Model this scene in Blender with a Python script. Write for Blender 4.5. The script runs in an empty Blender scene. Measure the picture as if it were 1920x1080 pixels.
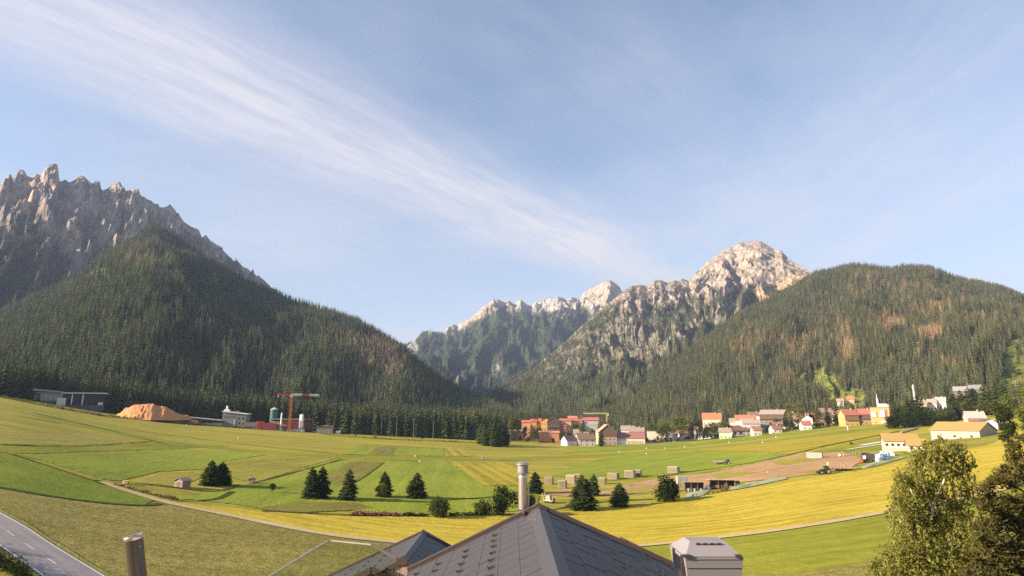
import bpy, bmesh, math, random
import numpy as np
from mathutils import Vector, geometry

# ------------------------------------------------------------------ camera, world, sun, exposure
SC = bpy.context.scene
COL = SC.collection
F = 1144.0                      # focal length in photo pixels (photo is 1920 wide)
PITCH = math.atan((783 - 540) / F)
CAMZ = 30.0
cam_d = bpy.data.cameras.new("camera")
cam_d.sensor_width = 36.0
cam_d.lens = 36.0 * F / 1920.0
cam_d.clip_start = 0.5
cam_d.clip_end = 30000.0
cam = bpy.data.objects.new("camera", cam_d)
COL.objects.link(cam)
cam.location = (0, 0, CAMZ)
cam.rotation_euler = (math.pi / 2 + PITCH, 0, 0)
SC.camera = cam

SUN_EL = math.radians(22.3)
SUN_AZ = math.radians(-106)      # measured from straight ahead (+Y), negative = left
sun_vec = Vector((math.sin(SUN_AZ) * math.cos(SUN_EL), math.cos(SUN_AZ) * math.cos(SUN_EL), math.sin(SUN_EL)))
sl = bpy.data.lights.new("sun", 'SUN')
sl.energy = 5.0
sl.angle = math.radians(0.5)
sl.color = (1.0, 0.86, 0.68)
so = bpy.data.objects.new("sun", sl)
COL.objects.link(so)
so.rotation_euler = sun_vec.to_track_quat('Z', 'Y').to_euler()
so.location = (0, 0, 400)

SC.view_settings.view_transform = 'Standard'
SC.view_settings.look = 'None'
SC.view_settings.exposure = 1.62
SC.view_settings.gamma = 1.0
SC.view_settings.use_curve_mapping = False
SC.cycles.max_bounces = 6
SC.cycles.diffuse_bounces = 2
SC.cycles.glossy_bounces = 3
SC.cycles.transmission_bounces = 4
SC.cycles.transparent_max_bounces = 24
SC.cycles.sample_clamp_indirect = 1.5
SC.cycles.volume_bounces = 0
SC.cycles.use_denoising = False
SC.cycles.use_adaptive_sampling = False
SC.cycles.caustics_reflective = False
SC.cycles.caustics_refractive = False


def make_world():
    w = bpy.data.worlds.new("World")
    SC.world = w
    w.use_nodes = True
    nt = w.node_tree
    N, L = nt.nodes, nt.links
    N.clear()
    def n(t, **k):
        x = N.new(t)
        for a, b in k.items():
            setattr(x, a, b)
        return x
    def val(sock, v):
        if isinstance(v, (int, float)):
            sock.default_value = v
        else:
            L.new(v, sock)
    def M(op, a, b=0.0, c=None, clamp=False):
        x = n('ShaderNodeMath', operation=op, use_clamp=clamp)
        val(x.inputs[0], a); val(x.inputs[1], b)
        if c is not None:
            val(x.inputs[2], c)
        return x.outputs[0]
    def SM(x, a, b):                # smoothstep
        m = n('ShaderNodeMapRange', interpolation_type='SMOOTHSTEP')
        val(m.inputs[0], x); m.inputs[1].default_value = a; m.inputs[2].default_value = b
        return m.outputs[0]
    def noise(x, y, z, scale, detail, rough=0.55):
        c = n('ShaderNodeCombineXYZ')
        val(c.inputs[0], x); val(c.inputs[1], y); val(c.inputs[2], z)
        t = n('ShaderNodeTexNoise')
        L.new(c.outputs[0], t.inputs['Vector'])
        t.inputs['Scale'].default_value = scale
        t.inputs['Detail'].default_value = detail
        t.inputs['Roughness'].default_value = rough
        return t.outputs['Fac']
    sky = n('ShaderNodeTexSky', sky_type='NISHITA')
    sky.sun_disc = False
    sky.sun_elevation = SUN_EL
    sky.sun_rotation = SUN_AZ
    sky.altitude = 1250
    sky.air_density = 1.0
    sky.dust_density = 1.0
    sky.ozone_density = 1.2
    tc = n('ShaderNodeTexCoord')
    sp = n('ShaderNodeSeparateXYZ')
    L.new(tc.outputs['Generated'], sp.inputs[0])
    X, Y, Z = sp.outputs[0], sp.outputs[1], sp.outputs[2]
    zc = M('MAXIMUM', Z, 0.03)
    px, py = M('DIVIDE', X, zc), M('DIVIDE', Y, zc)      # a cloud sheet high overhead
    tot = None
    soft0 = noise(px, py, 7.7, 0.55, 5)
    for ang, c0, half, edge, amp in CLOUD_BANDS:
        ca, sa = math.cos(ang), math.sin(ang)
        al = M('ADD', M('MULTIPLY', px, sa), M('MULTIPLY', py, ca))          # along the streak
        ac = M('SUBTRACT', M('MULTIPLY', px, ca), M('MULTIPLY', py, sa))     # across it
        wob = M('MULTIPLY', M('SUBTRACT', noise(al, ac, 3.1, 0.5, 3), 0.5), 0.45)
        acw = M('ADD', ac, wob)
        fine = noise(M('MULTIPLY', al, 1.1), M('MULTIPLY', acw, 5.5), 0.0, 1.9, 10, 0.64)
        soft = noise(M('MULTIPLY', al, 0.5), M('MULTIPLY', acw, 1.6), 5.0, 1.0, 5)
        b = M('MULTIPLY', SM(acw, c0 - half - edge, c0 - half * .2), M('SUBTRACT', 1.0, SM(acw, c0 + half * .2, c0 + half + edge * .75)))
        t = SM(M('ADD', M('MULTIPLY', fine, 0.75), M('MULTIPLY', soft, 0.35)), 0.30, 0.72)
        b = M('MULTIPLY', M('MULTIPLY', b, amp), M('ADD', 0.35, M('MULTIPLY', t, 0.65)))
        tot = b if tot is None else M('MAXIMUM', tot, b)
    f1 = tot
    soft = soft0
    veil = M('MULTIPLY', SM(soft, 0.35, 0.85), 0.36)
    veil = M('MULTIPLY', veil, M('ADD', 0.55, M('MULTIPLY', fine, 0.9)))
    low = M('MULTIPLY', M('SUBTRACT', 1.0, SM(Z, 0.02, 0.55)), 0.40)
    fac = M('ADD', M('ADD', f1, veil), low, clamp=True)
    fac = M('MINIMUM', fac, 0.9)
    mix = n('ShaderNodeMix', data_type='RGBA')
    L.new(fac, mix.inputs[0])
    L.new(sky.outputs[0], mix.inputs[6])
    mix.inputs[7].default_value = CLOUD_COL
    bg = n('ShaderNodeBackground')
    bg.inputs[1].default_value = SKY_STRENGTH
    L.new(mix.outputs[2], bg.inputs[0])
    out = n('ShaderNodeOutputWorld')
    L.new(bg.outputs[0], out.inputs[0])


SKY_STRENGTH = 0.082
CLOUD_COL = (4.05, 3.85, 3.95, 1)
CLOUD_BANDS = [(math.radians(36.5), -1.74, 0.16, 0.44, 0.58), (math.radians(4), 1.15, 0.25, 0.5, 0.18), (math.radians(2), 1.92, 0.12, 0.4, 0.22),
               (math.radians(36.5), -0.75, 0.1, 0.4, 0.08)]
make_world()

# ------------------------------------------------------------------ camera geometry <-> place
cP, sP = math.cos(PITCH), math.sin(PITCH)


def ray(u, v):
    r, up = (np.asarray(u, float) - 960) / F, (540 - np.asarray(v, float)) / F
    return r, cP - sP * up, sP + cP * up


def az_t(u, v):
    x, y, z = ray(u, v)
    return np.arctan2(x, y), z / np.hypot(x, y)


def project(x, y, z):
    z = z - CAMZ
    fw = y * cP + z * sP
    up = -y * sP + z * cP
    return 960 + F * x / fw, 540 - F * up / fw


def smooth(a, b, x):
    t = np.clip((np.asarray(x, float) - a) / (b - a), 0, 1)
    return t * t * (3 - 2 * t)


# slope of the valley floor per compass direction: the floor is a wide shallow trough that climbs to both sides
_VH = [(-700, 640), (-300, 655), (0, 676), (190, 714), (330, 735), (480, 750), (640, 761), (895, 776), (1080, 782), (1210, 780), (1300, 775),
       (1400, 764), (1500, 752), (1580, 744), (1665, 738), (1800, 722), (1920, 703), (2200, 672), (2600, 650)]
_a, _t = az_t([p[0] for p in _VH], [p[1] for p in _VH])
_PH = np.linspace(-math.pi, math.pi, 3601)
_S = np.interp(_PH, _a, _t)
_k = np.hanning(121); _k /= _k.sum()
_S = np.convolve(np.pad(_S, 60, mode='edge'), _k, 'valid')


def slope(phi):
    return np.interp(phi, _PH, _S)


def Dm(d):
    d = np.asarray(d, float)
    return np.where(d < 800, d, 800 + 500 * (1 - np.exp(-np.maximum(d - 800, 0) / 500)))


def ground_polar(phi, d):
    return slope(phi) * Dm(d) + 15.0 * (1 - smooth(28, 84, d))


def ground_z(x, y):
    return ground_polar(np.arctan2(x, y), np.hypot(x, y))


_DS = np.geomspace(15, 3000, 700)


def G(u, v):
    """Where the line of sight through a photo point meets the valley floor (arrays in, N x 3 out)."""
    u, v = np.atleast_1d(np.asarray(u, float)), np.atleast_1d(np.asarray(v, float))
    ph, t = az_t(u, v)
    h = CAMZ + t[:, None] * _DS[None] - ground_polar(ph[:, None], _DS[None])
    neg = h <= 0
    i = np.where(neg.any(1), neg.argmax(1), len(_DS) - 1)
    i = np.clip(i, 1, len(_DS) - 1)
    r = np.arange(len(u))
    h0, h1 = h[r, i - 1], h[r, i]
    k = np.clip(h0 / np.where(np.abs(h0 - h1) < 1e-9, 1e-9, h0 - h1), 0, 1)
    d = _DS[i - 1] + (_DS[i] - _DS[i - 1]) * k
    return np.stack([np.sin(ph) * d, np.cos(ph) * d, ground_polar(ph, d)], 1)


def g1(u, v):
    return Vector(G(u, v)[0])


def at_dist(u, v, d):
    """Foot point on the valley floor in the compass direction of a photo point, d metres out."""
    ph, _ = az_t(u, v)
    return Vector((math.sin(ph) * d, math.cos(ph) * d, float(ground_polar(ph, d))))


def P(u, v, k):
    """Point on the line of sight, k metres in front of the camera plane."""
    x, y, z = ray(u, v)
    return Vector((float(x) * k, float(y) * k, CAMZ + float(z) * k))


def depth(p):
    return p[1] * cP + (p[2] - CAMZ) * sP


def mpp(p):
    return depth(p) / F


def height_to(p, v, u=None):
    """Height above p at which the vertical through p reaches photo row v."""
    d = math.hypot(p[0], p[1])
    a = math.atan2(p[0], p[1])
    # solve for z so that project() gives v
    up = (540 - v) / F
    y = p[1]
    z = (up * y * cP + y * sP) / (cP - up * sP)
    return z + CAMZ - p[2]


ORD = ['leftmost', 'second', 'third', 'fourth', 'fifth', 'sixth', 'seventh', 'eighth', 'ninth', 'tenth', 'eleventh', 'twelfth', 'thirteenth', 'fourteenth', 'fifteenth', 'sixteenth', 'seventeenth']


# ------------------------------------------------------------------ numpy noise
def _hash(ix, iy, seed):
    h = (ix.astype(np.int64) * 374761393 + iy.astype(np.int64) * 668265263 + seed * 144269) & 0x7fffffff
    h = ((h ^ (h >> 13)) * 1274126177) & 0x7fffffff
    return h ^ (h >> 16)


def noise2(x, y, seed=0):
    x, y = np.broadcast_arrays(np.asarray(x, float), np.asarray(y, float))
    xi, yi = np.floor(x), np.floor(y)
    xf, yf = x - xi, y - yi
    def g(dx, dy):
        a = (_hash(xi + dx, yi + dy, seed) % 4096) / 4096.0 * 2 * math.pi
        return np.cos(a) * (xf - dx) + np.sin(a) * (yf - dy)
    ux, uy = xf ** 3 * (xf * (xf * 6 - 15) + 10), yf ** 3 * (yf * (yf * 6 - 15) + 10)
    a = g(0, 0) * (1 - ux) + g(1, 0) * ux
    b = g(0, 1) * (1 - ux) + g(1, 1) * ux
    return (a * (1 - uy) + b * uy) * 1.5


def fbm(x, y, seed=0, oct=5, gain=0.5, ridge=False):
    s, a, tot = 0, 1.0, 0
    for i in range(oct):
        q = noise2(np.asarray(x) * 2 ** i, np.asarray(y) * 2 ** i, seed + i * 17)
        s = s + a * ((1 - 2 * np.abs(q)) if ridge else q)
        tot += a
        a *= gain
    return s / tot


# ------------------------------------------------------------------ mesh and object helpers
def mesh_np(name, v, f, mat=None, smooth_shade=False, uv=None, col=None):
    v = np.asarray(v, np.float32); f = np.asarray(f, np.int32)
    me = bpy.data.meshes.new(name)
    k = f.shape[1]
    me.vertices.add(len(v)); me.vertices.foreach_set('co', v.ravel())
    me.loops.add(f.size); me.loops.foreach_set('vertex_index', f.ravel())
    me.polygons.add(len(f)); me.polygons.foreach_set('loop_start', np.arange(0, f.size, k, dtype=np.int32))
    me.polygons.foreach_set('use_smooth', np.full(len(f), smooth_shade))
    me.update(calc_edges=True)
    if uv is not None:
        l = me.uv_layers.new(name='UVMap')
        l.data.foreach_set('uv', np.asarray(uv, np.float32)[f.ravel()].ravel())
    if col is not None:
        a = me.color_attributes.new('tone', 'FLOAT_COLOR', 'POINT')
        c = np.ones((len(v), 4), np.float32); c[:, :3] = col
        a.data.foreach_set('color', c.ravel())
    if mat:
        me.materials.append(mat)
    return me


class MB:
    """Collects boxes, tubes and plates into one mesh."""
    def __init__(s):
        s.v, s.f = [], []

    def add(s, v, f):
        b = len(s.v)
        s.v += [tuple(p) for p in v]
        s.f += [tuple(i + b for i in q) for q in f]
        return s

    def box(s, x0, x1, y0, y1, z0, z1):
        return s.add([(x0, y0, z0), (x1, y0, z0), (x1, y1, z0), (x0, y1, z0), (x0, y0, z1), (x1, y0, z1), (x1, y1, z1), (x0, y1, z1)],
                     [(3, 2, 1, 0), (4, 5, 6, 7), (0, 1, 5, 4), (1, 2, 6, 5), (2, 3, 7, 6), (3, 0, 4, 7)])

    def bar(s, a, b, w, h=None, up=(0, 0, 1)):
        a, b = Vector(a), Vector(b)
        h = h or w
        d = (b - a).normalized()
        upv = Vector(up)
        if abs(d.dot(upv)) > .98:
            upv = Vector((0, 1, 0))
        x = d.cross(upv).normalized() * w / 2
        y = x.cross(d).normalized() * h / 2
        return s.add([a - x - y, a + x - y, a + x + y, a - x + y, b - x - y, b + x - y, b + x + y, b - x + y],
                     [(3, 2, 1, 0), (4, 5, 6, 7), (0, 1, 5, 4), (1, 2, 6, 5), (2, 3, 7, 6), (3, 0, 4, 7)])

    def tube(s, a, b, r0, r1=None, n=10, caps=True):
        a, b = Vector(a), Vector(b)
        r1 = r0 if r1 is None else r1
        d = (b - a).normalized()
        x = d.orthogonal().normalized(); y = d.cross(x)
        vs = []
        for p, r in ((a, r0), (b, r1)):
            for i in range(n):
                t = 2 * math.pi * i / n
                vs.append(p + (x * math.cos(t) + y * math.sin(t)) * r)
        fs = [(i, (i + 1) % n, n + (i + 1) % n, n + i) for i in range(n)]
        if caps:
            fs += [tuple(range(n - 1, -1, -1)), tuple(range(n, 2 * n))]
        return s.add(vs, fs)

    def lathe(s, prof, n=24, c=(0, 0, 0)):
        vs, fs = [], []
        for r, z in prof:
            for i in range(n):
                t = 2 * math.pi * i / n
                vs.append((c[0] + r * math.cos(t), c[1] + r * math.sin(t), c[2] + z))
        for k in range(len(prof) - 1):
            for i in range(n):
                fs.append((k * n + i, k * n + (i + 1) % n, (k + 1) * n + (i + 1) % n, (k + 1) * n + i))
        return s.add(vs, fs)

    def wheel(s, c, r, w, n=14):
        return s.tube((c[0], c[1] - w / 2, c[2]), (c[0], c[1] + w / 2, c[2]), r, r, n)

    def prism(s, poly, y0, y1):
        """Polygon in x, z pushed from y0 to y1."""
        n = len(poly)
        vs = [(x, y0, z) for x, z in poly] + [(x, y1, z) for x, z in poly]
        fs = [tuple(range(n)), tuple(range(2 * n - 1, n - 1, -1))] + [(i, n + i, n + (i + 1) % n, (i + 1) % n) for i in range(n)]
        return s.add(vs, fs)

    def mesh(s, name, mat=None, smooth_shade=False, fix=True):
        me = bpy.data.meshes.new(name)
        me.from_pydata(s.v, [], s.f)
        if fix:
            bm = bmesh.new(); bm.from_mesh(me)
            bmesh.ops.recalc_face_normals(bm, faces=bm.faces)
            bm.to_mesh(me); bm.free()
        if smooth_shade:
            me.polygons.foreach_set('use_smooth', [True] * len(me.polygons))
            me.set_sharp_from_angle(angle=math.radians(38))
        if mat:
            me.materials.append(mat)
        return me


def tag(o, label=None, cat=None, group=None, kind=None):
    if label: o['label'] = label
    if cat: o['category'] = cat
    if group: o['group'] = group
    if kind: o['kind'] = kind
    return o


def thing(name, label, cat, loc, rotz=0.0, group=None):
    o = bpy.data.objects.new(name, None)
    o.empty_display_size = 0.5
    COL.objects.link(o)
    o.location = loc
    o.rotation_euler = (0, 0, rotz)
    return tag(o, label, cat, group)


def part(name, me, parent, loc=(0, 0, 0), rot=(0, 0, 0), label=None, kind=None):
    o = bpy.data.objects.new(name, me)
    COL.objects.link(o)
    o.parent = parent
    o.location = loc
    o.rotation_euler = rot
    return tag(o, label, None, None, kind)


def solo(name, me, label=None, cat=None, group=None, kind=None, loc=(0, 0, 0), rotz=0):
    o = bpy.data.objects.new(name, me)
    COL.objects.link(o)
    o.location = loc
    o.rotation_euler = (0, 0, rotz)
    return tag(o, label, cat, group, kind)


def copy_tree(o, loc, rotz=0, label=None, scale=None):
    r = o.copy(); COL.objects.link(r)
    r.location = loc; r.rotation_euler = (0, 0, rotz)
    if scale: r.scale = scale
    if label: r['label'] = label
    for ch in list(o.children):
        c = ch.copy(); COL.objects.link(c); c.parent = r
        for g in list(ch.children):
            d = g.copy(); COL.objects.link(d); d.parent = c
    return r


# ------------------------------------------------------------------ materials
def nodes(name):
    m = bpy.data.materials.new(name)
    m.use_nodes = True
    nt = m.node_tree
    b = nt.nodes['Principled BSDF']
    return m, nt, b


def tex_noise(nt, vec, scale, detail=4, rough=.55):
    t = nt.nodes.new('ShaderNodeTexNoise')
    t.inputs['Scale'].default_value = scale
    t.inputs['Detail'].default_value = detail
    t.inputs['Roughness'].default_value = rough
    if vec is not None:
        nt.links.new(vec, t.inputs['Vector'])
    return t.outputs['Fac']


def mapping(nt, vec, scale, rot=0):
    m = nt.nodes.new('ShaderNodeMapping')
    m.inputs['Scale'].default_value = scale
    m.inputs['Rotation'].default_value = (0, 0, rot)
    nt.links.new(vec, m.inputs['Vector'])
    return m.outputs[0]


def ramp(nt, fac, stops):
    r = nt.nodes.new('ShaderNodeValToRGB')
    e = r.color_ramp.elements
    while len(e) < len(stops):
        e.new(0.5)
    for x, (p, c) in zip(e, stops):
        x.position = p
        x.color = (*c, 1) if len(c) == 3 else c
    nt.links.new(fac, r.inputs[0])
    return r.outputs[0]


def mixc(nt, fac, a, b, mode='MIX'):
    x = nt.nodes.new('ShaderNodeMix')
    x.data_type = 'RGBA'; x.blend_type = mode
    for s, q in ((x.inputs[0], fac), (x.inputs[6], a), (x.inputs[7], b)):
        if isinstance(q, (int, float)):
            s.default_value = q
        elif isinstance(q, tuple):
            s.default_value = (*q, 1) if len(q) == 3 else q
        else:
            nt.links.new(q, s)
    return x.outputs[2]


def bump(nt, b, h, strength=.5, dist=.1):
    x = nt.nodes.new('ShaderNodeBump')
    x.inputs['Strength'].default_value = strength
    x.inputs['Distance'].default_value = dist
    nt.links.new(h, x.inputs['Height'])
    nt.links.new(x.outputs[0], b.inputs['Normal'])


def coord(nt, which='Object'):
    return nt.nodes.new('ShaderNodeTexCoord').outputs[which]


def scl(c, k):
    return tuple(min(1, q * k) for q in c)


_MC = {}


def paint(c, rough=.75, metal=0.0, var=.18, scale=1.3, name=None, bumpy=0.0):
    """Plain painted, plastered or weathered surface with uneven tone."""
    key = (tuple(c), rough, metal, var, scale, bumpy)
    if key in _MC:
        return _MC[key]
    m, nt, b = nodes(name or "paint")
    v = coord(nt)
    n1 = tex_noise(nt, v, scale, 5, .6)
    n2 = tex_noise(nt, mapping(nt, v, (6, 6, .7)), scale, 3)
    a = mixc(nt, n1, scl(c, 1 - var), scl(c, 1 + var))
    a = mixc(nt, 0.35, a, mixc(nt, n2, scl(c, 1 - var), scl(c, 1 + var)))
    nt.links.new(a, b.inputs['Base Color'])
    b.inputs['Roughness'].default_value = rough
    b.inputs['Metallic'].default_value = metal
    if bumpy:
        bump(nt, b, n1, bumpy, .05)
    _MC[key] = m
    return m


def wood(c, name='wood', sc=(14, 14, 1.2)):
    key = ('wood', tuple(c), sc)
    if key in _MC:
        return _MC[key]
    m, nt, b = nodes(name)
    v = coord(nt)
    n1 = tex_noise(nt, mapping(nt, v, sc), 1.0, 6, .65)
    oi = nt.nodes.new('ShaderNodeObjectInfo')
    a = ramp(nt, n1, [(.3, scl(c, .6)), (.55, c), (.75, scl(c, 1.35))])
    hs = nt.nodes.new('ShaderNodeHueSaturation')
    mr = nt.nodes.new('ShaderNodeMapRange')
    nt.links.new(oi.outputs['Random'], mr.inputs[0])
    mr.inputs[3].default_value = .72; mr.inputs[4].default_value = 1.25
    nt.links.new(mr.outputs[0], hs.inputs['Value'])
    nt.links.new(a, hs.inputs['Color'])
    nt.links.new(hs.outputs[0], b.inputs['Base Color'])
    b.inputs['Roughness'].default_value = .8
    bump(nt, b, n1, .4, .02)
    _MC[key] = m
    return m


def leaf_mat(name, lo, hi, trans=.25, attr=None, scale=.5):
    """Foliage: tone varies per tree and through the crown; leaves let some light through."""
    m, nt, b = nodes(name)
    v = coord(nt, 'Object')
    n1 = tex_noise(nt, v, scale, 4, .7)
    oi = nt.nodes.new('ShaderNodeObjectInfo')
    a = ramp(nt, n1, [(.3, lo), (.7, hi)])
    hs = nt.nodes.new('ShaderNodeHueSaturation')
    mr = nt.nodes.new('ShaderNodeMapRange')
    nt.links.new(oi.outputs['Random'], mr.inputs[0])
    mr.inputs[3].default_value = .7; mr.inputs[4].default_value = 1.35
    nt.links.new(mr.outputs[0], hs.inputs['Value'])
    nt.links.new(a, hs.inputs['Color'])
    c = hs.outputs[0]
    if attr:
        at = nt.nodes.new('ShaderNodeAttribute')
        at.attribute_type = 'INSTANCER'; at.attribute_name = attr
        c = mixc(nt, 1.0, c, at.outputs['Color'], 'MULTIPLY')
    df = nt.nodes.new('ShaderNodeBsdfDiffuse')
    tr = nt.nodes.new('ShaderNodeBsdfTranslucent')
    nt.links.new(c, df.inputs[0]); nt.links.new(c, tr.inputs[0])
    mx = nt.nodes.new('ShaderNodeMixShader')
    mx.inputs[0].default_value = trans
    nt.links.new(df.outputs[0], mx.inputs[1]); nt.links.new(tr.outputs[0], mx.inputs[2])
    nt.links.new(mx.outputs[0], nt.nodes['Material Output'].inputs[0])
    nt.nodes.remove(b)
    return m


def metal(c, rough=.3, name='metal'):
    key = ('metal', tuple(c), rough)
    if key in _MC:
        return _MC[key]
    m, nt, b = nodes(name)
    n1 = tex_noise(nt, mapping(nt, coord(nt), (3, 3, 1)), 2.0, 5, .6)
    nt.links.new(mixc(nt, n1, scl(c, .75), scl(c, 1.2)), b.inputs['Base Color'])
    b.inputs['Metallic'].default_value = 1
    mr = nt.nodes.new('ShaderNodeMapRange')
    nt.links.new(n1, mr.inputs[0]); mr.inputs[3].default_value = rough * .7; mr.inputs[4].default_value = rough * 1.5
    nt.links.new(mr.outputs[0], b.inputs['Roughness'])
    _MC[key] = m
    return m


def glass_dark():
    if 'gd' in _MC: return _MC['gd']
    m, nt, b = nodes('window_glass')
    b.inputs['Base Color'].default_value = (.03, .035, .04, 1)
    b.inputs['Roughness'].default_value = .12
    _MC['gd'] = m
    return m
# ------------------------------------------------------------------ ground sheet and fields
def field_mat(name, c0, c1, c2, stripe=.5, sscale=.35, along=.012, patch=.02, tuft=.7, bumpd=.25, rows=0.0, rowgap=3.0):
    """Grass, hay or crop seen from afar: cloudy patches, swaths along the mowing direction, tufts."""
    m, nt, b = nodes(name)
    uv = coord(nt, 'UV')
    big = tex_noise(nt, uv, patch, 4, .6)
    st = tex_noise(nt, mapping(nt, uv, (along, sscale, 1)), 1.0, 4, .6)
    tf = tex_noise(nt, mapping(nt, uv, (tuft * .55, tuft, 1)), 1.0, 5, .7)
    fn = tex_noise(nt, mapping(nt, uv, (tuft * 2.1, tuft * 3.1, 1)), 1.0, 4, .7)
    def mth(op, a, k):
        x = nt.nodes.new('ShaderNodeMath'); x.operation = op
        nt.links.new(a, x.inputs[0])
        if isinstance(k, (int, float)): x.inputs[1].default_value = k
        else: nt.links.new(k, x.inputs[1])
        return x.outputs[0]
    s = mth('ADD', mth('MULTIPLY', big, .8), mth('MULTIPLY', st, stripe * 1.4))
    s = mth('ADD', s, mth('MULTIPLY', tf, .75))
    s = mth('ADD', s, mth('MULTIPLY', fn, .4))
    tot = .5 * (.8 + stripe * 1.4 + .75 + .4)
    if rows:
        sx = nt.nodes.new('ShaderNodeSeparateXYZ'); nt.links.new(uv, sx.inputs[0])
        wob = mth('ADD', mth('MULTIPLY', sx.outputs[1], 2 * math.pi / rowgap), mth('MULTIPLY', st, 3.0))
        s = mth('ADD', s, mth('MULTIPLY', mth('SINE', wob, 0), rows))
    mr = nt.nodes.new('ShaderNodeMapRange')
    nt.links.new(s, mr.inputs[0]); mr.inputs[1].default_value = tot - .42 - rows * .4; mr.inputs[2].default_value = tot + .42 + rows * .4
    c = ramp(nt, mr.outputs[0], [(.08, c0), (.5, c1), (.92, c2)])
    nt.links.new(c, b.inputs['Base Color'])
    b.inputs['Roughness'].default_value = .95
    b.inputs['Specular IOR Level'].default_value = .1
    bump(nt, b, mth('ADD', tf, mth('MULTIPLY', s, .6)), .9, bumpd)
    return m


M_MEADOW = field_mat('meadow_grass', (.15, .145, .016), (.29, .25, .03), (.40, .32, .045), stripe=.7, sscale=.10, along=.006, patch=.010, tuft=.22)
M_GREEN = field_mat('fresh_grass', (.132, .160, .014), (.213, .241, .022), (.285, .29, .033), stripe=.7, sscale=.13, along=.006, tuft=.4)
M_GREEN2 = field_mat('lush_grass', (.09, .12, .009), (.155, .19, .014), (.22, .24, .022), stripe=.35, sscale=.3, along=.03, tuft=.5)
M_GOLD = field_mat('cut_hay', (.25, .195, .02), (.42, .315, .032), (.55, .41, .055), stripe=.8, sscale=.30, along=.035, patch=.012, tuft=.42, rows=.09, rowgap=4.2)
M_GOLDS = field_mat('striped_hay', (.17, .165, .016), (.32, .25, .024), (.45, .33, .04), stripe=.9, sscale=.16, along=.008, tuft=.35, rows=.15, rowgap=7.5)
M_OLIVE = field_mat('crop_stubble', (.10, .095, .02), (.225, .19, .045), (.38, .30, .095), stripe=.35, sscale=.25, along=.02, patch=.02, tuft=.62, bumpd=.7)
M_YELGR = field_mat('yellow_grass', (.13, .14, .012), (.215, .215, .02), (.30, .265, .03), stripe=.8, sscale=.3, along=.02, tuft=.5)
M_TAN = field_mat('ripe_grass', (.165, .145, .026), (.27, .225, .042), (.37, .30, .06), stripe=.5, sscale=.2, along=.02, tuft=.4)
M_HAYGR = field_mat('dry_grass', (.15, .135, .02), (.26, .225, .032), (.36, .30, .05), stripe=.6, sscale=.18, along=.012, tuft=.4)
M_DIRT = field_mat('bare_earth', (.25, .15, .07), (.37, .22, .105), (.47, .32, .17), stripe=.9, sscale=.22, along=.02, patch=.03, tuft=.3)
M_BROWN = field_mat('brown_soil', (.11, .10, .018), (.18, .16, .028), (.245, .205, .045), stripe=.7, sscale=.3, along=.02, tuft=.5)
M_MARGIN = field_mat('long_grass', (.022, .04, .006), (.05, .07, .012), (.10, .11, .02), stripe=.3, sscale=.5, along=.1, tuft=.8)  # taller grass; the shade within it is put into the dark green
M_PATH = field_mat('gravel', (.30, .22, .10), (.43, .325, .17), (.52, .40, .23), stripe=.4, sscale=.6, along=.05, tuft=.8, bumpd=.05)
M_FARROAD = field_mat('pale_gravel', (.46, .38, .28), (.56, .48, .36), (.66, .56, .43), stripe=.4, sscale=.5, along=.03, tuft=.4, bumpd=.05)
M_ASPH = field_mat('asphalt', (.22, .185, .175), (.29, .25, .235), (.35, .305, .29), stripe=.8, sscale=.9, along=.03, patch=.05, tuft=.9, bumpd=.02)
M_LINE = paint((.72, .70, .66), .7, 0, .12, 2.0, 'road_paint')
M_SOIL = field_mat('hill_turf', (.06, .08, .012), (.11, .13, .02), (.17, .17, .03), stripe=.3)


def build_ground():
    ph = np.unique(np.concatenate([np.linspace(-math.pi, math.pi, 181), np.linspace(-.9, .9, 361)]))
    d = np.concatenate([[2.0], np.geomspace(8, 7000, 170)])
    PHI, D = np.meshgrid(ph, d, indexing='ij')
    z = ground_polar(PHI, D)
    v = np.stack([np.sin(PHI) * D, np.cos(PHI) * D, z], -1).reshape(-1, 3)
    n, m = PHI.shape
    i = (np.arange(n - 1)[:, None] * m + np.arange(m - 1)[None]).ravel()
    f = np.stack([i, i + 1, i + m + 1, i + m], 1)
    uv = v[:, :2]
    me = mesh_np('ground', v, f[:, ::-1], M_MEADOW, True, uv=uv)
    solo('ground', me, kind='structure')


build_ground()


def densify(poly, step=8, closed=True):
    out = []
    n = len(poly)
    for i in range(n if closed else n - 1):
        a, b = np.array(poly[i], float), np.array(poly[(i + 1) % n], float)
        k = max(1, int(np.hypot(*(b - a)) / step))
        for j in range(k):
            out.append(a + (b - a) * j / k)
    if not closed:
        out.append(np.array(poly[-1], float))
    return np.array(out)


def in_poly(pts, poly):
    x, y = pts[:, 0], pts[:, 1]
    r = np.zeros(len(pts), bool)
    n = len(poly)
    for i in range(n):
        x0, y0 = poly[i]; x1, y1 = poly[(i + 1) % n]
        c = ((y0 > y) != (y1 > y)) & (x < (x1 - x0) * (y - y0) / ((y1 - y0) or 1e-9) + x0)
        r ^= c
    return r


def curve(pts, step=10):
    """Smooth open line through photo points (Catmull-Rom)."""
    p = [np.array(q, float) for q in pts]
    p = [2 * p[0] - p[1]] + p + [2 * p[-1] - p[-2]]
    out = []
    for i in range(1, len(p) - 2):
        k = max(2, int(np.hypot(*(p[i + 1] - p[i])) / step))
        for j in range(k):
            t = j / k
            out.append(.5 * (2 * p[i] + (p[i + 1] - p[i - 1]) * t + (2 * p[i - 1] - 5 * p[i] + 4 * p[i + 1] - p[i + 2]) * t * t
                             + (3 * p[i] - p[i - 1] - 3 * p[i + 1] + p[i + 2]) * t ** 3))
    out.append(p[-2])
    return np.array(out)


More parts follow.
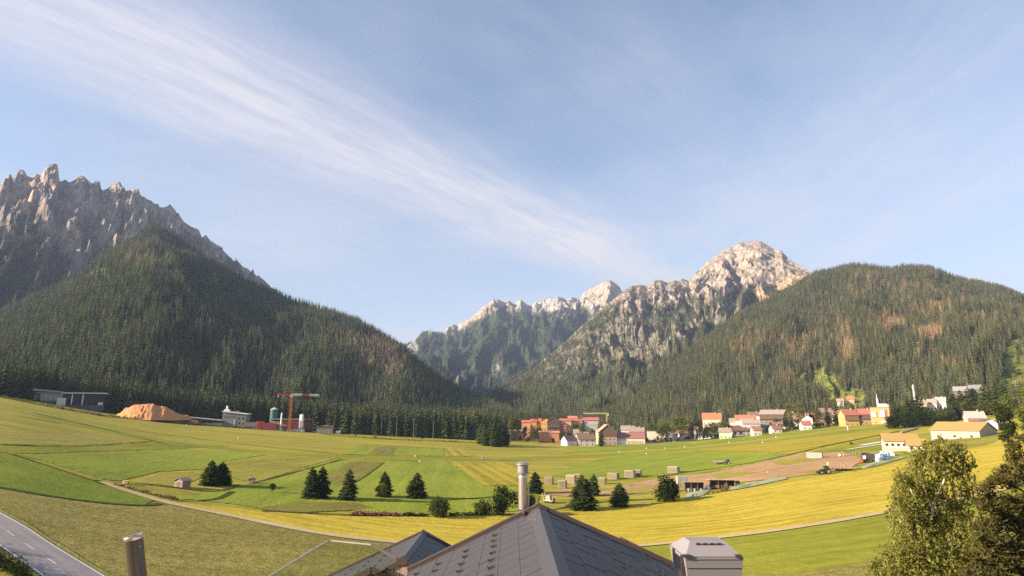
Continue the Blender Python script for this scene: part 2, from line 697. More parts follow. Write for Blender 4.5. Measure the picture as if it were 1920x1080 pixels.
def patch(name, poly, mat, lift, direction=None, follow=None, rough_edge=2.0, seed=1):
    """A field: photo outline laid down on the valley floor, its swaths along a direction or along a line."""
    b = densify(poly, 5)
    q = b * .05
    b = b + rough_edge * np.stack([noise2(q[:, 0] * 3, q[:, 1] * 3, seed) + noise2(q[:, 0] * 9, q[:, 1] * 9, seed + 4), .45 * noise2(q[:, 0] * 3, q[:, 1] * 3, seed + 9) + .3 * noise2(q[:, 0] * 8, q[:, 1] * 8, seed + 5)], 1)
    lo, hi = b.min(0), b.max(0)
    gx, gy = np.meshgrid(np.arange(lo[0], hi[0], 13), np.arange(lo[1], hi[1], 5))
    gp = np.stack([gx.ravel(), gy.ravel()], 1)
    gp = gp[in_poly(gp, b)]
    # keep interior points off the outline
    if len(gp):
        dmin = np.min(np.abs(gp[:, None, 0] - b[None, :, 0]) + np.abs(gp[:, None, 1] - b[None, :, 1]), axis=1)
        gp = gp[dmin > 4]
    pts = np.concatenate([b, gp])
    nb = len(b)
    res = geometry.delaunay_2d_cdt([Vector(p) for p in pts], [(i, (i + 1) % nb) for i in range(nb)], [], 1, 1e-4)
    v2 = np.array([tuple(p) for p in res[0]])
    fs = np.array([t for t in res[2] if len(t) == 3])
    w = G(v2[:, 0], v2[:, 1])
    w[:, 2] += lift
    if follow is not None:
        line = G(follow[:, 0], follow[:, 1])[:, :2]
        seg = np.concatenate([[0], np.cumsum(np.hypot(*np.diff(line, axis=0).T))])
        best = np.full(len(w), 1e9); along = np.zeros(len(w))
        for i in range(len(line) - 1):
            a, c = line[i], line[i + 1]
            ab = c - a; L2 = ab @ ab + 1e-9
            t = np.clip(((w[:, :2] - a) @ ab) / L2, 0, 1)
            dd = np.hypot(*(w[:, :2] - (a + t[:, None] * ab)).T)
            m = dd < best
            best[m] = dd[m]; along[m] = seg[i] + t[m] * math.sqrt(L2)
        uv = np.stack([along, best], 1)
    else:
        if direction:
            a, c = g1(*direction[0]), g1(*direction[1])
            an = math.atan2(c.y - a.y, c.x - a.x)
        else:
            an = 0.0
        uv = np.stack([w[:, 0] * math.cos(an) + w[:, 1] * math.sin(an), -w[:, 0] * math.sin(an) + w[:, 1] * math.cos(an)], 1)
    # face up
    n = np.cross(w[fs[:, 1]] - w[fs[:, 0]], w[fs[:, 2]] - w[fs[:, 0]])
    fs = np.where((n[:, 2] < 0)[:, None], fs[:, ::-1], fs)
    me = mesh_np(name, w, fs, mat, True, uv=uv)
    return solo(name, me, kind='structure')


def strip(name, line, width, mat, lift, off=0.0, kind='structure', dash=None, wvar=0.0, seed=3):
    """A ribbon of constant real width laid along a photo line; dash = (length, gap) in metres."""
    w = G(line[:, 0], line[:, 1])
    seg = np.concatenate([[0], np.cumsum(np.hypot(*np.diff(w[:, :2], axis=0).T))])
    s = np.arange(0, seg[-1], min(4.0, seg[-1] / 4))
    xs, ys = np.interp(s, seg, w[:, 0]), np.interp(s, seg, w[:, 1])
    tx, ty = np.gradient(xs), np.gradient(ys)
    l = np.hypot(tx, ty) + 1e-9
    nx, ny = -ty / l, tx / l
    v, f, uv = [], [], []
    def row(x, y, a, b, wd, sd):
        for k, o in ((0, off - wd / 2), (1, off + wd / 2)):
            X, Y = x + a * o, y + b * o
            v.append((X, Y, float(ground_z(X, Y)) + lift)); uv.append((sd, o))
    if dash:
        p = 0.0
        while p + dash[0] < seg[-1]:
            for q in (p, p + dash[0]):
                row(*(np.interp(q, s, k) for k in (xs, ys, nx, ny)), width, q)
            b = len(v) - 4
            f.append((b, b + 2, b + 3, b + 1))
            p += dash[0] + dash[1]
    else:
        for i in range(len(s)):
            row(xs[i], ys[i], nx[i], ny[i], width * (1 + wvar * float(noise2(s[i] * .07, 0.5, seed))), s[i])
            if i:
                b = len(v) - 4
                f.append((b, b + 2, b + 3, b + 1))
    v = np.array(v); f = np.array(f)
    n = np.cross(v[f[:, 1]] - v[f[:, 0]], v[f[:, 2]] - v[f[:, 0]])
    f = np.where((n[:, 2] < 0)[:, None], f[:, ::-1], f)
    return solo(name, mesh_np(name, v, f, mat, True, uv=uv), kind=kind)


PATH_PX = curve([(193, 905), (250, 925), (320, 945), (400, 961), (500, 982), (600, 1001), (700, 1014), (800, 1023), (900, 1029), (1000, 1031), (1100, 1030),
                 (1210, 1024), (1350, 1009), (1500, 989), (1670, 960), (1800, 936), (1930, 906), (2060, 870)])
TRACK_PX = curve([(-60, 822), (20, 850), (100, 876), (193, 905)])
STRIP_PX = curve([(-40, 752), (60, 775), (180, 803), (330, 831), (520, 849), (700, 857), (900, 859), (1060, 857), (1250, 845), (1420, 829), (1600, 808), (1700, 795)])
GOLD_TOP = [(318, 940), (360, 945), (420, 951), (520, 961), (650, 969), (800, 970), (960, 966), (1050, 960), (1200, 948), (1400, 917), (1560, 892), (1690, 868),
            (1850, 836), (1920, 806), (2050, 770)]

P_ = lambda lst: [tuple(q) for q in lst]
path_pts = [tuple(q) for q in PATH_PX]
patch('tan_field', [(-60, 802), (0, 805), (160, 812), (285, 828), (150, 836), (-60, 834)], M_TAN, .10, ((0, 820), (250, 828)))
patch('yellow_field', [(-60, 836), (0, 837), (150, 838), (285, 830), (430, 836), (330, 842), (60, 851), (-60, 846)], M_YELGR, .12, ((0, 840), (300, 835)))
patch('green_field', [(40, 853), (200, 849), (330, 843), (440, 846), (500, 853), (420, 866), (395, 880), (300, 884), (225, 902), (190, 899), (100, 870)], M_GREEN, .14, ((60, 855), (300, 845)))
patch('green_field', [(-60, 832), (20, 856), (100, 880), (190, 909), (290, 939), (262, 949), (130, 938), (-60, 908)], M_GREEN2, .14, ((0, 870), (200, 930)))
patch('yellow_field', [(410, 868), (500, 854), (640, 858), (600, 868), (478, 905), (440, 898), (390, 892), (330, 915), (250, 908), (300, 888), (385, 884)], M_HAYGR, .13, ((400, 880), (600, 862)))
patch('green_field', [(470, 908), (560, 884), (645, 862), (838, 864), (905, 912), (985, 916), (1012, 930), (1000, 958), (870, 962), (790, 966), (700, 960), (600, 955), (520, 958), (430, 945), (340, 936), (420, 920)], M_GREEN, .15, ((560, 940), (700, 865)))
patch('striped_field', [(848, 866), (950, 866), (1030, 900), (1010, 912), (905, 911)], M_GOLDS, .17, ((852, 868), (908, 910)))
patch('brown_field', [(655, 866), (722, 868), (672, 900), (628, 912), (612, 900)], M_BROWN, .19, ((722, 868), (640, 910)))
patch('brown_field', [(488, 951), (560, 943), (665, 943), (700, 952), (655, 958), (560, 962), (495, 957)], M_BROWN, .19, ((490, 955), (660, 945)))
patch('green_field', [(636, 853), (672, 834), (834, 841), (832, 855)], M_GREEN, .14, ((636, 853), (672, 834)))
patch('brown_field', [(708, 838), (745, 839), (737, 853), (690, 852)], M_BROWN, .18, ((690, 852), (715, 838)))
patch('striped_field', [(834, 841), (876, 843), (890, 856), (838, 855)], M_GOLDS, .14, ((834, 841), (845, 855)))
patch('green_field', [(1035, 893), (1090, 868), (1200, 848), (1310, 845), (1480, 850), (1430, 866), (1330, 886), (1240, 893), (1130, 903)], M_GREEN, .13, ((1050, 880), (1300, 848)))
patch('yellow_field', [(1300, 844), (1420, 833), (1560, 822), (1690, 802), (1670, 812), (1560, 834), (1455, 849)], M_GOLDS, .15, ((1300, 842), (1640, 812)))
patch('green_field', [(1060, 840), (1200, 836), (1380, 820), (1560, 797), (1660, 786), (1690, 790), (1560, 806), (1400, 826), (1250, 840), (1100, 850)], M_GREEN, .12, ((1100, 842), (1500, 805)))
patch('dirt_lot', [(1150, 914), (1250, 895), (1330, 887), (1430, 866), (1500, 852), (1580, 848), (1620, 862), (1590, 882), (1490, 894), (1390, 905), (1300, 920), (1200, 926), (1060, 932), (1015, 926), (1060, 917)], M_DIRT, .18, ((1200, 910), (1560, 860)), seed=5)
patch('green_field', [(1500, 852), (1690, 812), (1740, 830), (1720, 852), (1640, 876), (1600, 886), (1618, 862), (1578, 846)], M_YELGR, .16, ((1500, 852), (1690, 812)))
for k_, po in enumerate(([(1170, 920), (1250, 909), (1296, 911), (1240, 922), (1190, 925)], [(1440, 867), (1520, 857), (1545, 861), (1470, 873)], [(1500, 886), (1570, 875), (1592, 878), (1530, 890)], [(1050, 924), (1110, 915), (1150, 917), (1090, 929)], [(1330, 893), (1400, 884), (1420, 887), (1350, 899)])):
    patch('rough_grass', po, M_HAYGR, .23, ((1200, 910), (1560, 860)), rough_edge=3.2, seed=20 + k_)
patch('hay_field', GOLD_TOP + path_pts[::-1], M_GOLD, .14, follow=PATH_PX)
gr = curve([(960, 1043), (1100, 1046), (1210, 1042), (1400, 1041), (1500, 1040), (1650, 1012), (1830, 965), (2060, 890)], 14)
patch('green_field', path_pts[path_pts.index(tuple(PATH_PX[np.argmin(np.abs(PATH_PX[:, 0] - 960))])):] + [tuple(q) for q in np.concatenate([gr[::-1][:-1] + (0, 36), [(960, 1075)]])], M_YELGR, .12, follow=PATH_PX)
patch('crop_field', [(-60, 906), (130, 938), (262, 949), (318, 946)] + [tuple(q) for q in PATH_PX if 322 < q[0] < 965] + [(965, 1130), (965, 1380), (700, 1400), (500, 1380), (330, 1230), (230, 1120), (140, 1050), (60, 1000), (-60, 930)], M_OLIVE, .11,
      ((300, 1040), (700, 1060)))
patch('crop_field', [(960, 1082), (1210, 1080), (1400, 1077), (1500, 1063), (1650, 1040), (1830, 1000), (2060, 925), (2100, 1340), (960, 1380)], M_OLIVE, .10, ((1000, 1100), (1600, 1040)))
strip('path', PATH_PX, 3.0, M_PATH, .30, wvar=.25)
strip('field_track', TRACK_PX, 2.0, M_YELGR, .24, wvar=.4)
strip('airstrip', STRIP_PX, 22, M_YELGR, .07, wvar=.1)
for ln, wd in (([(-60, 905), (130, 937), (262, 949), (310, 944)], 1.9), ([(0, 778), (60, 785), (120, 796)], 1.6), ([(0, 834), (150, 837), (285, 828)], 1.3),
               ([(470, 908), (560, 884), (645, 861)], 1.4), ([(60, 774), (200, 806), (330, 838)], 1.2), ([(200, 800), (330, 818), (520, 840), (640, 852)], 1.5),
               ([(205, 903), (290, 910), (400, 922), (455, 908)], 1.5), ([(320, 940), (400, 938), (440, 920)], 1.6), ([(490, 959), (640, 966), (700, 968)], 1.5),
               ([(1030, 957), (1130, 942), (1240, 936)], 1.8), ([(668, 834), (830, 841), (1000, 845)], 1.6), ([(640, 862), (820, 864), (1000, 864)], 1.4),
               ([(1240, 893), (1420, 866), (1560, 834), (1690, 808)], 1.8), ([(720, 868), (672, 902), (640, 912)], .8), ([(810, 940), (930, 932), (1000, 918)], 1.2),
               ([(640, 852), (760, 856), (900, 857)], .9), ([(1060, 850), (1250, 838), (1420, 824)], 1.2), ([(20, 852), (100, 878), (190, 908)], .9)):
    strip('field_margin', curve(ln), wd, M_MARGIN, .27, wvar=.7, seed=len(ln) + int(wd * 10))

ROAD_PX = curve([(-160, 905), (-60, 957), (0, 990), (45, 1022), (90, 1052), (135, 1082), (200, 1128), (260, 1176), (340, 1250), (420, 1340)])
strip('road', ROAD_PX, 8.2, M_ASPH, .34)
strip('road_verge', ROAD_PX, 10.6, M_TAN, .24, wvar=.12)
for o in (-3.75, 3.75):
    strip('road_marking', ROAD_PX, .22, M_LINE, .36, off=o)
strip('road_marking', ROAD_PX, .18, M_LINE, .36, dash=(4.5, 5.5))
strip('road', curve([(380, 793), (480, 802), (600, 807), (700, 812), (800, 816), (900, 820)]), 6.0, M_FARROAD, .35)


def bank(name, line, h, run, mat):
    """A pale gravel embankment: foot along a photo line, rising h metres over run metres away from the viewer."""
    w = G(line[:, 0], line[:, 1])
    r = w[:, :2] / np.hypot(w[:, 0], w[:, 1])[:, None]
    top, back = w.copy(), w.copy()
    jag_ = .35 * noise2(np.arange(len(w)) * .6, 0.3, 4)
    top[:, :2] += r * run; top[:, 2] += h + jag_
    back[:, :2] += r * (run + 9); back[:, 2] += h * .9
    w[:, 2] -= .3
    n = len(w)
    v = np.concatenate([w, top, back])
    f = [(i, i + 1, n + i + 1, n + i) for i in range(n - 1)] + [(n + i, n + i + 1, 2 * n + i + 1, 2 * n + i) for i in range(n - 1)]
    solo(name, mesh_np(name, v, np.array(f), mat, False, uv=np.concatenate([w[:, :2], top[:, :2] + 1.3, back[:, :2]])), kind='structure')


bank('gravel_bank', curve([(596, 809), (700, 815), (800, 819), (897, 823)]), 5.0, 4.0, M_FARROAD)
bank('gravel_bank', curve([(950, 822), (1000, 821), (1064, 820)]), 2.2, 4.0, M_FARROAD)
strip('road', curve([(900, 820), (1000, 820), (1075, 818)]), 7.0, M_FARROAD, .35)
strip('road', curve([(1075, 836), (1210, 833), (1300, 826), (1400, 815), (1500, 802), (1600, 792)]), 5.0, M_FARROAD, .30)
strip('gravel_strip', curve([(1588, 844), (1640, 836), (1690, 829)]), 2.2, M_LINE, .40)
strip('gravel_strip', curve([(1615, 836), (1655, 829)]), 4.0, M_LINE, .40)
# ------------------------------------------------------------------ mountains
def rock_mat(name='mountain'):
    m, nt, b = nodes(name)
    at = nt.nodes.new('ShaderNodeAttribute'); at.attribute_name = 'tone'
    v = coord(nt)
    n1 = tex_noise(nt, mapping(nt, v, (.05, .05, .012)), 1, 8, .7)
    n2 = tex_noise(nt, v, .035, 6, .65)
    c = mixc(nt, 1.0, at.outputs['Color'], ramp(nt, n1, [(.32, (.45, .45, .48)), (.68, (1.4, 1.38, 1.35))]), 'MULTIPLY')
    c = mixc(nt, .6, c, mixc(nt, 1.0, c, ramp(nt, n2, [(.3, (.55, .58, .6)), (.7, (1.4, 1.4, 1.38))]), 'MULTIPLY'))
    nt.links.new(c, b.inputs['Base Color'])
    b.inputs['Roughness'].default_value = 1
    b.inputs['Specular IOR Level'].default_value = 0
    n3 = tex_noise(nt, mapping(nt, v, (.016, .016, .0045)), 1, 9, .62)
    c = mixc(nt, .75, c, mixc(nt, 1.0, c, ramp(nt, n3, [(.40, (1.15, 1.13, 1.1)), (.475, (.95, .95, .95)), (.50, (.42, .42, .45)), (.525, (.95, .95, .95)), (.6, (1.2, 1.18, 1.15))]), 'MULTIPLY'))
    nt.links.new(c, b.inputs['Base Color'])
    bump(nt, b, n1, 1.0, 9.0)
    return m


M_ROCK = rock_mat()


def blobs(u, v, lst):
    s = np.zeros_like(u)
    for cu, cv, ru, rv, a in lst:
        s = s + a * np.exp(-(((u - cu) / ru) ** 2 + ((v - cv) / rv) ** 2))
    return s


def mountain(name, sky, dtop, d0, pw, relief, lam, seed, paintf, cols=560, rows=150, jag=0.0, foot=-6, dvar=.05, back=.55, steep=None):
    """A mountain as a height field: foot at d0, crest at dtop, crest heights set by the skyline's elevation angles."""
    su = np.array([p[0] for p in sky], float); sv = np.array([p[1] for p in sky], float)
    a, t = az_t(su, sv)
    ph = np.linspace(a[0], a[-1], cols)
    tt = np.interp(ph, a, t)
    uu = np.interp(ph, a, su)
    DT = np.interp(uu, *zip(*dtop)); D0 = np.interp(uu, *zip(*d0)); PW = np.interp(uu, *zip(*pw)) if isinstance(pw, list) else np.full(cols, pw)
    DT = DT * (1 + dvar * fbm(ph * 9, 0 * ph, seed, 3))
    lat = ph * DT
    zt = CAMZ + DT * tt + jag * fbm(lat / (lam * .22), 0 * ph, seed + 3, 5, .6)
    w = np.concatenate([np.linspace(0, 1, rows) ** .85, 1 + np.linspace(.02, back, 12)])
    W, PHI = np.meshgrid(w, ph)
    wc = np.minimum(W, 1)
    D = D0[:, None] + (DT - D0)[:, None] * W
    z0 = ground_polar(PHI, D0[:, None]) + foot
    Z = z0 + (zt[:, None] - z0) * wc ** PW[:, None]
    Z = np.maximum(Z - np.maximum(W - 1, 0) * (zt[:, None] - z0) * 1.5, -6)
    X, Y = np.sin(PHI) * D, np.cos(PHI) * D
    # gullies and ribs: ridged noise, drawn out downslope
    wx = 90 * fbm(X / 400, Y / 400, seed + 40, 3)
    lx = (PHI * DT[:, None] + wx) / lam
    ly = (D + wx) / (lam * 2.6)
    rd = fbm(lx, ly, seed + 7, 6, .55, ridge=True) - .35
    env = smooth(0, .12, wc) * (1 - smooth(.82, 1.0, W) * .85) * np.where(W > 1, .5, 1)
    if steep is not None:
        env = env * steep(wc)
    hgt = (zt[:, None] - z0)
    Z = Z + rd * relief * env * np.clip(hgt / np.max(hgt) * 1.3, .15, 1)
    V = np.stack([X, Y, Z], -1)
    n, m = PHI.shape
    i = (np.arange(n - 1)[:, None] * m + np.arange(m - 1)[None]).ravel()
    f = np.stack([i, i + m, i + m + 1, i + 1], 1)
    u, v = project(X, Y, Z)
    # steepness
    gz = np.gradient(Z, axis=1) / (np.gradient(D, axis=1) + 1e-6)
    gl = np.gradient(Z, axis=0) / (np.gradient(PHI, axis=0) * D + 1e-6)
    st = np.hypot(gz, gl)
    col, forest, tint = paintf(u, v, X, Y, Z, st, W, rd)
    me = mesh_np(name, V.reshape(-1, 3), f, M_ROCK, True, col=col.reshape(-1, 3))
    solo(name, me, kind='structure')
    area = np.abs(np.gradient(D, axis=1) * np.gradient(PHI, axis=0) * D)
    return dict(V=V, forest=forest, tint=tint, area=area, W=W)


C_ROCK = np.array((.42, .37, .325)); C_PALE = np.array((.43, .335, .255)); C_DKROCK = np.array((.26, .235, .22))
C_FLOOR = np.array((.035, .045, .022)); C_MEAD = np.array((.185, .195, .05)); C_DEAD = np.array((.13, .095, .065)); C_EARTH = np.array((.40, .24, .13))
C_SCRUB = np.array((.075, .085, .04)); C_ORANGE = np.array((.56, .36, .18))


def lerp(a, b, k):
    return a * (1 - k[..., None]) + b * k[..., None]


def tree_tint(u, v, dead, seed, base=(1, 1, 1)):
    """Per-tree tone: greener, bluer, or the brown of trees killed by bark beetle."""
    n = fbm(u / 45, v / 30, seed, 4) * 1.25
    t = np.ones(u.shape + (3,)) * np.array(base)
    t = lerp(t, np.array((1.28, 1.14, .88)) * np.array(base), smooth(.0, .6, n) * .6)
    t = lerp(t, np.array((.75, .9, 1.1)) * np.array(base), smooth(.0, .6, -n) * .5)
    return lerp(t, np.array((2.75, 1.9, 2.1)) * np.array(base), np.clip(dead, 0, 1))


def paint_left_rock(u, v, X, Y, Z, st, W, rd):
    line = np.interp(u, [-400, 0, 60, 110, 150, 200, 240, 290, 330, 380, 450, 520, 600], [430, 415, 400, 470, 515, 470, 480, 425, 440, 480, 530, 556, 570])
    n = fbm(u / 38, v / 60, 3, 5)
    rock = smooth(-16, 16, line - v + n * 55)
    rock = np.maximum(rock, smooth(.5, 1.2, st - .9 + n * .5) * smooth(110, 20, v - line) * .7)
    tone = lerp(np.broadcast_to(C_ROCK * np.array((.92, .82, .76)), u.shape + (3,)), C_DKROCK * .85, smooth(-.15, .4, fbm(u / 14, v / 45, 5, 5)))
    tone = lerp(tone, C_PALE, np.clip(blobs(u, v, [(232, 440, 32, 9, 1.0), (135, 430, 14, 40, .7), (80, 425, 5, 40, .9), (95, 440, 4, 30, .7), (125, 465, 12, 16, .8), (215, 370, 14, 40, .4), (255, 420, 18, 20, .5)]), 0, 1) * .8)
    sc = blobs(u, v, [(225, 445, 22, 6, 1), (130, 448, 16, 10, .7)])
    tone = lerp(tone, C_ORANGE, np.clip(sc, 0, 1) * .6)
    # scrub on ledges
    tone = lerp(tone, C_SCRUB, smooth(.1, .5, fbm(u / 22, v / 16, 8, 5)) * smooth(360, 460, v) * .8)
    col = lerp(np.broadcast_to(C_FLOOR, u.shape + (3,)), tone, rock)
    forest = (1 - rock) * (W <= 1.02)
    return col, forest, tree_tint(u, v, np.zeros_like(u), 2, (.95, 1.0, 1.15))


def paint_left_hill(u, v, X, Y, Z, st, W, rd):
    n = fbm(u / 16, v / 16, 31, 4)
    mead = np.clip(blobs(u, v, [(200, 515, 55, 17, 1.0), (150, 520, 25, 8, .6), (260, 500, 30, 8, .5), (392, 560, 18, 16, .75), (100, 652, 12, 3, 1.1), (155, 650, 8, 3, 1.2), (178, 622, 6, 10, .9), (55, 660, 50, 3, .7), (112, 700, 9, 4, .8)]) + n * .35, 0, 1)
    mead = smooth(.35, .75, mead)
    dead = blobs(u, v, [(700, 665, 42, 34, 1.1), (735, 690, 30, 30, .8), (375, 622, 22, 16, .95), (640, 640, 30, 22, .45), (120, 640, 25, 12, .4), (370, 700, 34, 8, .5), (470, 690, 40, 20, .3), (540, 625, 60, 14, .25), (200, 745, 8, 18, .9), (265, 485, 75, 34, .5), (330, 540, 50, 24, .25)])
    dead = smooth(.22, .85, dead + fbm(u / 9, v / 22, 13, 3) * .6)
    col = lerp(np.broadcast_to(C_FLOOR, u.shape + (3,)), C_DEAD, dead * .8)
    col = lerp(col, C_MEAD, mead)
    return col, (1 - .72 * mead) * (1 - .25 * dead), tree_tint(u, v, dead, 4, (1.42, 1.4, 1.35))


def paint_right_massif(u, v, X, Y, Z, st, W, rd):
    n = fbm(u / 26, v / 26, 51, 5)
    n2 = fbm(u / 9, v / 22, 52, 4)
    line = np.interp(u, [900, 1000, 1060, 1100, 1165, 1200, 1240, 1290, 1350, 1420, 1460, 1530, 1600], [735, 725, 712, 705, 700, 695, 668, 640, 600, 582, 568, 540, 545])
    rock = smooth(-26, 30, line - v + n * 55)
    # green shoulders in the rock
    green = blobs(u, v, [(1290, 590, 60, 26, .8), (1400, 555, 26, 22, .95), (1130, 600, 45, 20, .75), (1340, 560, 40, 16, .55), (1240, 600, 40, 22, .5), (1060, 650, 40, 16, .6), (1170, 640, 16, 30, .3), (1390, 515, 22, 12, .5), (1000, 690, 60, 30, .5)])
    rock = rock * (1 - np.clip(smooth(.25, .8, green * .85 + n * .6 + n2 * .4), 0, 1) * .85)
    rock = np.maximum(rock, smooth(.45, .9, blobs(u, v, [(905, 690, 40, 34, .9), (940, 715, 40, 16, .8), (1060, 690, 46, 22, .8), (1010, 715, 30, 14, .6), (1150, 640, 22, 34, .7), (980, 725, 40, 8, .4), (1215, 655, 14, 36, .6), (1130, 690, 30, 14, .4)]) + n * .5) * .8)
    tone = lerp(np.broadcast_to(C_ROCK * np.array((.98, .88, .84)), u.shape + (3,)), C_DKROCK * np.array((1.1, 1., .95)), smooth(.0, .5, fbm(u / 7, v / 20, 55, 5)) * .65)
    tone = lerp(tone, C_PALE, np.clip(blobs(u, v, [(1415, 480, 70, 30, .9), (1470, 525, 40, 26, .8), (1360, 510, 40, 26, .6)]), 0, 1) * .75)
    tone = lerp(tone, C_ORANGE * 1.05, np.clip(blobs(u, v, [(1445, 551, 40, 15, 1.1), (1492, 528, 30, 14, .9), (1428, 560, 8, 9, .8)]), 0, 1) * .8)
    tone = lerp(tone, C_SCRUB, smooth(.0, .4, fbm(u / 13, v / 9, 57, 5)) * smooth(450, 540, v) * .9)
    low = smooth(520, 620, v) * smooth(1330, 1200, u)
    tone = lerp(tone, np.array((.235, .195, .16)), low * .75)
    tone = lerp(tone, np.array((.085, .085, .045)), smooth(-.12, .3, fbm(u / 5, v / 8, 59, 5) + .25 * n) * (.35 + .45 * low))
    fl = np.broadcast_to(np.array((.055, .062, .032)), u.shape + (3,))
    col = lerp(fl, tone, rock)
    pale = smooth(.5, .9, blobs(u, v, [(1300, 735, 16, 8, 1.0), (1290, 700, 14, 12, .8), (1340, 690, 12, 10, .9), (1297, 705, 9, 9, .9)]) + n * .3)
    col = lerp(col, C_ORANGE * .8, pale)
    forest = (1 - rock * (1 - .35 * low)) * (W <= 1.02) * (1 - pale)
    dead = smooth(.35, .9, fbm(u / 14, v / 18, 58, 3) * 1.2 + .1) * .35
    return col, forest, tree_tint(u, v, dead, 6, (1.6, 1.5, 1.35))


def paint_far(u, v, X, Y, Z, st, W, rd):
    n = fbm(u / 20, v / 22, 71, 5)
    crest = np.interp(u, [700, 770, 835, 845, 900, 940, 990, 1040, 1075, 1090, 1110, 1165, 1180, 1300], [600, 615, 626, 630, 598, 580, 582, 585, 588, 572, 585, 580, 570, 560])
    rock = smooth(-7, 7, crest - v + n * 12)
    rock = np.maximum(rock, smooth(.5, .9, blobs(u, v, [(775, 650, 10, 18, .9), (828, 705, 7, 22, .95), (860, 700, 26, 26, .7), (760, 655, 20, 10, .7), (800, 640, 8, 12, .5), (960, 580, 60, 10, .5), (1050, 590, 46, 12, .7), (1080, 620, 40, 16, .5), (930, 690, 40, 24, .6), (1000, 660, 16, 22, .4)]) + n * .6) * .85)
    tone = lerp(np.broadcast_to(C_ROCK, u.shape + (3,)), C_PALE * .95, np.clip(blobs(u, v, [(880, 598, 60, 24, 1), (1130, 552, 40, 28, 1.2), (930, 575, 30, 16, 1)]), 0, 1))
    tone = lerp(tone, C_ORANGE, np.clip(blobs(u, v, [(826, 704, 6, 14, 1.0)]), 0, 1))
    tone = lerp(tone, C_DKROCK, smooth(.1, .5, fbm(u / 6, v / 16, 73, 4)) * .7)
    fl = np.broadcast_to(np.array((.05, .062, .035)), u.shape + (3,))
    col = lerp(fl, tone, rock)
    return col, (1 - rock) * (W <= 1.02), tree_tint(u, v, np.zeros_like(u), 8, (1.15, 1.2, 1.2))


def paint_right_hill(u, v, X, Y, Z, st, W, rd):
    n = fbm(u / 18, v / 18, 91, 4)
    mead = blobs(u, v, [(1538, 712, 42, 20, 1.2), (1505, 712, 12, 10, .6), (1470, 735, 14, 6, .5), (1580, 752, 44, 19, 1.35), (1615, 745, 14, 12, .5), (1548, 552, 10, 18, .7), (1822, 632, 13, 7, 1.1), (1715, 580, 22, 8, .4), (1902, 690, 23, 44, 1.4), (1912, 650, 18, 16, 1.0), (1750, 745, 16, 8, .6), (1640, 590, 40, 30, .25), (1660, 545, 40, 24, .2)])
    mead = smooth(.4, .7, mead + n * .22)
    pp_ = np.stack([(u + 3 * n).ravel(), (v + 2 * n).ravel()], 1)
    for poly in ([(1892, 650), (1915, 650), (1932, 662), (1940, 735), (1866, 735), (1880, 700)], [(1540, 756), (1572, 735), (1600, 728), (1618, 731), (1618, 775), (1585, 780), (1555, 768)], [(1495, 730), (1500, 708), (1520, 694), (1546, 689), (1554, 701), (1546, 713), (1515, 731)]):
        mead = np.maximum(mead, in_poly(pp_, poly).reshape(u.shape).astype(float))
    dead = blobs(u, v, [(1590, 655, 15, 34, .9), (1500, 660, 30, 26, .6), (1670, 610, 30, 20, .75), (1745, 632, 30, 12, 1.0), (1480, 720, 40, 20, .4), (1400, 650, 30, 40, .45), (1560, 610, 40, 40, .35), (1760, 580, 50, 30, .45), (1690, 540, 60, 26, .4), (1620, 540, 30, 30, .35), (1860, 600, 40, 24, .3), (1780, 690, 16, 8, .8), (1450, 640, 26, 24, .3)])
    dead = smooth(.12, .85, dead + fbm(u / 8, v / 24, 93, 3) * .75)
    col = lerp(np.broadcast_to(np.array((.05, .055, .028)), u.shape + (3,)), C_DEAD * 1.2, dead * .9)
    col = lerp(col, C_MEAD * 1.15, mead)
    earth = smooth(.45, .8, blobs(u, v, [(1720, 655, 3.5, 22, 1.2), (1721, 668, 6, 5, 1.0), (1785, 700, 26, 6, .6), (1298, 706, 8, 10, .8)]) + n * .2)
    col = lerp(col, C_EARTH, earth)
    return col, (1 - .96 * mead) * (1 - .2 * dead) * (1 - earth), tree_tint(u, v, dead, 14, (1.42, 1.26, 1.12))


SKY_LEFT_ROCK = [(-500, 300), (-420, 340), (-300, 322), (-200, 350), (-90, 318), (-30, 350), (0, 345), (8, 334), (18, 326), (24, 336), (35, 319), (46, 322), (52, 331), (60, 335), (68, 326), (76, 330), (84, 318), (91, 310), (99, 309), (107, 313), (110, 330), (112, 343), (122, 341),
                 (130, 346), (137, 344), (146, 334), (156, 332), (164, 338), (171, 345), (178, 341), (186, 343), (189, 356), (194, 358), (206, 351), (217, 345), (224, 343), (230, 349), (233, 354), (236, 362), (241, 359), (250, 355),
                 (259, 354), (263, 367), (270, 371), (275, 375), (285, 380), (291, 386), (295, 383), (300, 388), (312, 389), (318, 387), (325, 393), (334, 401), (345, 414), (360, 424), (372, 436), (380, 445), (384, 442), (392, 450), (405, 459), (420, 472), (440, 488),
                 (460, 503), (475, 512), (490, 521), (505, 536), (522, 553), (545, 580), (600, 640), (650, 700)]
SKY_LEFT_HILL = [(-500, 660), (-300, 640), (-120, 622), (0, 592), (60, 562), (110, 542), (150, 517), (185, 488), (215, 470), (250, 450), (275, 432), (292, 424), (315, 438), (345, 458), (380, 486), (420, 508), (470, 534), (520, 553), (545, 566), (580, 576), (610, 586), (640, 597), (670, 606),
                 (700, 622), (740, 648), (770, 672), (800, 696), (830, 718), (865, 740), (900, 756), (940, 772), (970, 786)]
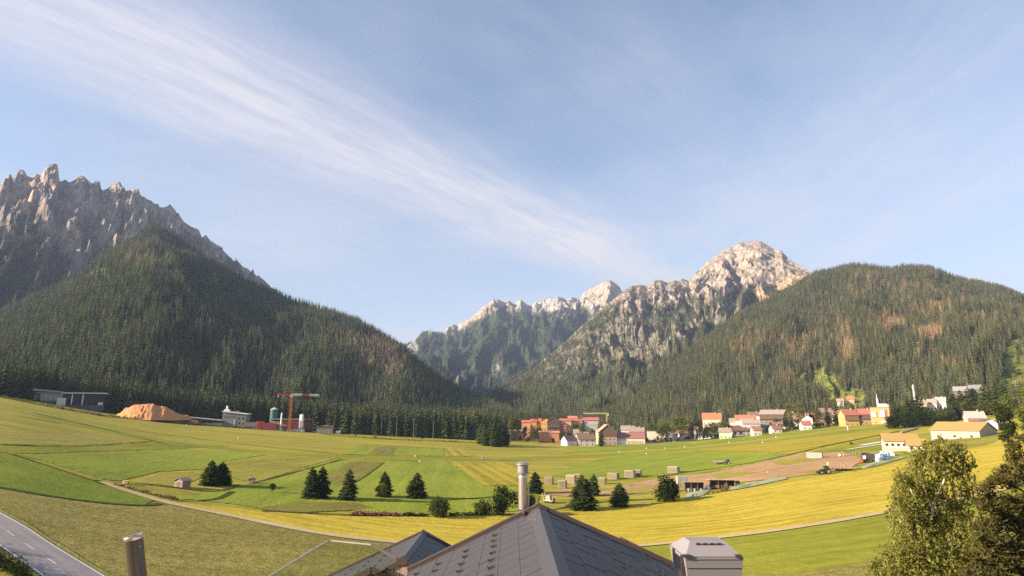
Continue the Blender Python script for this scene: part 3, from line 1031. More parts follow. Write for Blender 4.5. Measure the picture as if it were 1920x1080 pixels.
SKY_FAR = [(640, 660), (700, 650), (748, 645), (762, 647), (780, 640), (792, 626), (800, 623), (832, 624), (838, 616), (850, 608), (858, 611), (865, 603), (880, 596), (893, 588), (905, 578), (915, 571), (925, 565), (934, 562), (945, 567), (954, 566), (964, 572), (976, 561), (988, 570), (996, 572),
           (1020, 564), (1035, 559), (1047, 555), (1060, 561), (1072, 558), (1088, 562), (1095, 549), (1105, 542), (1120, 535), (1135, 528), (1145, 527), (1156, 533), (1163, 540), (1172, 560), (1200, 575), (1260, 590), (1320, 600)]
SKY_MASSIF = [(860, 770), (900, 752), (950, 722), (1000, 690), (1060, 640), (1110, 595), (1150, 560), (1170, 545), (1185, 536), (1200, 535), (1214, 538), (1222, 535), (1226, 528), (1238, 525), (1250, 528), (1262, 525), (1284, 525), (1292, 527), (1310, 507), (1330, 488), (1352, 474), (1375, 463), (1390, 455), (1408, 453),
              (1425, 452), (1438, 459), (1452, 468), (1465, 470), (1475, 483), (1490, 493), (1508, 503), (1520, 513), (1560, 532), (1640, 560), (1760, 600), (1900, 640)]
SKY_RIGHT_HILL = [(1060, 772), (1130, 752), (1190, 722), (1250, 685), (1310, 645), (1370, 600), (1421, 571), (1450, 556), (1480, 542), (1505, 528), (1530, 514), (1552, 511), (1575, 504), (1598, 499), (1625, 500), (1655, 505), (1672, 507), (1695, 502), (1740, 504), (1765, 511), (1790, 521),
                  (1812, 528), (1835, 533), (1860, 539), (1885, 545), (1905, 553), (1930, 563), (2000, 590), (2150, 620), (2300, 640)]

MT = {}
MT['far'] = mountain('far_mountain_range', SKY_FAR, [(640, 6200), (1300, 6200)], [(640, 3300), (1300, 3300)], .95, 210, 330, 11, paint_far, cols=420, rows=130, jag=6)
MT['left_rock'] = mountain('rocky_mountain', SKY_LEFT_ROCK, [(-500, 3800), (520, 3500), (650, 2600)], [(-500, 1900), (300, 2000), (520, 1900), (650, 1700)], [(-500, 1.15), (650, 1.0)], 180, 130, 21, paint_left_rock, cols=700, rows=200, jag=6)
MT['massif'] = mountain('mountain_massif', SKY_MASSIF, [(860, 1600), (1000, 2400), (1150, 3300), (1400, 4050), (1450, 3950), (1540, 3150), (1900, 2900)], [(860, 900), (1060, 1000), (1900, 1100)], [(860, 1.3), (1000, 1.45), (1420, 1.5), (1900, 1.3)], 105, 190, 31, paint_right_massif, cols=700, rows=200, jag=4)
MT['right_hill'] = mountain('forested_hill', SKY_RIGHT_HILL, [(1060, 1500), (1420, 2300), (1640, 2500), (2300, 2400)], [(1060, 850), (1400, 880), (1660, 900), (1800, 820), (1920, 760), (2300, 760)], [(1060, 1.1), (1500, 1.12), (2300, 1.0)], 46, 330, 41, paint_right_hill, cols=560, rows=150)
MT['left_hill'] = mountain('forested_hill', SKY_LEFT_HILL, [(-500, 1700), (290, 2100), (860, 1500), (970, 1200)], [(-500, 760), (0, 790), (190, 760), (640, 760), (970, 900)], [(-500, 1.0), (290, 1.05), (700, 1.15), (970, 1.0)], 44, 300, 51, paint_left_hill, cols=560, rows=150)


# ------------------------------------------------------------------ conifers
def spruce_arrays(h, r, tiers, nbr, seed, fine=False, bare=.06, droop=.35):
    """Crown of a spruce: whorls of drooping branches, each a folded spray, ragged in length."""
    rnd = random.Random(seed)
    v, f = [], []
    z0 = h * bare
    for k in range(tiers):
        q = k / (tiers - 1)
        z = z0 + (h * .985 - z0) * (q ** .92)
        rk = r * (1 - q) ** (.54 if fine else .82) * (.55 + .45 * min(1, (q + (.02 if fine else .12)) / .2)) + .05 * r
        if fine: rk *= rnd.uniform(.86, 1.12)
        off = rnd.random() * 6.28
        nb = max(4, int(nbr * (1 - .45 * q)))
        for j in range(nb):
            a = off + 6.283 * (j + .5 * rnd.uniform(-.8, .8)) / nb
            L = rk * (rnd.uniform(.58, 1.2) if fine else rnd.uniform(.68, 1.18))
            dz = -L * droop * rnd.uniform(.5, 1.3) * (1 - .6 * q)
            ca, sa = math.cos(a), math.sin(a)
            w = L * rnd.uniform(.26, .4) + .04 * r
            zb = z + rnd.uniform(-.02, .03) * h
            th = h * .035
            b = len(v)
            if not fine:
                v += [(0, 0, zb + th), (ca * L * .6 - sa * w, sa * L * .6 + ca * w, zb + dz * .75 - th), (ca * L, sa * L, zb + dz), (ca * L * .6 + sa * w, sa * L * .6 - ca * w, zb + dz * .75 - th)]
                f += [(b, b + 1, b + 2), (b, b + 2, b + 3)]
            else:
                ns = 4
                for i in range(ns):
                    t = .18 + .82 * (i + .5) / ns
                    for sd in (-1, 1):
                        aa = a + sd * rnd.uniform(.45, .75)
                        l2 = L * (1.05 - t) * .75 + .12 * r
                        x0, y0, zz = ca * L * t, sa * L * t, zb + dz * t
                        x1, y1 = x0 + math.cos(aa) * l2, y0 + math.sin(aa) * l2
                        z1 = zz - l2 * rnd.uniform(.1, .55)
                        hw = l2 * .22 + .05
                        nx, ny = -math.sin(aa) * hw, math.cos(aa) * hw
                        b = len(v)
                        xm, ym, zm = (x0 + x1) / 2, (y0 + y1) / 2, (zz + z1) / 2
                        v += [(x0, y0, zz + .05), (xm + nx, ym + ny, zm - .1 * l2), (x1, y1, z1), (xm - nx, ym - ny, zm - .1 * l2), (xm, ym, zm + .06)]
                        f += [(b, b + 1, b + 4), (b + 1, b + 2, b + 4), (b + 2, b + 3, b + 4), (b + 3, b, b + 4)]
                b = len(v)
                ww = .1 * r
                v += [(0, 0, zb + .1), (ca * L * .5 - sa * ww, sa * L * .5 + ca * ww, zb + dz * .5), (ca * L * 1.04, sa * L * 1.04, zb + dz + .05 * L), (ca * L * .5 + sa * ww, sa * L * .5 - ca * ww, zb + dz * .5)]
                f += [(b, b + 1, b + 2), (b, b + 2, b + 3)]
    b = len(v)
    v += [(.03 * r, 0, h * .93), (-.02 * r, .03 * r, h * .93), (-.02 * r, -.03 * r, h * .93), (0, 0, h)]
    f += [(b, b + 1, b + 3), (b + 1, b + 2, b + 3), (b + 2, b, b + 3)]
    return np.array(v), np.array(f)


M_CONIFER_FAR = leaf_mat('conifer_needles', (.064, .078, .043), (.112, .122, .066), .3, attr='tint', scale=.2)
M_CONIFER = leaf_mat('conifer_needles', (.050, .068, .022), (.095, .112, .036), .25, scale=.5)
M_CONIFER_DK = leaf_mat('dark_conifer_needles', (.030, .044, .015), (.064, .078, .024), .2, scale=1.2)
M_BARK = wood((.09, .065, .045), 'bark', (3, 3, 8))

PROTO = []
for k, (h, r, s) in enumerate([(1, .15, 1), (1, .18, 2), (1, .13, 3)]):
    vv, ff = spruce_arrays(h * 24, r * 24, 9, 8, 100 + s)
    PROTO.append(bpy.data.objects.new('forest_spruce_shape', mesh_np('forest_spruce_shape', vv / 24, ff, M_CONIFER_FAR)))


def forest(name, label, cat, pts, size, tint, rng):
    """A whole wood as one object: points that carry a conifer each."""
    me = bpy.data.meshes.new(name)
    me.vertices.add(len(pts))
    me.vertices.foreach_set('co', np.asarray(pts, np.float32).ravel())
    def at(nm, ty, arr, fld='value'):
        a = me.attributes.new(nm, ty, 'POINT'); a.data.foreach_set(fld, np.asarray(arr, np.float32 if ty != 'INT' else np.int32).ravel())
    at('size', 'FLOAT', size)
    at('turn', 'FLOAT', rng.random(len(pts)) * 6.283)
    at('kind_pick', 'INT', rng.integers(0, 3, len(pts)))
    at('wide', 'FLOAT', size * rng.uniform(.62, 1.02, len(pts)))
    at('tint', 'FLOAT_COLOR', np.concatenate([tint, np.ones((len(pts), 1))], 1), 'color')
    o = solo(name, me, label, cat, kind='stuff')
    ng = bpy.data.node_groups.new('plant_conifers', 'GeometryNodeTree')
    ng.interface.new_socket('Geometry', in_out='INPUT', socket_type='NodeSocketGeometry')
    ng.interface.new_socket('Geometry', in_out='OUTPUT', socket_type='NodeSocketGeometry')
    n = ng.nodes; l = ng.links
    gi, go = n.new('NodeGroupInput'), n.new('NodeGroupOutput')
    iop = n.new('GeometryNodeInstanceOnPoints')
    l.new(gi.outputs[0], iop.inputs['Points'])
    jn = n.new('GeometryNodeJoinGeometry')
    for p in PROTO:
        oi = n.new('GeometryNodeObjectInfo'); oi.inputs['Object'].default_value = p; oi.inputs['As Instance'].default_value = True
        l.new(oi.outputs['Geometry'], jn.inputs[0])
    l.new(jn.outputs[0], iop.inputs['Instance'])
    iop.inputs['Pick Instance'].default_value = True
    def na(nm, ty):
        x = n.new('GeometryNodeInputNamedAttribute'); x.data_type = ty; x.inputs[0].default_value = nm
        return [s for s in x.outputs if s.enabled][0]
    l.new(na('kind_pick', 'INT'), iop.inputs['Instance Index'])
    cx = n.new('ShaderNodeCombineXYZ'); l.new(na('turn', 'FLOAT'), cx.inputs[2])
    l.new(cx.outputs[0], iop.inputs['Rotation'])
    cs = n.new('ShaderNodeCombineXYZ')
    w, s = na('wide', 'FLOAT'), na('size', 'FLOAT')
    l.new(w, cs.inputs[0]); l.new(w, cs.inputs[1]); l.new(s, cs.inputs[2])
    l.new(cs.outputs[0], iop.inputs['Scale'])
    l.new(iop.outputs[0], go.inputs[0])
    md = o.modifiers.new('conifers', 'NODES'); md.node_group = ng
    return o


def plant_mountain(key, name, label, per_m2, hmin, hmax, seed, dead_h=.9, wmax=1.0):
    g = MT[key]
    rng = np.random.default_rng(seed)
    V, fo, ti, ar, W = g['V'], g['forest'], g['tint'], g['area'], g['W']
    n, m = fo.shape
    pr = (ar * np.clip(fo, 0, 1) * (W <= wmax))[:-1, :-1].ravel()
    N = int(pr.sum() * per_m2)
    idx = rng.choice(len(pr), N, p=pr / pr.sum())
    i, j = idx // (m - 1), idx % (m - 1)
    a, b = rng.random(N)[:, None], rng.random(N)[:, None]
    p = (V[i, j] * (1 - a) + V[i + 1, j] * a) * (1 - b) + (V[i, j + 1] * (1 - a) + V[i + 1, j + 1] * a) * b
    p[:, 2] -= .5
    t = ti[i, j] * rng.uniform(.55, 1.5, (N, 1)) * (1 + rng.uniform(-.12, .12, (N, 3)))
    u, v = project(p[:, 0], p[:, 1], p[:, 2])
    keep = (u > -260) & (u < 2180)
    p, t = p[keep], t[keep]
    sz = rng.uniform(hmin, hmax, len(p)) * np.where(rng.random(len(p)) < .15, .65, 1)
    forest(name, label, 'forest', p, sz, t, rng)
    return len(p)


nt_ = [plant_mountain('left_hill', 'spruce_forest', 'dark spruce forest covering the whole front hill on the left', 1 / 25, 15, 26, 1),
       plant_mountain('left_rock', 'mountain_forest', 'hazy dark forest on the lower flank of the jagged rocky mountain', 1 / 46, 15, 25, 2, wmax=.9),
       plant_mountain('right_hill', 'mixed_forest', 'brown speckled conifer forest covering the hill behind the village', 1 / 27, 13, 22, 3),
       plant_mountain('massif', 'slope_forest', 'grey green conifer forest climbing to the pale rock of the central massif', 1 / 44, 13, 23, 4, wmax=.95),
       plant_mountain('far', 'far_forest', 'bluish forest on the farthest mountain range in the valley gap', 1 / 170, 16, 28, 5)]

# forest on the flat valley floor in front of the hills
def valley_wood(seed, u0, u1, spacing):
    rng = np.random.default_rng(seed)
    a0, _ = az_t(u0, 800); a1, _ = az_t(u1, 800)
    N = int((a1 - a0) * .5 * (1150 ** 2 - 680 ** 2) / spacing ** 2)
    ph = rng.uniform(a0, a1, N)
    d = np.sqrt(rng.uniform(680 ** 2, 1150 ** 2, N))
    uu = np.interp(ph, *[np.array(q) for q in (az_t(np.linspace(-400, 2200, 80), np.full(80, 790))[0], np.linspace(-400, 2200, 80))])
    edge = np.interp(uu, *zip(*EDGE))
    k = d > edge
    return ph[k], d[k], uu[k], edge[k], rng


EDGE = [(-400, 745), (0, 735), (60, 738), (190, 728), (260, 752), (400, 745), (470, 762), (600, 745), (640, 718), (760, 715), (895, 718), (925, 740), (940, 870), (1000, 900), (1060, 900), (1140, 910), (1250, 930)]
ph, d, uu, edge, rng = valley_wood(31, -380, 1080, 5.2)
front = np.argsort(d - edge)
near = front[((uu[front] > -10) & (uu[front] < 1040))][:230]
rest = np.setdiff1d(np.arange(len(d)), near)
x, y = np.sin(ph) * d, np.cos(ph) * d
pts = np.stack([x, y, ground_polar(ph, d) - .3], 1)[rest]
tint = tree_tint(uu[rest], d[rest] * .3, np.zeros(len(rest)), 22, (1.15, 1.1, .95)) * rng.uniform(.7, 1.3, (len(rest), 1))
forest('valley_forest', 'dense band of tall spruces along the far edge of the meadows', 'forest', pts, rng.uniform(24, 38, len(rest)), tint, rng)

SPR = []
for s in range(4):
    vv, ff = spruce_arrays(25, [3.7, 4.3, 3.3, 4.0][s], 14, 10, 300 + s, bare=.04)
    SPR.append((mesh_np('spruce_crown', vv, ff, M_CONIFER), MB().tube((0, 0, -.5), (0, 0, 23), .38, .06, 6).mesh('spruce_trunk', M_BARK)))
for k, i in enumerate(near):
    cm, tm = SPR[k % 4]
    p = (math.sin(ph[i]) * d[i], math.cos(ph[i]) * d[i], float(ground_polar(ph[i], d[i])))
    t = thing('spruce_tree', 'tall dark green spruce in the front row of the wood along the meadow edge', 'tree', p, float(rng.random() * 6), 'spruces in the front row of the wood')
    s = float(rng.uniform(.9, 1.5))
    t.scale = (s * float(rng.uniform(.9, 1.25)),) * 2 + (s,)
    part('crown', cm, t); part('trunk', tm, t)
# ------------------------------------------------------------------ the house under the camera: slate-grey metal shingle roofs
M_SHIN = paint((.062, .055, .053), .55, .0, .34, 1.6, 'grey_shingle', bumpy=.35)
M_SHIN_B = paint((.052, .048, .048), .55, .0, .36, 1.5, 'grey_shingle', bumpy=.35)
M_TRIM = paint((.085, .055, .045), .5, .0, .2, 3.0, 'brown_trim')
M_COPPER = paint((.26, .105, .05), .45, .3, .2, 3.0, 'copper_trim')
M_RIDGE = paint((.066, .059, .057), .5, .0, .1, 2.0, 'grey_ridge_metal')
M_PLASTER = paint((.62, .57, .50), .9, 0, .08, .6, 'plaster')
M_BOARD = wood((.50, .33, .22), 'weathered_boards')
M_STEEL = paint((.50, .43, .40), .32, .7, .06, 2.0, 'stainless_steel')
M_STEELD = paint((.10, .08, .08), .3, .5, .06, 2.0, 'dark_steel')
M_SHEET = paint((.27, .235, .225), .45, .0, .10, 2.0, 'zinc_sheet')
M_BLACK = paint((.015, .013, .013), .8, 0, .1)


def shingle_mesh(w, l, th, mat):
    """One folded metal shingle: flat plate with a raised lower lip and a side seam."""
    m = MB()
    m.box(0, w - .006, 0, l, 0, th)
    m.box(0, w - .006, l - .02, l + .008, th, th + .006)
    m.box(w - .03, w - .006, .01, l - .03, th, th + .004)
    return m.mesh('shingle', mat)


GUARD = MB().box(-.022, .022, 0, .13, 0, .010).box(-.02, .02, .115, .127, 0, .06).box(-.008, .008, .02, .115, .010, .03).mesh('snow_guard', paint((.05, .043, .043), .6))


def gable_roof(root, rx, rz, y0, y1, half_l, half_r, pl, pr, shingles=True, guards=(), dens=(.62, .42), ylo=None, seed=1, overh=.0, limit=280, trim_far=M_TRIM, sides='lr'):
    """Roof planes left and right of a ridge that runs along y; individual shingles in staggered courses."""
    rnd = random.Random(seed)
    th = .10
    count = 0
    for side, half, pit in ((-1, half_l, pl), (1, half_r, pr)):
        c, s = math.cos(pit), math.sin(pit)
        L = half / c
        nm = 'roof_slope'
        m = MB()
        a = (rx, y0, rz); e = (rx + side * half, y0, rz - half * math.tan(pit))
        pts = [(rx, y0, rz - th), (rx, y1, rz - th), (e[0], y1, e[2] - th), (e[0], y0, e[2] - th)]
        low = [(x, y, z - .14) for x, y, z in pts]
        m.add(pts + low, [(0, 1, 2, 3), (7, 6, 5, 4), (0, 4, 5, 1), (1, 5, 6, 2), (2, 6, 7, 3), (3, 7, 4, 0)])
        slope_o = part(nm, m.mesh(nm, M_SHIN_B), root)
        # local frame on the slope: X along y (course), Y down the slope
        if shingles and (('l' if side < 0 else 'r') in sides):
            w, l = dens
            sm = shingle_mesh(w, l, .012, M_SHIN if side < 0 else M_SHIN_B)  # right slopes get a darker copy, their shade put into the colour
            ys = y0 if ylo is None else ylo
            rows = int(L / l) + 1
            for r in range(rows):
                x = ys - (w * .5 if r % 2 else 0)
                while x < y1 - .02 and count < limit:
                    d0 = r * l + .16
                    if d0 > L - .1:
                        break
                    ll = min(l, L - d0)
                    ww = min(w, y1 - x)
                    o = bpy.data.objects.new('shingle', sm)
                    COL.objects.link(o)
                    o.parent = root
                    tilt = rnd.uniform(-.008, .008)
                    lift = rnd.uniform(0, .010)
                    # basis: X -> +y, Y -> down slope, Z -> outward normal
                    dn = Vector((side * c, 0, -s)); ax = Vector((0, 1, 0)); no = Vector((side * s, 0, c))
                    p = Vector((rx, x, rz - th)) + dn * d0 + no * (.012 + lift)
                    from mathutils import Matrix
                    if side < 0:
                        M4 = Matrix((( dn.x, ax.x, no.x), (dn.y, ax.y, no.y), (dn.z, ax.z, no.z)))
                        # keep a right handed frame
                    ex, ey = ax.copy(), dn.copy()
                    if ex.cross(ey).dot(no) < 0:
                        ex = -ex
                        p = p + ax * ww
                    ey2 = (ey + no * (tilt + .012)).normalized(); no2 = ex.cross(ey2)
                    R = Matrix(((ex.x, ey2.x, no2.x), (ex.y, ey2.y, no2.y), (ex.z, ey2.z, no2.z)))
                    o.rotation_euler = R.to_euler()
                    o.location = p
                    o.scale = (ww / w, ll / l, 1)
                    count += 1
                    x += w
        for (gy0, gy1, gs, dist) in [g[1:] for g in guards if g[0] == side]:
            y = gy0
            while y < gy1:
                dn = Vector((side * c, 0, -s)); no = Vector((side * s, 0, c))
                p = Vector((rx, y, rz - th)) + dn * (dist + rnd.uniform(-.02, .02)) + no * .045
                o = part('snow_guard', GUARD, root, p)
                from mathutils import Matrix
                ex = Vector((0, 1, 0)); ey = dn
                if ex.cross(ey).dot(no) < 0: ex = -ex
                nz = ex.cross(ey)
                o.rotation_euler = Matrix(((ex.x, ey.x, nz.x), (ex.y, ey.y, nz.y), (ex.z, ey.z, nz.z))).to_euler()
                y += gs
        # ridge sheet folded over both slopes
        dn = Vector((side * c, 0, -s)); no = Vector((side * s, 0, c))
        m = MB()
        a0 = Vector((rx, y0, rz - th)) + Vector((0, 0, .06)); b0 = a0 + Vector((0, y1 - y0 + .02, 0))
        q = [a0, b0, b0 + dn * .22, a0 + dn * .22]
        m.add(q + [p - no * .02 for p in q], [(0, 1, 2, 3), (7, 6, 5, 4), (0, 4, 5, 1), (1, 5, 6, 2), (2, 6, 7, 3), (3, 7, 4, 0)])
        part('ridge_sheet', m.mesh('ridge_sheet', M_RIDGE), root)
        # far and near verge boards
        for yy, mt in ((y1, trim_far), (y0, trim_far)):
            m = MB()
            zu, zl_ = (.12, .22) if yy == y1 else (.04, .13)
            o0 = Vector((rx, yy, rz - th)); o1 = o0 + dn * (L + .05)
            q = [o0 + no * zu, o1 + no * zu, o1 - no * zl_, o0 - no * zl_]
            m.add(q + [p + Vector((0, .16 if yy == y1 else -.10, 0)) for p in q], [(3, 2, 1, 0), (4, 5, 6, 7), (0, 1, 5, 4), (1, 2, 6, 5), (2, 3, 7, 6), (3, 0, 4, 7)])
            part('verge_board', m.mesh('verge_board', mt), root)
        # gutter along the eave
        g0 = Vector((rx, y0, rz - th)) + dn * (L + .06) - no * .08
        m = MB().bar(g0, g0 + Vector((0, y1 - y0, 0)), .13, .10)
        part('gutter', m.mesh('gutter', M_TRIM), root)
    for yy, sg in ((y1, 1), (y0, -1)):
        a, b = (yy - .02, yy + .17) if sg > 0 else (yy - .115, yy + .02)
        part('ridge_cap', MB().prism([(rx - .2, rz - th - .16), (rx + .2, rz - th - .16), (rx + .2, rz - th + .02), (rx, rz - th + .15), (rx - .2, rz - th + .02)], a, b).mesh('ridge_cap', trim_far), root)
    return count


def px_depth(u, v, z):
    """Point on the line of sight at height z."""
    x, y, zz = ray(u, v)
    k = (z - CAMZ) / float(zz)
    return Vector((float(x) * k, float(y) * k, z))


# main wing
ap = px_depth(1010, 955, 27.8)
ap.z += .04
L0 = P(770, 1070, 1.0); k = ap.y / L0.y; PL = math.atan((ap.z - (CAMZ + (L0.z - CAMZ) * k)) / (ap.x - L0.x * k)); HL = ap.x - L0.x * k
R0 = P(1270, 1065, 1.0); k = ap.y / R0.y; PR = math.atan((ap.z - (CAMZ + (R0.z - CAMZ) * k)) / (R0.x * k - ap.x)); HR = R0.x * k - ap.x
house_main = thing('hotel_wing', 'grey shingled gable roof pointing away under the steel flue, nearest of the roofs', 'house', (0, 0, 0))
HR2 = HR + 1.4
gable_roof(house_main, ap.x, ap.z + .06, 3.5, ap.y, HL, HR2, PL, PR, ylo=8.2, seed=3,
           guards=[(-1, 8.6, ap.y - .8, .62, 1.05), (-1, 8.4, ap.y - .6, .62, 1.75), (-1, 8.5, ap.y - .5, .62, 2.45), (-1, 8.6, ap.y - .5, .62, 3.0), (1, 8.5, ap.y - .8, 1.3, 1.5), (1, 8.6, ap.y - .6, 1.3, 2.6)], trim_far=M_TRIM)
zl, zr = ap.z - HL * math.tan(PL), ap.z - HR2 * math.tan(PR)
m = MB().prism([(ap.x - HL + .5, 12.0), (ap.x + HR2 - .5, 12.0), (ap.x + HR2 - .5, zr - .25), (ap.x, ap.z - .55), (ap.x - HL + .5, zl - .25)], 3.9, ap.y - .55)
part('wall', m.mesh('wall', M_PLASTER), house_main)

# annex on the left with the boarded gable
ap2 = px_depth(793, 998, 24.9)
nr2 = px_depth(743, 1047, 24.9)
L2 = P(620, 1080, 1.0); k = ap2.y / L2.y; PL2 = math.atan((ap2.z - (CAMZ + (L2.z - CAMZ) * k)) / (ap2.x - L2.x * k))
annex = thing('hotel_annex', 'smaller grey shingled roof with a gable of weathered brown boards left of the large roof', 'house', (0, 0, 0))
gable_roof(annex, ap2.x, ap2.z + .05, nr2.y, ap2.y, 4.9, 3.8, PL2, math.radians(27), seed=5, dens=(.7, .46), limit=250,
           guards=[(-1, nr2.y + .5, ap2.y - .3, .9, 1.3), (-1, nr2.y + .3, ap2.y - .3, .9, 2.2), (-1, nr2.y + .5, ap2.y - .3, .9, 3.1)])
m = MB().prism([(ap2.x - 4.4, 11.5), (ap2.x + 3.3, 11.5), (ap2.x + 3.3, ap2.z - 3.3 * math.tan(math.radians(27)) - .4), (ap2.x, ap2.z - .3), (ap2.x - 4.4, ap2.z - 4.4 * math.tan(PL2) - .3)], nr2.y + .06, ap2.y - .5)
part('wall', m.mesh('wall', M_PLASTER), annex)
rnd = random.Random(8)
x = ap2.x - 4.3
while x < ap2.x + 3.1:
    w = rnd.uniform(.20, .30)
    xm = x + w / 2
    top = ap2.z - .17 - abs(xm - ap2.x) * math.tan(PL2 if xm < ap2.x else math.radians(27))
    m = MB().box(-w / 2 + .008, w / 2 - .008, -.035, 0, -3.2, 0)
    part('board', m.mesh('board', M_BOARD), annex, (xm, nr2.y - .02 - rnd.uniform(0, .012), top))
    x += w
# lower porch gable in front of it
pz = 24.56
pp = px_depth(697, 1067, pz)
porch = thing('porch_gable', 'low boarded porch gable with dark roof edges in front of the boarded annex', 'porch', (0, 0, 0))
for sd, ln in ((-1, 2.6), (1, 1.9)):
    q = Vector((pp.x, pp.y, pz)); e = q + Vector((sd * ln, 0, -ln * math.tan(math.radians(25))))
    m = MB().bar(q + Vector((0, -.06, 0)), e + Vector((0, -.06, 0)), .12, .2)
    part('verge_board', m.mesh('verge_board', M_TRIM), porch)
    m = MB(); th = Vector((0, 0, -.12))
    qs = [q + Vector((0, 0, .06)), e + Vector((0, 0, .06)), e + Vector((0, nr2.y - pp.y - .1, .06)), q + Vector((0, nr2.y - pp.y - .1, .06))]
    m.add(qs + [p + th for p in qs], [(0, 1, 2, 3), (7, 6, 5, 4), (0, 4, 5, 1), (1, 5, 6, 2), (2, 6, 7, 3), (3, 7, 4, 0)])
    part('roof', m.mesh('roof', M_SHIN), porch)
x = pp.x - 2.3
while x < pp.x + 1.6:
    w = rnd.uniform(.18, .26)
    top = pz - .12 - abs(x + w / 2 - pp.x) * math.tan(math.radians(25))
    part('board', MB().box(-w / 2 + .006, w / 2 - .006, 0, .04, -2.4, 0).mesh('board', M_BOARD), porch, (x + w / 2, pp.y + .05, top))
    x += w
part('wall', MB().box(pp.x - 2.3, pp.x + 1.6, pp.y + .1, nr2.y + .2, 11.8, pz - 1.35).mesh('wall', M_PLASTER), porch)

# third roof, right, beyond the main one
ap3 = px_depth(1165, 1012, 25.4)
R3 = P(1272, 1064, 1.0); k = ap3.y / R3.y; PR3 = math.atan((ap3.z - (CAMZ + (R3.z - CAMZ) * k)) / (R3.x * k - ap3.x))
right_wing = thing('hotel_wing', 'small grey roof peak showing behind the dark slope of the large roof', 'house', (0, 0, 0))
gable_roof(right_wing, ap3.x, ap3.z + .05, ap3.y - 5.2, ap3.y, 3.2, 4.4, PR3, PR3, seed=7, dens=(.7, .46), limit=240,
           guards=[(1, ap3.y - 4, ap3.y - .3, .9, 1.4), (1, ap3.y - 4, ap3.y - .3, .9, 2.4)], trim_far=M_COPPER)
m = MB().prism([(ap3.x - 2.8, 11.5), (ap3.x + 4, 11.5), (ap3.x + 4, ap3.z - 4 * math.tan(PR3) - .4), (ap3.x, ap3.z - .5), (ap3.x - 2.8, ap3.z - 2.8 * math.tan(PR3) - .4)], ap3.y - 4.8, ap3.y - .5)
part('wall', m.mesh('wall', M_PLASTER), right_wing)

# roof terrace with glass balustrade
rz = 25.8
q0, q1, q2, q3 = (px_depth(a, b, rz) for a, b in ((470, 1102), (617, 1013), (696, 1021), (745, 1047)))
terr = thing('glass_balustrade', 'glass balustrade with a pale handrail round the corner of the roof terrace', 'railing', (0, 0, 0))
M_GLASS = None
def pane_mat():
    m, nt, b = nodes('balustrade_glass')
    tr = nt.nodes.new('ShaderNodeBsdfTransparent'); tr.inputs[0].default_value = (.91, .945, .915, 1)
    gl = nt.nodes.new('ShaderNodeBsdfGlossy'); gl.inputs['Roughness'].default_value = .03; gl.inputs[0].default_value = (.9, .95, .92, 1)
    mx = nt.nodes.new('ShaderNodeMixShader')
    mx.inputs[0].default_value = .018; nt.links.new(tr.outputs[0], mx.inputs[1]); nt.links.new(gl.outputs[0], mx.inputs[2])
    nt.links.new(mx.outputs[0], nt.nodes['Material Output'].inputs[0])
    nt.nodes.remove(b)
    return m
M_GLASS = pane_mat()
M_RAIL = paint((.36, .31, .26), .4, .3, .08, 3, 'handrail')
for a, b in ((q0, q1), (q1, q2), (q2, q3)):
    part('handrail', MB().bar(a, b, .05, .04).mesh('handrail', M_RAIL if a is not q2 else M_TRIM), terr)
    n = max(1, round((b - a).length / 1.9))
    for i in range(n):
        d = (b - a) / n
        s0, s1 = a + d * i + d.normalized() * .015, a + d * (i + 1) - d.normalized() * .015
        m = MB(); nn = d.cross(Vector((0, 0, 1))).normalized() * .006
        zz = Vector((0, 0, -1.5))
        tp = Vector((0, 0, -.03))
        m.add([s0 + tp - nn, s1 + tp - nn, s1 + zz - nn, s0 + zz - nn, s0 + tp + nn, s1 + tp + nn, s1 + zz + nn, s0 + zz + nn], [(0, 1, 2, 3), (7, 6, 5, 4), (0, 4, 5, 1), (1, 5, 6, 2), (2, 6, 7, 3), (3, 7, 4, 0)])
        part('glass_pane', m.mesh('glass_pane', M_GLASS), terr)
    part('foot_rail', MB().bar(a + Vector((0, 0, -1.56)), b + Vector((0, 0, -1.56)), .06, .12).mesh('foot_rail', M_TRIM), terr)
ter = thing('roof_terrace', 'plastered block with the roof terrace under the glass balustrade', 'terrace', (0, 0, 0))
tb = MB()
poly = [(q0.x, q0.y), (q1.x, q1.y), (q2.x, q2.y), (q3.x, q3.y), (q3.x, q0.y - 1)]
n = len(poly)
tb.add([(x, y, 11.5) for x, y in poly] + [(x, y, rz - 1.75) for x, y in poly], [tuple(range(n - 1, -1, -1)), tuple(range(n, 2 * n))] + [(i, (i + 1) % n, n + (i + 1) % n, n + i) for i in range(n)])
part('wall', tb.mesh('wall', M_PLASTER), ter)

# flue behind the big gable
fl = P(979, 900, 16.6)
flue = thing('steel_flue', 'tall shiny stainless flue with a wide cap behind the peak of the large roof', 'chimney', (fl.x, ap.y + .35, 12.0))
ztop = CAMZ + (P(979, 865, 1).z - CAMZ) / P(979, 865, 1).y * (ap.y + .35)
h = ztop - 12.0
r = 8.2 * (ap.y + .35) / F * .97
part('pipe', MB().lathe([(r, 0), (r, h - .42), (r * 1.04, h - .42), (r * 1.04, h - .36), (r, h - .35), (r * .92, h - .30)], 32).mesh('pipe', M_STEEL, True), flue)
part('collar', MB().lathe([(r * 1.0, h - .315), (r * 1.52, h - .305), (r * 1.55, h - .285), (r * 1.0, h - .27)], 32).mesh('collar', M_STEEL, True), flue)
part('rain_skirt', MB().lathe([(r * 1.18, h - .27), (r * 1.18, h - .09), (r * 1.12, h - .09), (r * 1.12, h - .27), (r * 1.18, h - .27)], 32).mesh('rain_skirt', M_SHEET, True), flue)
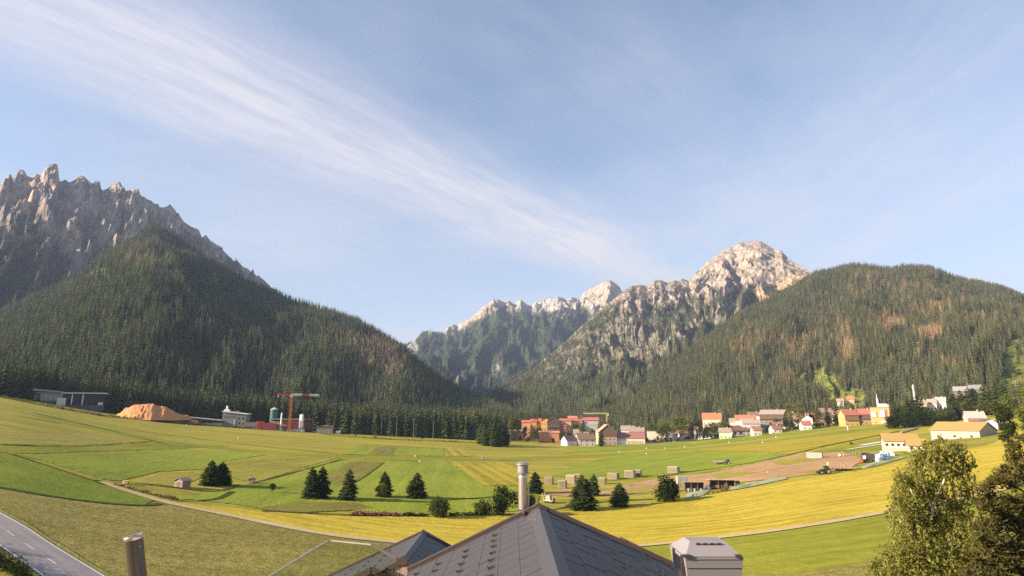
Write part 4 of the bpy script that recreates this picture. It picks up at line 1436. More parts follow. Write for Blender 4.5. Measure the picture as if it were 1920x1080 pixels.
part('cap', MB().lathe([(0.01, h - .085), (r * 1.5, h - .085), (r * 1.5, h - .055), (r * .9, h - .01), (.01, h)], 32).mesh('cap', M_STEEL, True), flue)
for zz in (h - 1.2, h - 4, h - 8):
    part('bracket', MB().lathe([(r * 1.02, zz), (r * 1.1, zz), (r * 1.1, zz + .05), (r * 1.02, zz + .05)], 24).box(-.03, .03, -.75, -r, zz, zz + .05).mesh('bracket', M_STEELD), flue)
part('cable_pipe', MB().tube((r * 1.25, -.05, 0), (r * 1.25, -.05, h - .5), .018, n=8).mesh('cable_pipe', M_STEEL, True), flue)

# leaning open pipe on the left
tp = P(250, 1004, 11.2); bt = P(268, 1180, 11.0)
d = (tp - bt).normalized()
fl2 = thing('open_flue', 'leaning open ended dark steel pipe beside the country road', 'chimney', bt - d * 8)
Lp = (tp - bt).length + 8
r2 = 15.3 * 11.2 / F
m = MB()
X = d.orthogonal().normalized(); Y = d.cross(X)
def ring(rad, s, skew=0):
    return [d * (s + skew * math.cos(2 * math.pi * i / 36)) + X * rad * math.cos(2 * math.pi * i / 36) + Y * rad * math.sin(2 * math.pi * i / 36) for i in range(36)]
def loft(rings):
    m = MB(); vs = [p for r_ in rings for p in r_]
    return m.add(vs, [(k * 36 + i, k * 36 + (i + 1) % 36, (k + 1) * 36 + (i + 1) % 36, (k + 1) * 36 + i) for k in range(len(rings) - 1) for i in range(36)])
part('pipe', loft([ring(r2, 0), ring(r2, Lp - .06)]).mesh('pipe', M_STEELD, True), fl2)
part('rim', loft([ring(r2 * .99, Lp - .07), ring(r2 * 1.06, Lp - .055), ring(r2 * 1.07, Lp - .01), ring(r2 * 1.02, Lp), ring(r2 * .93, Lp - .005), ring(r2 * .9, Lp - .05)]).mesh('rim', M_STEEL, True), fl2)
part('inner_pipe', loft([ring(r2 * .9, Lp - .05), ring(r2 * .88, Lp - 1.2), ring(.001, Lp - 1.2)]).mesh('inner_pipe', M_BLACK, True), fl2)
part('rivet', MB().lathe([(.001, .012), (.02, .008), (.022, 0)], 8).mesh('rivet', M_STEEL), fl2, d * (Lp - .2) - Y * r2 * 1.0 + X * .05)

# sheet metal hood on the right
hc = P(1322, 1045, 9.0)
hood = thing('chimney_hood', 'boxy grey sheet metal chimney hood with sloping top beside the dark roof slope', 'chimney', (hc.x, hc.y, 0))
z1 = P(1322, 1012, 9.0).z
wb, wt = .40, .255
zb = P(1322, 1062, 8.75).z
m = MB()
def frust(x0, y0, za, x1, y1, zb_):
    return [(-x0, -y0, za), (x0, -y0, za), (x0, y0, za), (-x0, y0, za)], [(-x1, -y1, zb_), (x1, -y1, zb_), (x1, y1, zb_), (-x1, y1, zb_)]
a_, b_ = frust(wb, .42, zb + .17, wt, .16, z1)
m.add(a_ + b_, [(3, 2, 1, 0), (4, 5, 6, 7), (0, 1, 5, 4), (1, 2, 6, 5), (2, 3, 7, 6), (3, 0, 4, 7)])
bm_me = m.mesh('hood_top', M_SHEET)
part('hood_top', bm_me, hood)
a_, b_ = frust(wb - .02, .40, zb - .10, wb + .012, .432, zb + .165)
m = MB().add(a_ + b_, [(3, 2, 1, 0), (4, 5, 6, 7), (0, 1, 5, 4), (1, 2, 6, 5), (2, 3, 7, 6), (3, 0, 4, 7)])
part('lower_band', m.mesh('lower_band', M_SHEET), hood)
for i in (0, 2):
    part('band_fold', MB().box(-wb - .016, wb + .016, -.4385 + .004 * i, -.43 + .004 * i, zb + .135 - .055 * i, zb + .141 - .055 * i).mesh('band_fold', M_SHEET), hood)
part('corner_clip', MB().box(-wb - .03, -wb + .06, -.46, -.40, zb + .16, zb + .20).mesh('corner_clip', M_STEELD), hood)
part('corner_clip', MB().box(wb - .10, wb - .02, -.46, -.40, zb + .16, zb + .20).mesh('corner_clip', M_STEELD), hood)
for i in range(4):
    t = .80
    x = -.15 + .1 * i
    yy = -.42 + (.42 - .16) * t; zz = zb + .17 + (z1 - zb - .17) * t
    part('vent_slot', MB().box(-.033, .033, -.012, .012, -.014, .014).box(-.033, -.024, -.02, .0, -.02, .03).box(.024, .033, -.02, 0, -.02, .03).mesh('vent_slot', M_STEELD), hood, (x, yy, zz), (.8, 0, 0))
part('side_opening', MB().box(-wb - .03, -wb - .006, -.28, .10, zb - .06, zb + .13).mesh('side_opening', metal((.85, .8, .75), .15)), hood)
part('side_frame', MB().box(-wb - .04, -wb - .0, -.34, -.29, zb - .10, zb + .17).box(-wb - .04, -wb, .11, .16, zb - .10, zb + .17).mesh('side_frame', M_STEELD), hood)
roofz = ap.z - (hc.x - ap.x) * math.tan(PR)
part('stack', MB().box(-wb + .08, wb - .08, -.33, .33, roofz - .6, zb - .09).mesh('stack', M_STEELD), hood)

# delineator post by the road and the hedge in the corner
dp = g1(109, 1026)
t = thing('roadside_post', 'thin dark topped roadside post on the verge of the country road', 'post', dp)
part('post', MB().box(-.06, .06, -.05, .05, -.2, .95).mesh('post', paint((.55, .50, .42), .7)), t)
part('post_cap', MB().box(-.065, .065, -.055, .055, .75, 1.02).mesh('post_cap', M_BLACK), t)
# ------------------------------------------------------------------ foliage built of leaf-sized faces
def leaf_cloud(blobs_, n, size, rng, flat=.5, droop=0.0, shell=.55, aspect=1.7):
    """n little folded leaf sprays in ellipsoid clumps (x, y, z, rx, ry, rz)."""
    B = np.array(blobs_, float)
    vol = B[:, 3] * B[:, 4] * B[:, 5]
    vol = vol ** .72
    k = rng.choice(len(B), n, p=vol / vol.sum())
    d = rng.normal(size=(n, 3)); d /= np.linalg.norm(d, axis=1)[:, None]
    r = (shell + (1 - shell) * rng.random(n) ** .6) * np.where(rng.random(n) < .25, rng.random(n), 1)
    r *= 1 + .16 * rng.normal(size=n)
    c = B[k, :3] + d * r[:, None] * B[k, 3:]
    # orientation
    a = rng.normal(size=(n, 3)) * np.array([1, 1, flat]) + d * .7
    a[:, 2] -= droop
    a /= np.linalg.norm(a, axis=1)[:, None]
    up = rng.normal(size=(n, 3)) + np.array([0, 0, 1.2])
    b = np.cross(a, up); b /= np.linalg.norm(b, axis=1)[:, None] + 1e-9
    nn = np.cross(b, a)
    s = size * rng.uniform(.55, 1.35, n)[:, None]
    L, W = a * s * aspect, b * s
    v = np.stack([c - L * .5, c + W * .5 - nn * s * .15, c + L * .5, c - W * .5 - nn * s * .15], 1).reshape(-1, 3)
    i = np.arange(n) * 4
    f = np.stack([np.stack([i, i + 1, i + 2], 1), np.stack([i, i + 2, i + 3], 1)], 1).reshape(-1, 3)
    return v, f


def limb(m, pts, r0, r1, n=7):
    for i in range(len(pts) - 1):
        a, b = i / (len(pts) - 1), (i + 1) / (len(pts) - 1)
        m.tube(pts[i], pts[i + 1], r0 + (r1 - r0) * a, r0 + (r1 - r0) * b, n, caps=False)
    return m


M_BIRCHLEAF = leaf_mat('birch_leaves', (.18, .18, .04), (.35, .32, .085), .48, scale=1.1)
M_BROAD = leaf_mat('broadleaf_leaves', (.07, .085, .018), (.14, .15, .032), .25, scale=.5)
M_BROADLT = leaf_mat('light_leaves', (.12, .13, .028), (.20, .20, .045), .3, scale=.5)
M_BUSH = leaf_mat('bush_leaves', (.035, .048, .012), (.085, .095, .024), .2, scale=.8)
M_BUSHRED = leaf_mat('reddish_leaves', (.30, .14, .085), (.46, .25, .16), .2, scale=.8)
M_PINE = leaf_mat('pine_needles', (.055, .050, .016), (.125, .105, .036), .25, scale=1.0)
M_BIRCHBARK = paint((.62, .57, .50), .8, 0, .35, 4.0, 'birch_bark')
M_HEDGE = leaf_mat('hedge_leaves', (.014, .024, .008), (.040, .055, .016), .15, scale=.9)


def wood_mesh(pts_list, name='trunk', mat=None):
    m = MB()
    for pts, a, b in pts_list:
        limb(m, pts, a, b)
    return m.mesh(name, mat or M_BARK, True)


# --- birch close to the house on the right
rng = np.random.default_rng(77)
KB = 44.0
def bp(u, v, dk=0.0):
    return P(u, v, KB + dk)
base = at_dist(1748, 1080, 45)
blist = []
outline = [(1745, 836, 14, 12), (1790, 842, 22, 20), (1735, 862, 30, 24), (1805, 880, 26, 34), (1770, 880, 34, 30), (1712, 895, 34, 30), (1752, 925, 44, 36), (1700, 935, 30, 30), (1800, 940, 36, 40),
           (1712, 985, 38, 36), (1765, 990, 48, 40), (1818, 1000, 34, 40), (1690, 1030, 44, 34), (1745, 1050, 54, 40), (1665, 1075, 40, 34), (1800, 1060, 50, 44), (1700, 1110, 60, 40), (1770, 1130, 70, 50), (1655, 1130, 44, 40), (1820, 1140, 50, 50),
           (1762, 828, 10, 12), (1715, 868, 18, 18), (1690, 905, 18, 20), (1683, 960, 20, 26), (1648, 1060, 18, 22)]
for u, v, ru, rv in outline:
    for q in range(3):
        dk = rng.uniform(-2.2, 2.2)
        p = bp(u + rng.uniform(-.5, .5) * ru, v + rng.uniform(-.5, .5) * rv, dk)
        s = KB / F
        blist.append((p.x, p.y, p.z, ru * s * .75, max(.6, ru * s * .7), rv * s * .8))
t = thing('birch_tree', 'light green birch with drooping twigs and a white stem in front of the yellow field', 'tree', base, 0)
o = np.array(base)
vv, ff = leaf_cloud(np.array(blist) - np.array([*o, 0, 0, 0]), 31000, .14, rng, droop=.9, shell=.2)
part('crown', mesh_np('crown', vv, ff, M_BIRCHLEAF), t)
# hanging twigs with leaves at the rim
tw = MB(); lv = []
for u, v, ru, rv in outline:
    for q in range(9):
        p = bp(u + rng.uniform(-1, 1) * ru, v + rng.uniform(-.9, .9) * rv, rng.uniform(-2.4, 2.4)) - base
        l = rng.uniform(.5, 1.5)
        e = p + Vector((rng.uniform(-.3, .3), rng.uniform(-.3, .3), -l))
        tw.tube(p, e, .012, .005, 4, caps=False)
        for k in range(9):
            c = p.lerp(e, k / 8)
            lv.append((c.x, c.y, c.z, .12, .12, .12))
part('twigs', tw.mesh('twigs', M_BARK), t)
vv, ff = leaf_cloud(lv, 9000, .11, rng, droop=1.3, shell=.1)
part('hanging_leaves', mesh_np('hanging_leaves', vv, ff, M_BIRCHLEAF), t)
stem = [Vector((0, 0, -1)), bp(1742, 1080) - base, bp(1740, 1010) - base, bp(1752, 940) - base, bp(1766, 912, -1.3) - base, bp(1774, 889, -1.5) - base, bp(1786, 862, -1) - base, bp(1790, 840) - base]
br = [(stem, .11, .02)]
for a, b, c in (((1745, 985, 0), (1712, 930, .6), (1700, 895, 1)), ((1748, 955, 0), (1728, 900, -.5), (1742, 845, -.4)), ((1742, 1020, 0), (1690, 985, -.8), (1680, 940, -1)), ((1750, 960, 0), (1800, 925, .8), (1812, 880, .6)), ((1742, 1050, 0), (1700, 1040, -1), (1665, 1050, -1.2)), ((1742, 1040, 0), (1790, 1000, -1), (1815, 985, -1.4))):
    br.append(([bp(*a) - base, bp(*b) - base, bp(*c) - base], .055, .015))
part('trunk', wood_mesh(br, 'trunk', M_BIRCHBARK), t)

# --- dark pine filling the lower right corner
rng = np.random.default_rng(78)
KP = 36.0
base = at_dist(2030, 1080, 37)
t = thing('pine_tree', 'dark brownish pine filling the lower right corner beside the birch', 'tree', base, 0)
bl = []
spots = [(1898, 838, 16, 14), (1918, 822, 18, 12), (1905, 862, 26, 20), (1880, 880, 18, 14), (1890, 905, 28, 18), (1862, 895, 14, 12), (1925, 890, 30, 30), (1852, 912, 16, 12), (1872, 935, 26, 18), (1910, 940, 34, 26), (1838, 945, 18, 14), (1850, 975, 28, 18), (1895, 985, 36, 26), (1832, 1005, 22, 16),
         (1860, 1020, 32, 22), (1910, 1035, 38, 28), (1835, 1050, 26, 20), (1875, 1070, 40, 26), (1815, 1085, 24, 18), (1920, 1090, 40, 30), (1850, 1110, 40, 26), (1845, 930, 20, 24), (1850, 1000, 30, 30), (1870, 1040, 40, 30), (1840, 1080, 40, 30), (1880, 960, 40, 30), (1915, 1000, 40, 30), (1890, 1080, 50, 30), (1965, 880, 40, 36), (1970, 940, 50, 50), (1980, 1040, 60, 60), (1890, 1150, 70, 50), (2040, 900, 60, 80), (2060, 1050, 70, 80)]
s = KP / F
br = [([Vector((0, 0, -1)), P(2025, 950, KP) - base, P(2015, 860, KP) - base], .35, .06)]
for u, v, ru, rv in spots:
    dk = rng.uniform(-1.5, 1.5)
    for q in range(5):
        p = P(u + rng.uniform(-.6, .6) * ru, v + rng.uniform(-.6, .6) * rv, KP + dk + rng.uniform(-.8, .8)) - base
        bl.append((p.x, p.y, p.z, ru * s * .62, ru * s * .62, rv * s * .55))
    tip = P(u, v, KP + dk) - base
    root = P(2022, min(v + 60, 1100), KP) - base
    br.append(([root, root.lerp(tip, .6) + Vector((0, 0, -.15)), tip], .08, .02))
vv, ff = leaf_cloud(bl, 46000, .10, rng, droop=-.4, shell=.25, aspect=2.6)
part('crown', mesh_np('crown', vv, ff, M_PINE), t)
part('trunk', wood_mesh(br), t)
cn = MB()
for q in range(50):
    b = bl[rng.integers(0, len(bl))]
    c = Vector((b[0] + rng.normal() * b[3] * .6, b[1] + rng.normal() * b[4] * .6, b[2] - .3 * b[5]))
    cn.lathe([(.01, .05), (.032, .02), (.034, -.03), (.01, -.08)], 6, c)
part('cones', cn.mesh('cones', wood((.17, .09, .05))), t)


# --- middle distance trees
def broad_meshes(h, w, n, size, seed, mat, trunkf=.22, mode='round'):
    rng = np.random.default_rng(seed)
    bl = []
    for k in range(16):
        a, q = rng.random() * 6.283, rng.random()
        if mode == 'round':
            zz = h * (trunkf + (1 - trunkf) * (.18 + .7 * q)); rr = w * .5 * math.sin(math.pi * (.2 + .68 * q)) * rng.uniform(.3, .75)
        else:
            zz = h * (.12 + .75 * q); rr = w * .5 * (1 - .6 * q) * rng.uniform(.3, .8)
        s = rng.uniform(.16, .28) * w
        bl.append((math.cos(a) * rr, math.sin(a) * rr, zz, s, s, s * .85))
    bl.append((0, 0, h * .62, w * .3, w * .3, h * .28))
    v, f = leaf_cloud(bl, n, size, rng, shell=.6, aspect=1.3)
    br = [([Vector((0, 0, -.3)), Vector((.02 * w, 0, h * .35)), Vector((0, .02 * w, h * .8))], .035 * h ** .8 * .5 + .05, .03)]
    for k in range(6):
        b = bl[k]
        br.append(([Vector((0, 0, h * (.2 + .05 * k))), Vector((b[0] * .6, b[1] * .6, b[2] * .85)), Vector(b[:3])], .06, .02))
    return mesh_np('crown', v, f, mat), wood_mesh(br)


def px_tree(kind, name, label, u, vtop, vbase, wpx, group=None, cat='tree', seed=0, mat=None, d=None, n=1500):
    p = g1(u, vbase) if d is None else at_dist(u, vbase, d)
    m = mpp(p)
    h = height_to(p, vtop); w = wpx * m
    t = thing(name, label, cat, p, (seed * 1.7) % 6.28, group)
    if kind == 'spruce':
        vv, ff = spruce_arrays(h, w / 2, 17, 13, seed, fine=True, bare=.03, droop=.3)
        part('crown', mesh_np('crown', vv, ff, mat or M_CONIFER_DK), t)
        part('trunk', MB().tube((0, 0, -.3), (0, 0, h * .92), .028 * h, .01, 7).mesh('trunk', M_BARK), t)
    elif kind == 'broad':
        c, tr = broad_meshes(h, w, n, .05 * w + .12, seed, mat or M_BROAD)
        part('crown', c, t); part('trunk', tr, t)
    elif kind == 'bush':
        c, tr = broad_meshes(h, w, n, .045 * w + .1, seed, mat or M_BUSH, .02)
        part('crown', c, t); part('trunk', tr, t, )
    return t


G_SP = 'spruces standing in the green field'
px_tree('spruce', 'spruce_tree', 'left half of the twin dark spruces near the wooden hut', 394, 864, 910, 44, G_SP, seed=11)
px_tree('spruce', 'spruce_tree', 'right half of the twin dark spruces near the wooden hut', 414, 867, 909, 42, G_SP, seed=12)
px_tree('spruce', 'spruce_tree', 'left and fuller one of the two touching spruces in mid field', 583, 876, 935, 40, G_SP, seed=13)
px_tree('spruce', 'spruce_tree', 'right one of the two touching spruces in mid field', 602, 875, 934, 38, G_SP, seed=14)
px_tree('spruce', 'spruce_tree', 'single pointed spruce right of the touching pair in mid field', 653, 881, 938, 38, G_SP, seed=15)
px_tree('spruce', 'spruce_tree', 'spruce standing right behind a pale round tree in mid field', 720, 884, 932, 35, G_SP, seed=16)
px_tree('spruce', 'spruce_tree', 'squat spruce alone right of the one with the pale round tree', 781, 887, 934, 42, G_SP, seed=17)
px_tree('broad', 'small_tree', 'pale round crowned small tree in front of a spruce', 716, 906, 940, 25, seed=18, mat=M_BROADLT)
px_tree('bush', 'bush', 'dark green shrub growing against the left foot of the squat spruce', 769, 908, 935, 20, seed=27)
px_tree('broad', 'small_tree', 'tiny lone tree on the grass near the wooden pole stand', 511, 906, 924, 14, seed=19, mat=M_BUSH, n=700)
px_tree('bush', 'bush', 'large round bush at the upper edge of the golden hay field', 823, 932, 969, 50, seed=20, n=2200)
px_tree('bush', 'bush', 'low bush at the left end of the thicket behind the flue', 905, 938, 965, 42, seed=21)
px_tree('bush', 'bush', 'tall dark bush in the thicket just left of the flue', 945, 914, 966, 54, seed=22, n=2200, mat=M_HEDGE)
px_tree('bush', 'bush', 'dark bush in the thicket right behind the flue', 985, 925, 966, 46, seed=23, n=2000, mat=M_HEDGE)
px_tree('spruce', 'spruce_tree', 'spruce just right of the steel flue top', 1004, 885, 925, 32, G_SP, seed=24)
px_tree('spruce', 'spruce_tree', 'broad dark spruce in front of the hay crates', 1093, 892, 956, 58, G_SP, seed=25)
px_tree('spruce', 'spruce_tree', 'slim spruce poking up behind the broad one in front of the crates', 1114, 889, 930, 26, G_SP, seed=26)
px_tree('spruce', 'spruce_tree', 'small spruce on the brown earth between the broad spruce and the round tree', 1162, 906, 950, 40, G_SP, seed=28, mat=M_CONIFER)
px_tree('bush', 'round_tree', 'dense round dark tree at the left end of the green tarpaulins', 1251, 895, 941, 55, seed=29, n=3200, mat=M_HEDGE, cat='tree')
# clump of tall spruces in front of the far wood
rng = np.random.default_rng(5)
for k, (u, vt, vb, w) in enumerate([(903, 790, 833, 20), (912, 787, 834, 20), (921, 786, 836, 22), (930, 782, 836, 22), (939, 785, 837, 20), (946, 792, 836, 18), (908, 796, 836, 18), (926, 792, 838, 20), (935, 794, 838, 20), (898, 797, 832, 14), (950, 800, 837, 14)]):
    px_tree('spruce', 'spruce_tree', ['leftmost but one in front', 'second of the back row', 'third of the back row', 'topmost, in the middle', 'fifth of the back row', 'right shoulder', 'low front left', 'low front middle', 'low front right', 'small leftmost', 'small rightmost'][k] + ' spruce of the dense clump alone in the meadow', u, vt, vb, w, 'spruces of the clump in the meadow', seed=50 + k, mat=M_CONIFER)
# conifers and hedge trees at the right, beyond the yellow roofs
k = 0
for u in np.arange(1674, 1800, 8.5):
    vt = np.interp(u, [1670, 1690, 1710, 1725, 1740, 1760, 1800], [778, 758, 745, 738, 758, 765, 752]) + rng.uniform(-6, 6)
    px_tree('spruce', 'spruce_tree', ORD[k] + ' spruce, counted from the left, in the thick grove above the yellow stable', u, vt, np.interp(u, [1670, 1800], [803, 790]) + rng.uniform(-4, 2), 22 + rng.uniform(-2, 5), 'spruces of the grove at the right edge of the meadow', seed=80 + k, mat=M_CONIFER); k += 1
for j_, u in enumerate(np.arange(1672, 1790, 9.5)):
    px_tree('bush', 'hedge_tree', ORD[j_] + ' bushy tree, counted from the left, along the foot of the thick grove', u, np.interp(u, [1670, 1790], [776, 774]) + rng.uniform(-5, 6), np.interp(u, [1670, 1790], [805, 796]), 24, 'bushy trees at the foot of the grove', seed=120 + k, mat=M_HEDGE, n=900, cat='tree'); k += 1
for (u, vt, vb, w, kd) in [(1792, 738, 782, 30, 's'), (1806, 732, 782, 28, 's'), (1822, 726, 780, 30, 's'), (1838, 738, 778, 26, 'b'), (1850, 722, 778, 28, 's'), (1864, 730, 778, 30, 's'), (1876, 712, 780, 30, 's'), (1889, 716, 780, 30, 's'), (1815, 748, 784, 26, 'b'), (1872, 750, 782, 36, 'b'), (1898, 742, 785, 40, 'b'), (1845, 752, 783, 24, 'b')]:
    if kd == 's':
        px_tree('spruce', 'spruce_tree', ORD[int(np.sum(np.array([1792, 1806, 1822, 1850, 1864, 1876, 1889]) < u))] + ' conifer, counted from the left, in the row above the white garage', u, vt, vb, w, 'conifers above the white garage', seed=150 + k, mat=M_CONIFER)
    else:
        px_tree('broad', 'broadleaf_tree', ORD[int(np.sum(np.array([1815, 1838, 1845, 1872, 1898]) < u))] + ' leafy tree, counted from the left, among the conifers above the white garage', u, vt, vb, w, 'leafy trees among the conifers at the right', seed=150 + k, mat=M_BROAD)
    k += 1
px_tree('broad', 'broadleaf_tree', 'large dark leafy tree cut off by the right edge above the pine', 1932, 716, 794, 40, seed=190, mat=M_BROAD, d=210, n=5000)
px_tree('broad', 'broadleaf_tree', 'dark leafy bush low on the slope at the right edge below the large tree', 1885, 748, 790, 40, seed=191, mat=M_BUSH, d=240, n=3000)


# --- hedge in the bottom left corner
rng = np.random.default_rng(12)
HL_PX = curve([(-120, 985), (-40, 1020), (20, 1055), (60, 1085), (120, 1130)])
w = G(HL_PX[:, 0], HL_PX[:, 1] + 20)
bl = []
for p in w:
    for q in range(2):
        bl.append((p[0] + rng.normal() * .6, p[1] + rng.normal() * .6, p[2] + rng.uniform(.5, 1.5), 1.1, 1.1, 1.0 + rng.random() * .5))
o = w[len(w) // 2]
vv, ff = leaf_cloud(np.array(bl) - np.array([*o, 0, 0, 0]), 12000, .16, rng, shell=.6)
t = thing('hedge', 'dark clipped evergreen hedge in the corner below the country road', 'hedge', Vector(o))
part('foliage', mesh_np('foliage', vv, ff, M_HEDGE), t)
m = MB()
for p in w[::2]:
    m.tube(Vector(p - o) + Vector((0, 0, -.2)), Vector(p - o) + Vector((0, 0, 1.2)), .05, .03, 5)
part('stems', m.mesh('stems', M_BARK), t)


def row_bush(name, label, cat, px, hpx, n, size, mat, seed, group=None, kind=None, rad=1.0):
    """A long low growth that follows a photo line on the ground."""
    rng = np.random.default_rng(seed)
    c = curve(px, 6)
    w = G(c[:, 0], c[:, 1])
    bl = []
    for p in w:
        m = mpp(p)
        h = hpx * m * rng.uniform(.6, 1.25)
        bl.append((p[0], p[1], p[2] + h * .45, max(h * .7, 4 * m) * rad, h * .8 * rad, h * .55))
    o = w[len(w) // 2]
    v, f = leaf_cloud(np.array(bl) - np.array([*o, 0, 0, 0]), n, size, rng, shell=.5)
    return solo(name, mesh_np(name, v, f, mat), label, cat, group, kind, Vector(o))


row_bush('reddish_shrubs', 'patch of reddish brown shrubs above the golden hay field', 'shrub patch', [(660, 966), (690, 967), (720, 967), (752, 968)], 7, 1500, .35, M_BUSHRED, 1)
row_bush('weed_bank', 'bank of dry weeds beside the bend of the gravel path', 'weeds', [(215, 911), (260, 922), (300, 932), (330, 938)], 6, 1200, .3, leaf_mat('dry_weeds', (.13, .12, .035), (.27, .21, .09), .2), 2)
row_bush('green_bank', 'strip of green weeds between the reddish shrubs and the round bush', 'weeds', [(752, 967), (780, 968), (800, 969)], 7, 700, .3, M_BUSH, 3)
row_bush('green_bank', 'low overgrown bank between the round bush and the thicket', 'weeds', [(845, 968), (870, 967), (900, 966)], 6, 600, .3, M_HEDGE, 4)
row_bush('hedge', 'long dark hedge along the gardens of the white chalets', 'hedge', [(1436, 813), (1470, 809), (1500, 804), (1536, 799)], 7, 1500, .7, M_HEDGE, 5)
row_bush('hedge', 'long green hedge below the orange and yellow houses', 'hedge', [(1572, 795), (1600, 793), (1640, 789), (1672, 786)], 8, 1500, .7, M_BUSH, 6)
row_bush('scrub_line', 'dry scrub along the far edge of the meadows below the works', 'scrub', [(0, 745), (60, 757), (120, 768), (190, 780), (260, 787), (330, 794), (420, 801), (500, 806), (600, 811)], 5, 5000, .6, leaf_mat('scrub', (.09, .08, .02), (.20, .16, .05), .2), 7, kind='stuff')
row_bush('scrub_line', 'yellow flowering scrub along the pale road before the wood', 'scrub', [(600, 814), (660, 820), (720, 824), (800, 827), (895, 831)], 3, 3000, .5, leaf_mat('yellow_scrub', (.13, .12, .02), (.30, .24, .04), .2), 8, kind='stuff')
for k, (u, v, hpx, w) in enumerate([(676, 817, 13, 10), (666, 818, 5, 7), (703, 821, 5, 9), (792, 824, 4, 6), (40, 748, 8, 12), (20, 742, 6, 14), (10, 738, 5, 8), (116, 770, 9, 7), (185, 781, 6, 7), (283, 788, 6, 6), (340, 796, 7, 12), (355, 797, 6, 10), (534, 809, 6, 10), (575, 806, 12, 9), (300, 791, 5, 5), (44, 749, 7, 3)]):
    px_tree('bush', 'bush', 'dark bush on the far meadow edge ' + {676: 'right of the white car, tall', 666: 'left of the tall one by the white car', 703: 'below the leftmost utility pole', 792: 'below the rightmost utility poles', 40: 'at far left, tallest', 20: 'at far left, middle of three', 10: 'at the left border', 116: 'below the white container', 185: 'at the right foot of the black hall', 283: 'before the wood chip heap', 340: 'before the right tail of the chip heap', 355: 'before the small chip heap', 534: 'before the red hall', 575: 'before the brown shed', 300: 'right of the one before the chip heap', 44: 'thin, beside the tallest at far left'}[u], u, v - hpx, v, w, 'bushes along the far edge of the meadows', seed=200 + k, n=350)
px_tree('bush', 'bush', 'single dark bush beside the white gravel strips', 1597, 829, 834, 9, seed=230, n=300)
# ------------------------------------------------------------------ village and works
_WIN = {}


def window_mesh(w, h, fr):
    k = (round(w, 1), round(h, 1), tuple(fr))
    if k not in _WIN:
        m = MB().box(-w / 2, w / 2, -.05, .0, 0, .08).box(-w / 2, w / 2, -.05, 0, h - .08, h).box(-w / 2, -w / 2 + .09, -.05, 0, .08, h - .08).box(w / 2 - .09, w / 2, -.05, 0, .08, h - .08).box(-.03, .03, -.045, 0, .08, h - .08)
        _WIN[k] = (m.mesh('window', paint(fr, .6, 0, .05)), MB().box(-w / 2 + .085, w / 2 - .085, -.02, .0, .07, h - .07).mesh('pane', glass_dark()))
    return _WIN[k]


def add_window(parent, x, y, z, w=1.1, h=1.3, fr=(.35, .25, .17), rot=0.0):
    a, b = window_mesh(w, h, fr)
    o = part('window', a, parent, (x, y, z), (0, 0, rot))
    part('pane', b, o)
    return o


WHITE, CREAM, OCHRE, GREYW = (.66, .61, .56), (.62, .52, .39), (.52, .32, .13), (.5, .46, .42)
BROWNW, DKWOOD = (.22, .13, .075), (.10, .065, .045)
BRR, GRR, PURR, DKR, TANR = (.20, .12, .08), (.25, .215, .19), (.10, .05, .06), (.055, .045, .045), (.32, .235, .165)


